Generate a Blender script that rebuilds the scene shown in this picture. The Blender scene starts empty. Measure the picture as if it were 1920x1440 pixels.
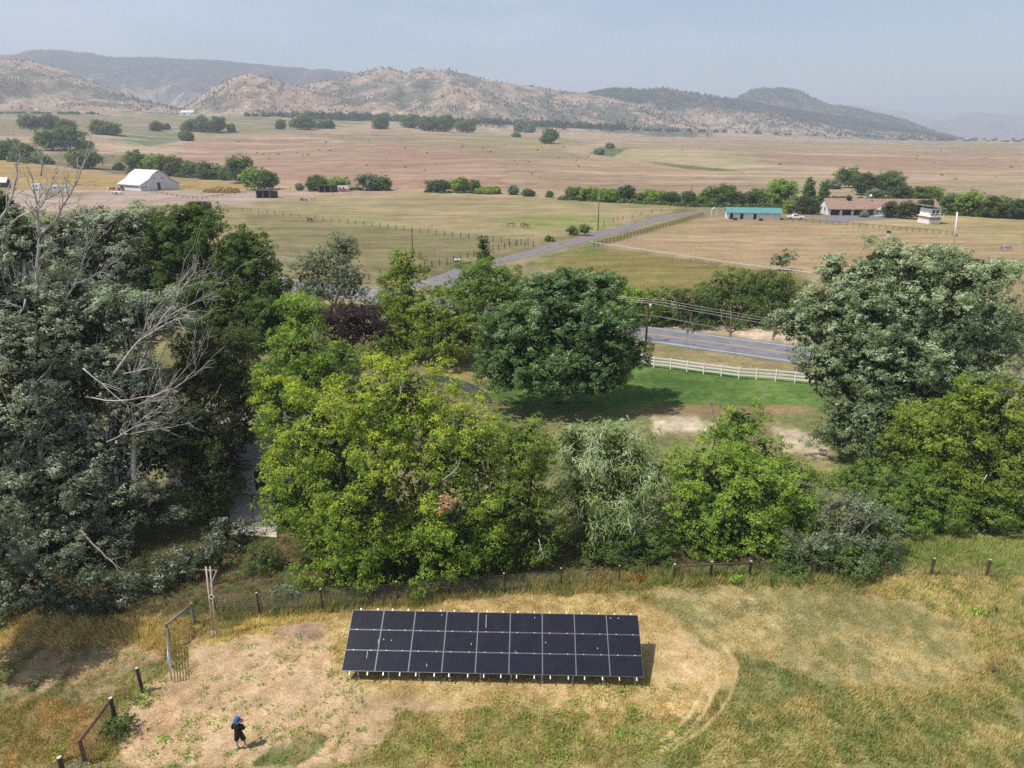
import bpy, bmesh, math, random
import numpy as np
from mathutils import Vector, Matrix

sc = bpy.context.scene
col = sc.collection
R = math.radians
rng = np.random.default_rng(7)
random.seed(7)

# ------------------------------------------------------------------ camera
CH = 25.0                      # flying height of the drone above the meadow
PITCH = R(19.1)
FPX = 1321.0                   # focal length measured in photograph pixels (1920 wide)
cp, sp = math.cos(PITCH), math.sin(PITCH)
cam_d = bpy.data.cameras.new('camera')
cam_d.sensor_width = 36.0
cam_d.lens = 36.0 * FPX / 1920.0
cam_d.clip_start = 0.5
cam_d.clip_end = 60000.0
cam = bpy.data.objects.new('camera', cam_d)
cam.location = (0, 0, CH)
cam.rotation_euler = (R(90) - PITCH, 0, 0)
col.objects.link(cam)
sc.camera = cam

# ------------------------------------------------------------------ sky and sun
HAZE = 1 / 4700.0
SUN_EL, SUN_AZ = R(60), R(251)          # azimuth clockwise from +Y: sun high at the left, a little behind the camera
w = bpy.data.worlds.new('World'); sc.world = w; w.use_nodes = True
nt = w.node_tree; nt.nodes.clear()
out = nt.nodes.new('ShaderNodeOutputWorld'); bg = nt.nodes.new('ShaderNodeBackground')
sky = nt.nodes.new('ShaderNodeTexSky'); sky.sky_type = 'NISHITA'; sky.sun_disc = False
sky.sun_elevation = SUN_EL; sky.sun_rotation = SUN_AZ
sky.altitude = 1600; sky.air_density = 1.3; sky.dust_density = 1.6; sky.ozone_density = 1.6
# thin high cloud: soft banks all round the dome
tc = nt.nodes.new('ShaderNodeTexCoord'); mp = nt.nodes.new('ShaderNodeMapping')
mp.inputs['Scale'].default_value = (1.2, 1.2, 4.6); mp.inputs['Location'].default_value = (0.35, 0.0, 0.12)
nz = nt.nodes.new('ShaderNodeTexNoise'); nz.inputs['Scale'].default_value = 1.7
nz.inputs['Detail'].default_value = 7; nz.inputs['Roughness'].default_value = 0.52
rp = nt.nodes.new('ShaderNodeValToRGB')
rp.color_ramp.elements[0].position = 0.44; rp.color_ramp.elements[0].color = (0, 0, 0, 1)
rp.color_ramp.elements[1].position = 0.66; rp.color_ramp.elements[1].color = (0.55, 0.55, 0.55, 1)
mx = nt.nodes.new('ShaderNodeMix'); mx.data_type = 'RGBA'
mx.inputs[7].default_value = (7.4, 7.7, 8.6, 1)
L = nt.links.new
L(tc.outputs['Generated'], mp.inputs['Vector']); L(mp.outputs['Vector'], nz.inputs['Vector'])
L(nz.outputs['Fac'], rp.inputs['Fac']); L(rp.outputs['Color'], mx.inputs[0])
L(sky.outputs['Color'], mx.inputs[6]); L(mx.outputs[2], bg.inputs['Color'])
bg.inputs['Strength'].default_value = 0.105
L(bg.outputs['Background'], out.inputs['Surface'])

sun_d = bpy.data.lights.new('sun', 'SUN'); sun_d.energy = 5.0; sun_d.angle = R(0.5); sun_d.color = (1.0, 0.96, 0.90)
sun = bpy.data.objects.new('sun', sun_d); col.objects.link(sun)
sdir = Vector((math.sin(SUN_AZ) * math.cos(SUN_EL), math.cos(SUN_AZ) * math.cos(SUN_EL), math.sin(SUN_EL)))
sun.rotation_euler = sdir.to_track_quat('Z', 'Y').to_euler()
sun.location = (-60, -20, 120)

sc.view_settings.view_transform = 'Standard'; sc.view_settings.look = 'None'
sc.view_settings.exposure = 0.28; sc.view_settings.gamma = 1.0; sc.view_settings.use_curve_mapping = False
sc.render.engine = 'CYCLES'
cy = sc.cycles
cy.max_bounces = 5; cy.diffuse_bounces = 3; cy.glossy_bounces = 2; cy.transmission_bounces = 3; cy.transparent_max_bounces = 4
cy.volume_bounces = 0
cy.use_denoising = False; cy.denoiser = 'OPENIMAGEDENOISE'; cy.use_adaptive_sampling = True; cy.adaptive_threshold = 0.008
cy.caustics_reflective = False; cy.caustics_refractive = False
cy.sample_clamp_indirect = 4.0
try: cy.denoising_prefilter = 'ACCURATE'
except Exception: pass

# ------------------------------------------------------------------ noise
def _h(ix, iy, s):
    n = (ix.astype(np.int64) * 374761393 + iy.astype(np.int64) * 668265263 + s * 1274126177) & 0xffffffff
    n = ((n ^ (n >> 13)) * 1274126177) & 0xffffffff
    n = n ^ (n >> 16)
    return (n & 0xffff) / 65535.0
def vnoise(x, y, s=0):
    x = np.asarray(x, float); y = np.asarray(y, float)
    ix = np.floor(x); iy = np.floor(y); fx = x - ix; fy = y - iy
    fx = fx * fx * (3 - 2 * fx); fy = fy * fy * (3 - 2 * fy)
    a = _h(ix, iy, s); b = _h(ix + 1, iy, s); c = _h(ix, iy + 1, s); d = _h(ix + 1, iy + 1, s)
    return (a * (1 - fx) + b * fx) * (1 - fy) + (c * (1 - fx) + d * fx) * fy
def fbm(x, y, s=0, o=4):
    v = 0; a = 0.5; t = 0
    for k in range(o):
        v = v + a * vnoise(x, y, s + k * 17); t += a; a *= 0.5; x = x * 2.03 + 5.1; y = y * 2.03 + 9.7
    return v / t
def lodn(x, y, bx, by, s=0, o=4):    # noise whose grain grows in steps with distance
    l = np.log(np.clip(np.asarray(y) / 40., 1, 60)) / math.log(3.); l0 = np.floor(l); f = l - l0; v = np.zeros(len(x))
    for k in range(int(l0.max()) + 1):
        m = l0 == k
        if not m.any(): continue
        q = 3.0 ** k
        v[m] = (1 - f[m]) * fbm(x[m] / (bx * q), y[m] / (by * q), s, o) + f[m] * fbm(x[m] / (bx * q * 3), y[m] / (by * q * 3), s, o)
    return v
def sstep(a, b, x):
    t = np.clip((x - a) / (b - a), 0, 1); return t * t * (3 - 2 * t)

# ------------------------------------------------------------------ picture geometry <-> place
def row_z(y, py):               # height of picture row py at forward distance y
    k = (720 - np.asarray(py, float)) / FPX
    return CH + y * (k * cp - sp) / (cp + k * sp)
def depth(y, z): return y * cp - (z - CH) * sp
def px_x(px, y, z): return (px - 960) / FPX * depth(y, z)
def project(x, y, z):
    dp = np.maximum(depth(y, z), 0.5)
    return 960 + FPX * x / dp, 720 - FPX * (y * sp + (z - CH) * cp) / dp

# ------------------------------------------------------------------ terrain
PC = np.array([-700, 0, 400, 700, 1000, 1300, 1600, 1920, 2700], float)
PY = np.array([0, 330, 420, 540, 640, 800, 1000, 1300, 1700, 2200, 3000, 5000, 20000], float)
PZ = np.array([
    [0, 0, 2, 12, 14, 30, 44, 62, 80, 90, 95, 100, 110],
    [0, 0, 0.4, 10.5, 12, 27, 43, 62, 80, 88, 92, 95, 100],
    [0, 0, 0, 2.0, 3.4, 14.5, 27, 55, 76, 82, 85, 88, 90],
    [0, 0, 1.0, 3.8, 8.2, 17, 27, 46, 66, 74, 78, 80, 85],
    [0, 0, 1.2, 5.7, 8.5, 15.5, 23, 29, 42, 56, 62, 66, 75],
    [0, 0, 1, 3, 6.2, 12.4, 17.5, 22, 28, 37, 44, 52, 60],
    [0, 0, 1, 3, 4, 7.3, 11.2, 14.4, 18, 21, 26, 32, 40],
    [0, 0, 0.3, 1, 2, 4, 8, 12, 16, 19, 24, 27, 30],
    [0, 0, 0, 0.5, 1, 3, 7, 11, 15, 18, 22, 25, 30]], float)
def plain(x, y):
    y = np.maximum(y, 1.0)
    px = 960 + FPX * x / (y * cp + 4)
    ci = np.clip(np.searchsorted(PC, px) - 1, 0, len(PC) - 2)
    ri = np.clip(np.searchsorted(PY, y) - 1, 0, len(PY) - 2)
    ft = np.clip((px - PC[ci]) / (PC[ci + 1] - PC[ci]), 0, 1); ft = ft * ft * (3 - 2 * ft)
    fr = np.clip((y - PY[ri]) / (PY[ri + 1] - PY[ri]), 0, 1)
    a = PZ[ci, ri] * (1 - fr) + PZ[ci, ri + 1] * fr
    b = PZ[ci + 1, ri] * (1 - fr) + PZ[ci + 1, ri + 1] * fr
    z = a * (1 - ft) + b * ft
    amp = np.clip((y - 360) / 500, 0, 1)
    z = z + amp * 7.0 * (fbm(x / 170, y / 190, 3) - 0.5) + amp * np.clip(z, 0, 12) / 12 * 2.2 * (fbm(x / 45, y / 60, 5) - 0.5)
    return z
RIDGES = [  # distance, front width, back width, skyline points (px, py)
    (5200, 1700, 2500, [(-500, 150), (-250, 118), (-60, 103), (0, 101), (38, 99), (52, 95), (100, 95), (150, 99), (200, 107), (245, 107), (262, 106), (330, 110), (430, 113), (520, 122), (600, 130), (660, 137), (760, 152), (900, 180), (1000, 215)]),
    (2500, 850, 900, [(-600, 110), (-300, 92), (-120, 96), (0, 106), (60, 114), (110, 127), (160, 147), (220, 170), (280, 189), (340, 203), (400, 216)]),
    (2080, 420, 420, [(330, 214), (365, 190), (400, 163), (440, 145), (470, 137), (500, 144), (540, 158), (600, 172), (650, 184), (720, 205), (780, 220)]),
    (2900, 1150, 1100, [(420, 214), (500, 178), (560, 160), (610, 153), (650, 146), (690, 133), (715, 127), (738, 129), (760, 138), (775, 131), (795, 128), (814, 134), (836, 129), (870, 138), (920, 151), (1000, 163), (1060, 170), (1120, 177), (1180, 190), (1250, 208), (1330, 232)]),
    (2250, 560, 500, [(640, 222), (720, 190), (780, 172), (840, 158), (900, 172), (980, 190), (1080, 204), (1200, 218), (1300, 232)]),
    (3300, 1050, 900, [(1040, 215), (1100, 176), (1140, 167), (1200, 169), (1245, 165), (1290, 175), (1380, 187), (1450, 199), (1520, 211), (1600, 222), (1700, 240), (1790, 261)]),
    (3900, 800, 900, [(1300, 215), (1350, 196), (1380, 185), (1410, 168), (1440, 166), (1490, 168), (1522, 181), (1560, 196), (1620, 207), (1700, 227), (1760, 249), (1810, 262)]),
    (11500, 2500, 2500, [(1450, 235), (1560, 203), (1600, 196), (1660, 203), (1720, 214), (1770, 226), (1900, 245), (2100, 255)]),
    (9000, 1800, 1500, [(1650, 258), (1720, 236), (1775, 224), (1815, 212), (1835, 211), (1870, 214), (1920, 219), (2000, 212), (2150, 205), (2400, 225), (2800, 255)]),
]
def hills(x, y, p):
    best = np.zeros_like(x); who = np.full(x.shape, -1); frac = np.zeros_like(x)
    for k, (D, wf, wb, sky_) in enumerate(RIDGES):
        s = np.array(sky_, float)
        zt = row_z(D, s[:, 1]); ut = px_x(s[:, 0], D, zt) / D
        u = x / np.maximum(y, 1)
        # ridge line wanders a little in distance
        Dk = D + wf * 0.16 * (fbm(u * 9, u * 0 + k * 3.1, 40 + k) - 0.5)
        zt_u = np.interp(u, ut, zt, left=-1e3, right=-1e3)
        zt_u = zt_u + D * 0.0012 * (fbm(u * 160, u * 0 + k, 60 + k, 3) - 0.5)
        h = np.maximum(zt_u - p, 0) * (y / D) ** 0.0
        t = np.where(y < Dk, (y - (Dk - wf)) / wf, (Dk + wb - y) / wb)
        t = np.clip(t, 0, 1)
        pr = np.where(y < Dk, t ** 1.25, t * t * (3 - 2 * t))
        sc_ = wf / 5.0
        g = np.abs(fbm(x / sc_, y / (sc_ * 2.2), 80 + k, 5) - 0.5) * 2
        g2 = fbm(x / (sc_ * .25), y / (sc_ * .5), 90 + k, 3) - 0.5
        pr = pr + (0.42 * (0.32 - g) + 0.10 * g2) * 4 * t * (1 - t)
        v = h * np.clip(pr, 0, 1.02)
        m = v > best
        best = np.where(m, v, best); who = np.where(m, k, who); frac = np.where(m, pr, frac)
    return best, who, frac
def terrain(x, y):
    x = np.asarray(x, float); y = np.asarray(y, float)
    p = plain(x, y)
    who = np.full(x.shape, -1); fr = np.zeros_like(p); m = y > 1500
    if m.any():
        hb, who[m], fr[m] = hills(x[m], y[m], p[m]); p[m] = p[m] + hb
    return p, who, fr
def gz(x, y):
    if y <= 330: return 0.0
    return float(terrain(np.array([x]), np.array([y]))[0][0])
_YS = np.geomspace(320, 14000, 1500)
def T(px, py):                  # the place on the ground that the camera sees at a picture point
    k = (720 - py) / FPX
    dn = k * cp - sp
    if dn < 0 and -CH * (cp + k * sp) / dn <= 329:
        y = -CH * (cp + k * sp) / dn; return Vector((px_x(px, y, 0), y, 0.0))
    z = row_z(_YS, py); x = px_x(px, _YS, z)
    t = terrain(x, _YS)[0]
    i = int(np.argmax(t >= z))
    if t[i] < z[i]: i = len(_YS) - 1
    if i == 0: i = 1
    d0 = z[i - 1] - t[i - 1]; d1 = t[i] - z[i]
    f = d0 / max(d0 + d1, 1e-9)
    y = _YS[i - 1] * (1 - f) + _YS[i] * f
    zz = float(row_z(y, py)); xx = px_x(px, y, zz)
    return Vector((xx, y, gz(xx, y)))
def mpp(p): return depth(p[1], p[2]) / FPX      # metres per picture pixel at a place
def topz(p, py): return float(row_z(p[1], py))  # height that reaches picture row py above a place

# ------------------------------------------------------------------ materials
MATS = {}
def nodes(name):
    m = bpy.data.materials.new(name); m.use_nodes = True
    n = m.node_tree; n.nodes.clear()
    o = n.nodes.new('ShaderNodeOutputMaterial')
    return m, n, o
def mat(name, c, rough=0.7, metal=0.0, spec=0.3, var=0.25, scale=3.0, stretch=(1, 1, 1), bump=0.0):
    if name in MATS: return MATS[name]
    m, n, o = nodes(name)
    b = n.nodes.new('ShaderNodeBsdfPrincipled')
    b.inputs['Roughness'].default_value = rough; b.inputs['Metallic'].default_value = metal
    b.inputs['Specular IOR Level'].default_value = spec
    tcn = n.nodes.new('ShaderNodeTexCoord'); mpn = n.nodes.new('ShaderNodeMapping'); mpn.inputs['Scale'].default_value = stretch
    no = n.nodes.new('ShaderNodeTexNoise'); no.inputs['Scale'].default_value = scale; no.inputs['Detail'].default_value = 5
    mr = n.nodes.new('ShaderNodeMapRange'); mr.inputs[1].default_value = 0.3; mr.inputs[2].default_value = 0.7
    mr.inputs[3].default_value = 1 - var; mr.inputs[4].default_value = 1 + var * 0.6
    mm = n.nodes.new('ShaderNodeMix'); mm.data_type = 'RGBA'; mm.blend_type = 'MULTIPLY'; mm.inputs[0].default_value = 1
    mm.inputs[6].default_value = (*c, 1)
    k = n.links.new
    k(tcn.outputs['Object'], mpn.inputs['Vector']); k(mpn.outputs['Vector'], no.inputs['Vector']); k(no.outputs['Fac'], mr.inputs[0])
    k(mr.outputs[0], mm.inputs[7]); k(mm.outputs[2], b.inputs['Base Color'])
    if bump:
        bp = n.nodes.new('ShaderNodeBump'); bp.inputs['Strength'].default_value = bump; k(no.outputs['Fac'], bp.inputs['Height']); k(bp.outputs[0], b.inputs['Normal'])
    k(b.outputs[0], o.inputs['Surface'])
    MATS[name] = m; return m
def leaf_mat(name, trans=0.28, gloss=0.25, rough=0.5, tint=(1.5, 1.7, .6)):
    if name in MATS: return MATS[name]
    m, n, o = nodes(name)
    at = n.nodes.new('ShaderNodeAttribute'); at.attribute_name = 'Col'
    b = n.nodes.new('ShaderNodeBsdfPrincipled'); b.inputs['Roughness'].default_value = rough; b.inputs['Specular IOR Level'].default_value = gloss
    t = n.nodes.new('ShaderNodeBsdfTranslucent'); ms = n.nodes.new('ShaderNodeMixShader'); ms.inputs[0].default_value = trans
    g = n.nodes.new('ShaderNodeMix'); g.data_type = 'RGBA'; g.blend_type = 'MULTIPLY'; g.inputs[0].default_value = 1; g.inputs[7].default_value = (*tint, 1)
    k = n.links.new
    k(at.outputs['Color'], b.inputs['Base Color']); k(at.outputs['Color'], g.inputs[6]); k(g.outputs[2], t.inputs['Color'])
    k(b.outputs[0], ms.inputs[1]); k(t.outputs[0], ms.inputs[2]); k(ms.outputs[0], o.inputs['Surface'])
    MATS[name] = m; return m

# ------------------------------------------------------------------ mesh building
class MB:
    def __init__(s): s.v = []; s.f = []; s.m = []; s.mi = 0
    def add(s, vs, fs):
        o = len(s.v); s.v.extend([tuple(v) for v in vs])
        for f in fs: s.f.append(tuple(i + o for i in f)); s.m.append(s.mi)
        return s
    def box(s, c, size, rz=0.0, M=None):
        hx, hy, hz = size[0] / 2, size[1] / 2, size[2] / 2
        cc, ss = math.cos(rz), math.sin(rz); vs = []
        for z in (-hz, hz):
            for x, y in ((-hx, -hy), (hx, -hy), (hx, hy), (-hx, hy)):
                vs.append((c[0] + x * cc - y * ss, c[1] + x * ss + y * cc, c[2] + z))
        if M is not None: vs = [tuple(M @ Vector(v)) for v in vs]
        return s.add(vs, [(3, 2, 1, 0), (4, 5, 6, 7), (0, 1, 5, 4), (1, 2, 6, 5), (2, 3, 7, 6), (3, 0, 4, 7)])
    def bar(s, a, b, wd, ht=None):
        a = Vector(a); b = Vector(b); d = (b - a); L_ = d.length
        if L_ < 1e-6: return s
        d /= L_
        up = Vector((0, 0, 1)) if abs(d.z) < 0.9 else Vector((0, 1, 0))
        sx = d.cross(up).normalized() * wd / 2; sz = sx.normalized().cross(d).normalized() * (ht or wd) / 2
        vs = [p + i * sx + j * sz for p in (a, b) for i, j in ((-1, -1), (1, -1), (1, 1), (-1, 1))]
        return s.add(vs, [(3, 2, 1, 0), (4, 5, 6, 7), (0, 1, 5, 4), (1, 2, 6, 5), (2, 3, 7, 6), (3, 0, 4, 7)])
    def tube(s, pts, rad, n=6, cap=True):
        pts = [Vector(p) for p in pts]
        if not hasattr(rad, '__len__'): rad = [rad] * len(pts)
        vs = []; ref = None
        for i, p in enumerate(pts):
            t = (pts[min(i + 1, len(pts) - 1)] - pts[max(i - 1, 0)])
            if t.length < 1e-9: t = Vector((0, 0, 1))
            t.normalize()
            if ref is None: ref = Vector((1, 0, 0)) if abs(t.x) < 0.8 else Vector((0, 1, 0))
            a = t.cross(ref).normalized(); b = t.cross(a)
            ref = -a.cross(t) if False else ref
            for k in range(n):
                an = 2 * math.pi * k / n
                vs.append(p + (a * math.cos(an) + b * math.sin(an)) * rad[i])
        fs = []
        for i in range(len(pts) - 1):
            for k in range(n):
                q = (k + 1) % n
                fs.append((i * n + k, i * n + q, (i + 1) * n + q, (i + 1) * n + k))
        if cap:
            fs.append(tuple(range(n - 1, -1, -1))); fs.append(tuple((len(pts) - 1) * n + k for k in range(n)))
        return s.add(vs, fs)
    def prism(s, poly, d):      # poly: list of 3d points (a face), extruded along vector d
        n = len(poly); d = Vector(d)
        vs = [Vector(p) for p in poly] + [Vector(p) + d for p in poly]
        fs = [tuple(range(n - 1, -1, -1)), tuple(range(n, 2 * n))] + [(i, (i + 1) % n, n + (i + 1) % n, n + i) for i in range(n)]
        return s.add(vs, fs)
    def mesh(s, name, origin=(0, 0, 0), smooth=False):
        me = bpy.data.meshes.new(name); o = Vector(origin)
        me.from_pydata([tuple(Vector(v) - o) for v in s.v], [], s.f)
        if smooth: me.polygons.foreach_set('use_smooth', [True] * len(me.polygons))
        return me
def link(name, me, materials, parent=None, loc=(0, 0, 0)):
    o = bpy.data.objects.new(name, me); col.objects.link(o)
    if materials is not None:
        for m in (materials if isinstance(materials, (list, tuple)) else [materials]): me.materials.append(m)
    o.location = loc
    if parent is not None: o.parent = parent
    return o
def thing(name, label, cat, loc, group=None):
    o = bpy.data.objects.new(name, None); col.objects.link(o); o.location = loc; o.empty_display_size = 0.2
    tag(o, label, cat, group); return o
def tag(o, label=None, cat=None, group=None, kind=None):
    if label: o['label'] = label
    if cat: o['category'] = cat
    if group: o['group'] = group
    if kind: o['kind'] = kind
    return o
def wloc(o):
    l = Vector(o.location)
    while o.parent is not None: o = o.parent; l = l + Vector(o.location)
    return l
def part(name, mb, m, parent, smooth=False, label=None, kind=None, bevel=0.0):
    """mb holds place coordinates; the mesh is stored relative to its parent (parents are never turned)"""
    org = wloc(parent) if parent is not None else Vector((0, 0, 0))
    me = mb.mesh(name, org, smooth)
    if len(set(mb.m)) > 1: me.polygons.foreach_set('material_index', mb.m)
    o = link(name, me, m, parent)
    if label: o['label'] = label
    if kind: o['kind'] = kind
    if bevel:
        b = o.modifiers.new('bevel', 'BEVEL'); b.width = bevel; b.segments = 2
    return o
def np_mesh(name, V, F, C=None, smooth=False):
    """V (n,3), F (m,k) all faces of k corners, C (n,3) colours"""
    me = bpy.data.meshes.new(name)
    nv, nf, k = len(V), len(F), F.shape[1]
    me.vertices.add(nv); me.vertices.foreach_set('co', np.ascontiguousarray(V, dtype=np.float32).ravel())
    me.loops.add(nf * k); me.loops.foreach_set('vertex_index', np.ascontiguousarray(F, dtype=np.int32).ravel())
    me.polygons.add(nf); me.polygons.foreach_set('loop_start', np.arange(0, nf * k, k, dtype=np.int32))
    try: me.polygons.foreach_set('loop_total', np.full(nf, k, dtype=np.int32))
    except Exception: pass
    if smooth: me.polygons.foreach_set('use_smooth', np.ones(nf, dtype=bool))
    me.update(calc_edges=True)
    if C is not None:
        a = me.attributes.new('Col', 'FLOAT_COLOR', 'POINT')
        a.data.foreach_set('color', np.concatenate([C, np.ones((nv, 1))], 1).astype(np.float32).ravel())
    return me
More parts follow.
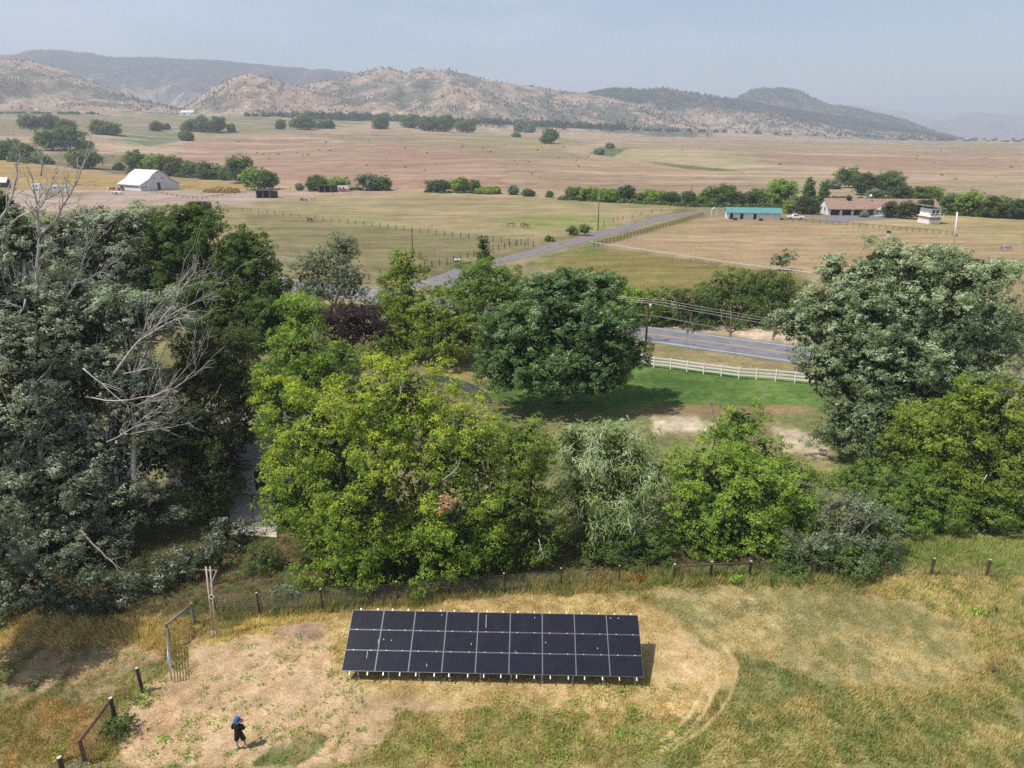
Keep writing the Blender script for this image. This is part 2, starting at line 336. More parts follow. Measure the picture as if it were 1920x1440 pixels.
# ------------------------------------------------------------------ what grows and lies where (measured outlines and their colours)
# outline in picture points, two colours, edge softness (pixels), grass height (m), grass density
REG = [
    # meadow in front
    ([(0, 1180), (640, 1140), (1000, 1110), (1920, 1070), (1920, 1440), (0, 1440)], (.30, .235, .10), (.185, .185, .065), 20, .26, 1.0),
    ([(0, 930), (560, 940), (1100, 990), (1690, 1005), (1700, 1050), (1000, 1095), (640, 1142), (380, 1150), (0, 1190)], (.13, .095, .05), (.085, .095, .035), 12, .16, .5),  # darker band along the foot of the trees
    ([(1660, 1000), (1920, 1010), (1920, 1085), (1650, 1080)], (.15, .20, .05), (.23, .23, .08), 10, .34, 1.0),
    ([(0, 1150), (300, 1160), (330, 1200), (310, 1250), (0, 1230)], (.40, .29, .13), (.31, .235, .10), 12, .45, 1.0),
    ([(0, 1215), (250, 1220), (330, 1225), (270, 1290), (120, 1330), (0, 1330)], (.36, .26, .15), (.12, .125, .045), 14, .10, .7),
    ([(0, 1310), (120, 1310), (215, 1330), (160, 1440), (0, 1440)], (.31, .21, .085), (.20, .165, .06), 14, .20, 1.0),
    ([(240, 1440), (215, 1350), (290, 1290), (370, 1205), (470, 1190), (600, 1195), (660, 1185), (650, 1280), (900, 1300), (980, 1340), (840, 1385), (700, 1440)], (.50, .355, .215), (.42, .285, .165), 18, .07, .35),
    ([(360, 1215), (480, 1165), (600, 1140), (660, 1145), (655, 1180), (470, 1195)], (.52, .375, .155), (.42, .29, .12), 10, .26, 1.0),
    ([(500, 1178), (570, 1168), (660, 1172), (655, 1200), (560, 1205)], (.30, .205, .14), (.36, .25, .16), 6, .05, .3),
    ([(600, 1150), (1030, 1105), (1240, 1130), (1380, 1200), (1370, 1290), (1300, 1350), (1160, 1390), (860, 1330), (640, 1285)], (.47, .335, .165), (.35, .26, .115), 16, .13, .9),
    ([(1280, 1160), (1350, 1200), (1330, 1270), (1230, 1300), (1200, 1250)], (.50, .355, .19), (.42, .30, .15), 14, .08, .6),
    ([(760, 1330), (1180, 1330), (1330, 1380), (1230, 1440), (640, 1440)], (.40, .29, .135), (.22, .20, .07), 16, .18, 1.0),
    ([(780, 1392), (920, 1384), (1150, 1398), (1120, 1425), (880, 1418)], (.15, .165, .05), (.27, .225, .085), 10, .22, 1.0),
    ([(500, 1400), (560, 1370), (620, 1380), (560, 1440), (480, 1440)], (.13, .15, .06), (.30, .23, .11), 10, .12, .8),
    ([(1220, 1115), (1450, 1098), (1660, 1115), (1800, 1165), (1850, 1230), (1800, 1285), (1560, 1292), (1420, 1270), (1330, 1210)], (.40, .315, .155), (.25, .23, .10), 18, .13, 1.0),
    ([(1380, 1230), (1500, 1250), (1560, 1290), (1500, 1330), (1380, 1320)], (.14, .17, .055), (.23, .215, .085), 16, .24, 1.0),
    ([(1360, 1330), (1560, 1290), (1800, 1290), (1920, 1240), (1920, 1440), (1240, 1440)], (.31, .26, .11), (.175, .19, .06), 20, .30, 1.2),
    ([(1560, 1060), (1920, 1075), (1920, 1240), (1850, 1230), (1790, 1160), (1640, 1105)], (.36, .29, .125), (.20, .205, .07), 14, .30, 1.2),
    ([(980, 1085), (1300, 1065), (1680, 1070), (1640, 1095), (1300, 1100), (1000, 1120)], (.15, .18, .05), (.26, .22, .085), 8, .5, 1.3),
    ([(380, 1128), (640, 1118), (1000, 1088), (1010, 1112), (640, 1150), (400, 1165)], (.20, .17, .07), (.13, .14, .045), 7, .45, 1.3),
    # yard behind the trees
    ([(300, 560), (1180, 620), (1200, 760), (1000, 830), (300, 900)], (.19, .15, .08), (.12, .125, .05), 20, 0, 0),
    ([(1180, 620), (1920, 700), (1920, 1000), (1000, 990), (900, 800)], (.19, .18, .08), (.13, .15, .05), 20, 0, 0),
    ([(820, 640), (905, 640), (960, 690), (960, 745), (900, 735), (820, 700)], (.33, .24, .10), (.23, .20, .075), 10, 0, 0),
    ([(930, 700), (1215, 684), (1525, 716), (1580, 770), (1200, 772), (980, 768), (915, 742)], (.130, .190, .048), (.072, .130, .032), 6, 0, 0),
    ([(1170, 766), (1500, 766), (1580, 880), (1240, 890), (1180, 800)], (.16, .175, .065), (.27, .21, .11), 10, 0, 0),
    ([(1200, 764), (1500, 760), (1540, 772), (1300, 782), (1200, 776)], (.26, .17, .09), (.22, .17, .08), 5, 0, 0),
    ([(1222, 784), (1300, 783), (1345, 800), (1330, 816), (1260, 814), (1225, 803)], (.52, .43, .31), (.34, .29, .17), 11, 0, 0),
    ([(1445, 800), (1500, 808), (1560, 838), (1555, 862), (1480, 850)], (.52, .43, .31), (.33, .27, .16), 11, 0, 0),
    ([(1150, 632), (1210, 638), (1500, 679), (1920, 738), (1920, 770), (1520, 717), (1210, 680), (1150, 668)], (.33, .225, .13), (.19, .18, .075), 5, 0, 0),
    # strip along the far side of the road
    ([(640, 530), (830, 540), (1200, 585), (1500, 622), (1500, 652), (1200, 612), (820, 562), (640, 552)], (.47, .37, .26), (.27, .22, .12), 5, 0, 0),
    # pastures
    ([(300, 330), (560, 372), (1290, 380), (1920, 400), (1920, 640), (1180, 590), (640, 535), (300, 520)], (.36, .29, .155), (.29, .25, .12), 10, 0, 0),
    ([(450, 396), (1000, 457), (900, 480), (690, 528), (540, 520)], (.29, .235, .12), (.235, .215, .10), 6, 0, 0),
    ([(440, 385), (560, 375), (800, 362), (1300, 386), (1170, 425), (1010, 456), (470, 392)], (.42, .325, .18), (.335, .285, .14), 8, 0, 0),
    ([(560, 393), (640, 396), (760, 412), (700, 420), (600, 405)], (.29, .29, .10), (.36, .31, .14), 6, 0, 0),
    ([(900, 412), (1010, 402), (1150, 406), (1150, 424), (1000, 432)], (.23, .28, .075), (.35, .31, .13), 6, 0, 0),
    ([(1000, 492), (1108, 464), (1300, 480), (1500, 512), (1510, 570), (1160, 552)], (.28, .22, .08), (.205, .19, .06), 5, 0, 0),
    ([(1060, 470), (1110, 462), (1150, 472), (1080, 482)], (.15, .21, .045), (.22, .2, .06), 4, 0, 0),
    ([(1118, 460), (1335, 402), (1500, 412), (1780, 442), (1920, 462), (1920, 640), (1510, 516)], (.45, .32, .19), (.40, .295, .155), 5, 0, 0),
    ([(1460, 418), (1600, 412), (1760, 402), (1920, 408), (1920, 455), (1790, 445)], (.46, .355, .18), (.38, .31, .15), 5, 0, 0),
    ([(690, 500), (870, 492), (1000, 458), (1290, 388), (1310, 396), (1100, 436), (980, 478), (880, 510), (760, 528)], (.30, .235, .115), (.165, .185, .07), 5, 0, 0),
    ([(985, 492), (1110, 450), (1330, 400), (1330, 404), (1115, 462), (1000, 496)], (.15, .195, .055), (.30, .26, .12), 4, 0, 0),
    # across the creek
    ([(0, 355), (230, 354), (330, 357), (460, 356), (640, 362), (560, 372), (430, 384), (300, 386), (0, 400)], (.50, .37, .30), (.46, .35, .27), 4, 0, 0),
    ([(90, 366), (190, 362), (200, 366), (120, 372)], (.30, .23, .12), (.30, .24, .13), 3, 0, 0),
    ([(-60, 292), (0, 300), (120, 318), (240, 332), (480, 346), (470, 358), (340, 354), (225, 352), (-60, 352)], (.47, .33, .13), (.40, .28, .11), 5, 0, 0),
    ([(60, 290), (240, 288), (500, 305), (490, 343), (240, 328), (100, 308)], (.27, .205, .12), (.24, .20, .11), 6, 0, 0),
    ([(-200, 200), (640, 212), (700, 230), (560, 250), (330, 252), (60, 262), (-200, 270)], (.34, .26, .17), (.27, .25, .14), 6, 0, 0),
    ([(330, 216), (640, 214), (700, 230), (480, 246), (380, 250)], (.24, .25, .13), (.33, .28, .16), 5, 0, 0),
    ([(225, 252), (335, 248), (345, 262), (280, 275), (200, 262)], (.155, .215, .10), (.22, .23, .12), 5, 0, 0),
    ([(300, 290), (420, 254), (700, 268), (1000, 282), (1000, 350), (640, 352), (500, 330)], (.385, .225, .155), (.42, .29, .20), 10, 0, 0),
    ([(480, 246), (960, 252), (1120, 300), (960, 300), (860, 280), (640, 262)], (.31, .25, .145), (.37, .27, .17), 8, 0, 0),
    ([(760, 252), (1000, 252), (1120, 268), (1010, 282), (800, 264)], (.40, .31, .16), (.31, .26, .14), 6, 0, 0),
    ([(940, 300), (1180, 320), (1500, 330), (1500, 366), (940, 356)], (.45, .335, .21), (.345, .235, .16), 10, 0, 0),
    ([(1100, 285), (1180, 262), (1920, 265), (1920, 372), (1500, 362), (1380, 330)], (.41, .325, .20), (.36, .27, .165), 8, 0, 0),
    ([(1145, 296), (1185, 279), (1290, 277), (1420, 286), (1460, 312), (1330, 322), (1230, 302)], (.46, .375, .215), (.43, .345, .20), 4, 0, 0),
    ([(1105, 288), (1120, 278), (1178, 278), (1150, 294)], (.13, .175, .075), (.19, .20, .09), 2, 0, 0),
    ([(1200, 302), (1290, 310), (1400, 322), (1390, 325), (1280, 316)], (.16, .185, .08), (.23, .21, .10), 2, 0, 0),
    ([(960, 318), (1180, 312), (1420, 326), (1500, 332), (1180, 322)], (.42, .27, .13), (.40, .28, .16), 3, 0, 0),
    ([(1180, 268), (1330, 262), (1440, 276), (1300, 278)], (.40, .25, .185), (.40, .30, .2), 5, 0, 0),
    ([(1340, 292), (1560, 282), (1920, 296), (1920, 340), (1640, 336), (1480, 312)], (.40, .235, .165), (.41, .30, .19), 10, 0, 0),
    ([(1540, 352), (1600, 346), (1640, 360), (1590, 372)], (.47, .36, .24), (.40, .30, .19), 4, 0, 0),
]
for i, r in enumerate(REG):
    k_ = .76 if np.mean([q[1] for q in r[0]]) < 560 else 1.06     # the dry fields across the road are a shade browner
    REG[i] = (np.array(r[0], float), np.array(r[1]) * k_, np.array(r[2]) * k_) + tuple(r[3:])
TRACKS = [[(1240, 1408), (1280, 1380), (1318, 1340), (1345, 1285), (1342, 1245), (1318, 1212), (1280, 1190)],
          [(1262, 1405), (1320, 1365), (1365, 1315), (1380, 1270), (1372, 1232), (1350, 1205)],
          [(1240, 1390), (1290, 1345), (1322, 1290)]]
def poly_sd(P, x, y):
    """signed distance to an outline, positive inside"""
    d2 = np.full(x.shape, 1e12); ins = np.zeros(x.shape, bool); n = len(P)
    for i in range(n):
        ax, ay = P[i]; bx, by = P[(i + 1) % n]; ex, ey = bx - ax, by - ay
        t = np.clip(((x - ax) * ex + (y - ay) * ey) / (ex * ex + ey * ey + 1e-9), 0, 1)
        d2 = np.minimum(d2, (x - ax - t * ex) ** 2 + (y - ay - t * ey) ** 2)
        c = ((ay > y) != (by > y)) & (x < (bx - ax) * (y - ay) / (by - ay + 1e-12) + ax)
        ins ^= c
    return np.where(ins, 1, -1) * np.sqrt(d2)
def line_d(P, x, y):
    d2 = np.full(x.shape, 1e12)
    for (ax, ay), (bx, by) in zip(P[:-1], P[1:]):
        ex, ey = bx - ax, by - ay
        t = np.clip(((x - ax) * ex + (y - ay) * ey) / (ex * ex + ey * ey), 0, 1)
        d2 = np.minimum(d2, (x - ax - t * ex) ** 2 + (y - ay - t * ey) ** 2)
    return np.sqrt(d2)
def surface(x, y, z, who=None, fr=None):
    px, py = project(x, y, z)
    s = np.clip(y / 40, 1, 40)
    wob = np.clip(y / 40, 1, 1.0) * 1.0
    n1 = lodn(x, y, 1.1, 1.6, 11, 4) - .5; n2 = lodn(x, y, 1.1, 1.6, 12, 4) - .5
    n = len(x)
    c1 = np.tile(np.array([.37, .26, .17]), (n, 1)); c2 = np.tile(np.array([.33, .25, .16]), (n, 1)); gh = np.zeros(n); gd = np.zeros(n)
    near = y < 330
    c1[near] = (.26, .22, .11); c2[near] = (.18, .17, .07)
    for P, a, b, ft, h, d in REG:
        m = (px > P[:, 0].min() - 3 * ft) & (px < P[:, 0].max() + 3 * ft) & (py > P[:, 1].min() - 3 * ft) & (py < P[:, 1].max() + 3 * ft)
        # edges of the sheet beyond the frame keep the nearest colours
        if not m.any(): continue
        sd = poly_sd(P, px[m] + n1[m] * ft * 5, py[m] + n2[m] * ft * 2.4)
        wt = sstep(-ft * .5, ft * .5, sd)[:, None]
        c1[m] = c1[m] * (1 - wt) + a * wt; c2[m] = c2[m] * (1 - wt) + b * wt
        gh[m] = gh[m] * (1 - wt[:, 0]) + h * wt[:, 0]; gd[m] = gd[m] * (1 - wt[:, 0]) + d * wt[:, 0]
    out_ = (py > 1440) | (((px < 0) | (px > 1920)) & (y < 46))
    left = px < 960
    m = out_ & (py > 1440) & (px > 250) & (px < 1250); c1[m] = (.40, .29, .14); c2[m] = (.25, .21, .08); gh[m] = .14; gd[m] = .6
    m = out_ & (py > 1180) & ((px <= 250) | (px >= 1250)); c1[m] = (.30, .235, .09); c2[m] = (.18, .18, .055); gh[m] = .25; gd[m] = .6
    # mix of the two: patches, and fine streaks along the mowing direction
    mixv = lodn(x, y, .55, .8, 21, 5) * .62 + lodn(x, y, 3.2, 2.2, 22, 3) * .38
    far = np.clip((y - 120) / 200, 0, 1)
    streak = lodn(x, y, 7, 1.4, 23, 5)
    mixv = mixv * (1 - .55 * far) + streak * .55 * far
    mixv = sstep(.36, .64, mixv)[:, None]
    c = c1 * (1 - mixv) + c2 * mixv
    # worn wheel tracks
    m = (y < 60)
    if m.any():
        for tr in TRACKS:
            d = line_d(tr, px[m] + n1[m] * 6, py[m] + n2[m] * 5)
            wt = (1 - sstep(2.2, 5.5, d))
            cc = c[m]; cc = cc * (1 - wt[:, None] * .5) + np.array([.46, .34, .19]) * wt[:, None] * .5; c[m] = cc
            g = gh[m]; gh[m] = g * (1 - .8 * wt)
    # far plains: dark bands of brush and pale bare streaks
    b = sstep(.60, .72, fbm(x / 300, y / 70, 31, 5)) * np.clip((y - 500) / 500, 0, 1) * .45
    c = c * (1 - b[:, None]) + np.array([.20, .19, .11]) * b[:, None]
    b = sstep(.63, .70, fbm(x / 160, y / 36, 33, 4)) * np.clip((y - 330) / 200, 0, 1) * .4
    c = c * (1 - b[:, None]) + np.array([.50, .39, .26]) * b[:, None]
    if who is not None:
        hm = who >= 0
        if hm.any():
            xx, yy = x[hm], y[hm]; f = np.clip(fr[hm], 0, 1)
            base = np.array([.35, .262, .188]) * (1 - .0) + np.zeros((hm.sum(), 3))
            sh = sstep(.44, .60, fbm(xx / 150, yy / 300, 51, 5) * .52 + fbm(xx / 26, yy / 60, 52, 4) * .48)
            wood = np.isin(who[hm], (0, 5, 6)).astype(float) * sstep(.30, .75, f) + np.isin(who[hm], (7, 8)) * .5
            sh = np.clip(sh * .85 + wood * .8, 0, 1)[:, None]
            hc = base * (1 - sh) + np.array([.100, .112, .080]) * (1 - .5 * wood[:, None]) * sh
            blend = sstep(0.0, .10, f)[:, None]
            c[hm] = c[hm] * (1 - blend) + hc * blend
    return np.clip(c, 0.01, .8), gh, gd

# ------------------------------------------------------------------ ground and hills: one sheet to the horizon
def ground_mat(name, fine):
    m, n, o = nodes(name)
    at = n.nodes.new('ShaderNodeAttribute'); at.attribute_name = 'Col'
    ge = n.nodes.new('ShaderNodeNewGeometry')
    k = n.links.new
    b = n.nodes.new('ShaderNodeBsdfPrincipled'); b.inputs['Roughness'].default_value = 1.0; b.inputs['Specular IOR Level'].default_value = 0.05
    prev = at.outputs['Color']
    hgt = None
    for sc_, lo, hi, st in fine:
        mpn = n.nodes.new('ShaderNodeMapping'); mpn.inputs['Scale'].default_value = (sc_ * st, sc_, sc_)
        no = n.nodes.new('ShaderNodeTexNoise'); no.inputs['Scale'].default_value = 1.0; no.inputs['Detail'].default_value = 5; no.inputs['Roughness'].default_value = .65
        mr = n.nodes.new('ShaderNodeMapRange'); mr.inputs[1].default_value = .3; mr.inputs[2].default_value = .7; mr.inputs[3].default_value = lo; mr.inputs[4].default_value = hi
        mm = n.nodes.new('ShaderNodeMix'); mm.data_type = 'RGBA'; mm.blend_type = 'MULTIPLY'; mm.inputs[0].default_value = 1
        k(ge.outputs['Position'], mpn.inputs['Vector']); k(mpn.outputs[0], no.inputs['Vector']); k(no.outputs['Fac'], mr.inputs[0])
        k(prev, mm.inputs[6]); k(mr.outputs[0], mm.inputs[7]); prev = mm.outputs[2]
        if hgt is None: hgt = no.outputs['Fac']
    bp = n.nodes.new('ShaderNodeBump'); bp.inputs['Strength'].default_value = .5; bp.inputs['Distance'].default_value = .06
    k(hgt, bp.inputs['Height']); k(bp.outputs[0], b.inputs['Normal'])
    k(prev, b.inputs['Base Color']); k(b.outputs[0], o.inputs['Surface'])
    return m
US = np.concatenate([np.linspace(-2.2, -1.0, 26)[:-1], np.linspace(-1.0, 1.0, 470), np.linspace(1.0, 2.2, 26)[1:]])
YN = np.concatenate([np.linspace(6, 21, 12)[:-1], 1 / np.linspace(1 / 21., 1 / 400., 230)])
YF = np.geomspace(400, 1500, 110)[1:]
YH = np.geomspace(1500, 6000, 170)
YM = np.geomspace(6000, 16000, 60)
def sheet(name, ys, m):
    U, Y = np.meshgrid(US, ys); X = U * Y
    x = X.ravel(); y = Y.ravel(); z, who, fr = terrain(x, y)
    c, gh, gd = surface(x, y, z, who, fr)
    small = (y < 300)
    z = z + np.where(small, (fbm(x / .8, y / .8, 71, 3) - .5) * .10 * np.clip((48 - y) / 6, 0, 1), 0)
    nr, ncx = U.shape
    i = np.arange(nr * ncx).reshape(nr, ncx)
    F = np.stack([i[:-1, :-1], i[:-1, 1:], i[1:, 1:], i[1:, :-1]], -1).reshape(-1, 4)
    me = np_mesh(name, np.stack([x, y, z], 1), F, c, smooth=True)
    o = link(name, me, m); o['kind'] = 'structure'
    return o
gm = ground_mat('ground_soil_and_grass', [(9.0, .68, 1.26, 1), (1.3, .70, 1.24, 1), (.22, .72, 1.22, .4), (.06, .76, 1.18, .3)])
hm_ = ground_mat('hillside_grass', [(.14, .62, 1.32, 1), (.05, .62, 1.28, 1), (.012, .74, 1.18, 1)])
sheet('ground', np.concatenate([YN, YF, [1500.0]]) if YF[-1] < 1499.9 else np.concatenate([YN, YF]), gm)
sheet('hills', YH, hm_)
sheet('distant_mountains', YM, hm_)

# ------------------------------------------------------------------ roads
def asphalt(name, c, line=False):
    return mat(name, c, .9, 0, .2, .22, .6, (1, 1, 1), .0)
M_road = asphalt('road_asphalt', (.185, .182, .19)); M_drive = asphalt('drive_asphalt', (.19, .168, .168)); M_black = asphalt('black_asphalt', (.05, .05, .058))
def ribbon(name, pts, widths, dz, m, sub=6, kind='structure'):
    P = []
    for i in range(len(pts) - 1):     # Catmull-Rom through the points
        p0 = pts[max(i - 1, 0)]; p1 = pts[i]; p2 = pts[i + 1]; p3 = pts[min(i + 2, len(pts) - 1)]
        for k in range(sub):
            t = k / sub
            P.append(tuple(0.5 * (2 * p1[a] + (p2[a] - p0[a]) * t + (2 * p0[a] - 5 * p1[a] + 4 * p2[a] - p3[a]) * t * t + (3 * p1[a] - p0[a] - 3 * p2[a] + p3[a]) * t ** 3) for a in (0, 1)))
    P.append((pts[-1][0], pts[-1][1]))
    mb = MB(); vs = []; fs = []
    for i, p in enumerate(P):
        a = P[max(i - 1, 0)]; b = P[min(i + 1, len(P) - 1)]
        tx, ty = b[0] - a[0], b[1] - a[1]; l = math.hypot(tx, ty); nx, ny = -ty / l, tx / l
        f = i / (len(P) - 1); lo, hi = widths(f) if callable(widths) else widths
        for o_ in (lo, hi):
            x, y = p[0] + nx * o_, p[1] + ny * o_
            vs.append((x, y, gz(x, y) + dz))
    for i in range(len(P) - 1): fs.append((2 * i, 2 * i + 2, 2 * i + 3, 2 * i + 1))
    mb.add(vs, fs)
    o = part(name, mb, m, None); o['kind'] = kind
    return o
ra, rb = T(1205, 624.5), T(1487, 663.5)
rd = (rb - ra).normalized(); rn = Vector((-rd.y, rd.x, 0))
road_pts = [tuple(ra + rd * t) for t in (-160, -110, -60, -20, 0, 20, 50, 90, 140)]
ribbon('road', road_pts, (-4.2, 4.2), .03, M_road)
M_white = mat('white_road_paint', (.50, .50, .49), .7, var=.2, scale=2); M_yel = mat('yellow_road_paint', (.55, .36, .10), .7, var=.25, scale=2)
for nm, lo, hi, mm_ in (('edge_line', -3.45, -3.25, M_white), ('edge_line', 3.25, 3.45, M_white), ('center_line', -.18, -.07, M_yel), ('center_line', .07, .18, M_yel)):
    ribbon(nm, road_pts, (lo, hi), .036, mm_)
drive_px = [(806, 541), (835, 524), (872, 507), (920, 493), (967, 482), (1016, 469), (1040, 461.5), (1118, 442), (1196, 420.5), (1259, 404.5), (1300, 399.5), (1345, 398)]
drive_pts = [tuple(T(*p)) for p in drive_px]
ribbon('driveway', drive_pts, lambda f: (-2.6 - 1.5 * max(0, .14 - f) / .14, 2.6 + 2.2 * max(0, .14 - f) / .14), .02, M_drive)
ribbon('ranch_lane', [tuple(T(*p)) for p in [(1338, 398.5), (1400, 397), (1460, 399), (1520, 402), (1560, 405)]], (-2.4, 2.4), .024, M_drive)
def yard_sheet(name, poly, dz, m):
    P = [T(*p) for p in poly]
    mb = MB(); mb.add([(p.x, p.y, p.z + dz) for p in P], [tuple(range(len(P)))])
    o = part(name, mb, m, None); o['kind'] = 'structure'
    bm = bmesh.new(); bm.from_mesh(o.data); bmesh.ops.triangulate(bm, faces=bm.faces[:])
    bmesh.ops.recalc_face_normals(bm, faces=bm.faces[:]); bm.to_mesh(o.data); bm.free()
    return o
yard_sheet('ranch_yard', [(1545, 402), (1690, 404), (1692, 409), (1640, 413), (1600, 414), (1572, 418), (1535, 417), (1520, 413), (1548, 411), (1555, 407)], .028, M_drive)
ribbon('garden_path', [tuple(T(*p)) for p in [(790, 706), (830, 711), (860, 719), (885, 730), (902, 745), (908, 757)]], (-.9, .9), .02, M_black)
# ------------------------------------------------------------------ trees
PAL = {  # (dark leaf, also painted as inner shade, main leaf, light leaf, share of light leaves)
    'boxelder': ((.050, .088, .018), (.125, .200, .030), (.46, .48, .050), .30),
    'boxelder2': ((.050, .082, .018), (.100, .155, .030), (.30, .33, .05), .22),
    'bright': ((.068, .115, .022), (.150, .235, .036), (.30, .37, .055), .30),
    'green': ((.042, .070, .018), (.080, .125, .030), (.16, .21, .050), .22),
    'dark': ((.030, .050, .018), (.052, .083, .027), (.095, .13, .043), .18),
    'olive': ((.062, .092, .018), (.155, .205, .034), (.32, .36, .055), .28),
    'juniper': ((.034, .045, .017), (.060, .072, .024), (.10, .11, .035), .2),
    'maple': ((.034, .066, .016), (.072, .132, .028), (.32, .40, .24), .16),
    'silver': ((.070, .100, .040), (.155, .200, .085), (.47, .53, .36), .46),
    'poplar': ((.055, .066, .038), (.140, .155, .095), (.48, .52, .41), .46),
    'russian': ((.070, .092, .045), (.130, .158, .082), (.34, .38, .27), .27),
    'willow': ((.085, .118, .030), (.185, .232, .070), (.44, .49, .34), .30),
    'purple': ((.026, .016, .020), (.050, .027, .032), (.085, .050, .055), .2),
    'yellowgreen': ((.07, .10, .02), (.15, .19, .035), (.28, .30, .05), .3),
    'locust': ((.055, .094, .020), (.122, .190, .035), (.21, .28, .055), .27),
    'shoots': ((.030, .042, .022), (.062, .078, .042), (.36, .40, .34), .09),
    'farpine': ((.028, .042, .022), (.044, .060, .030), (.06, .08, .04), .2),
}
BARK = mat('bark_brown', (.14, .105, .075), .9, var=.4, scale=6, stretch=(1, 1, .3), bump=.4)
BARKW = mat('bark_white_poplar', (.46, .43, .385), .8, var=.3, scale=5, stretch=(1, 1, .5), bump=.3)
BARKG = mat('bark_dead_grey', (.30, .26, .21), .9, var=.35, scale=6)
BARKL = mat('bark_bleached', (.50, .46, .40), .9, var=.3, scale=6)
LEAF = leaf_mat('leaves', .32, .15, .55); LEAFS = leaf_mat('silvery_leaves', .25, .12, .6)
for k_ in PAL: PAL[k_] = tuple(tuple((1.0, 1.6 if k_ not in ('silver', 'poplar', 'russian') else 1.35)[i] * q for q in v) if i < 2 else tuple(1.12 * q for q in v) if i == 2 else v for i, v in enumerate(PAL[k_]))

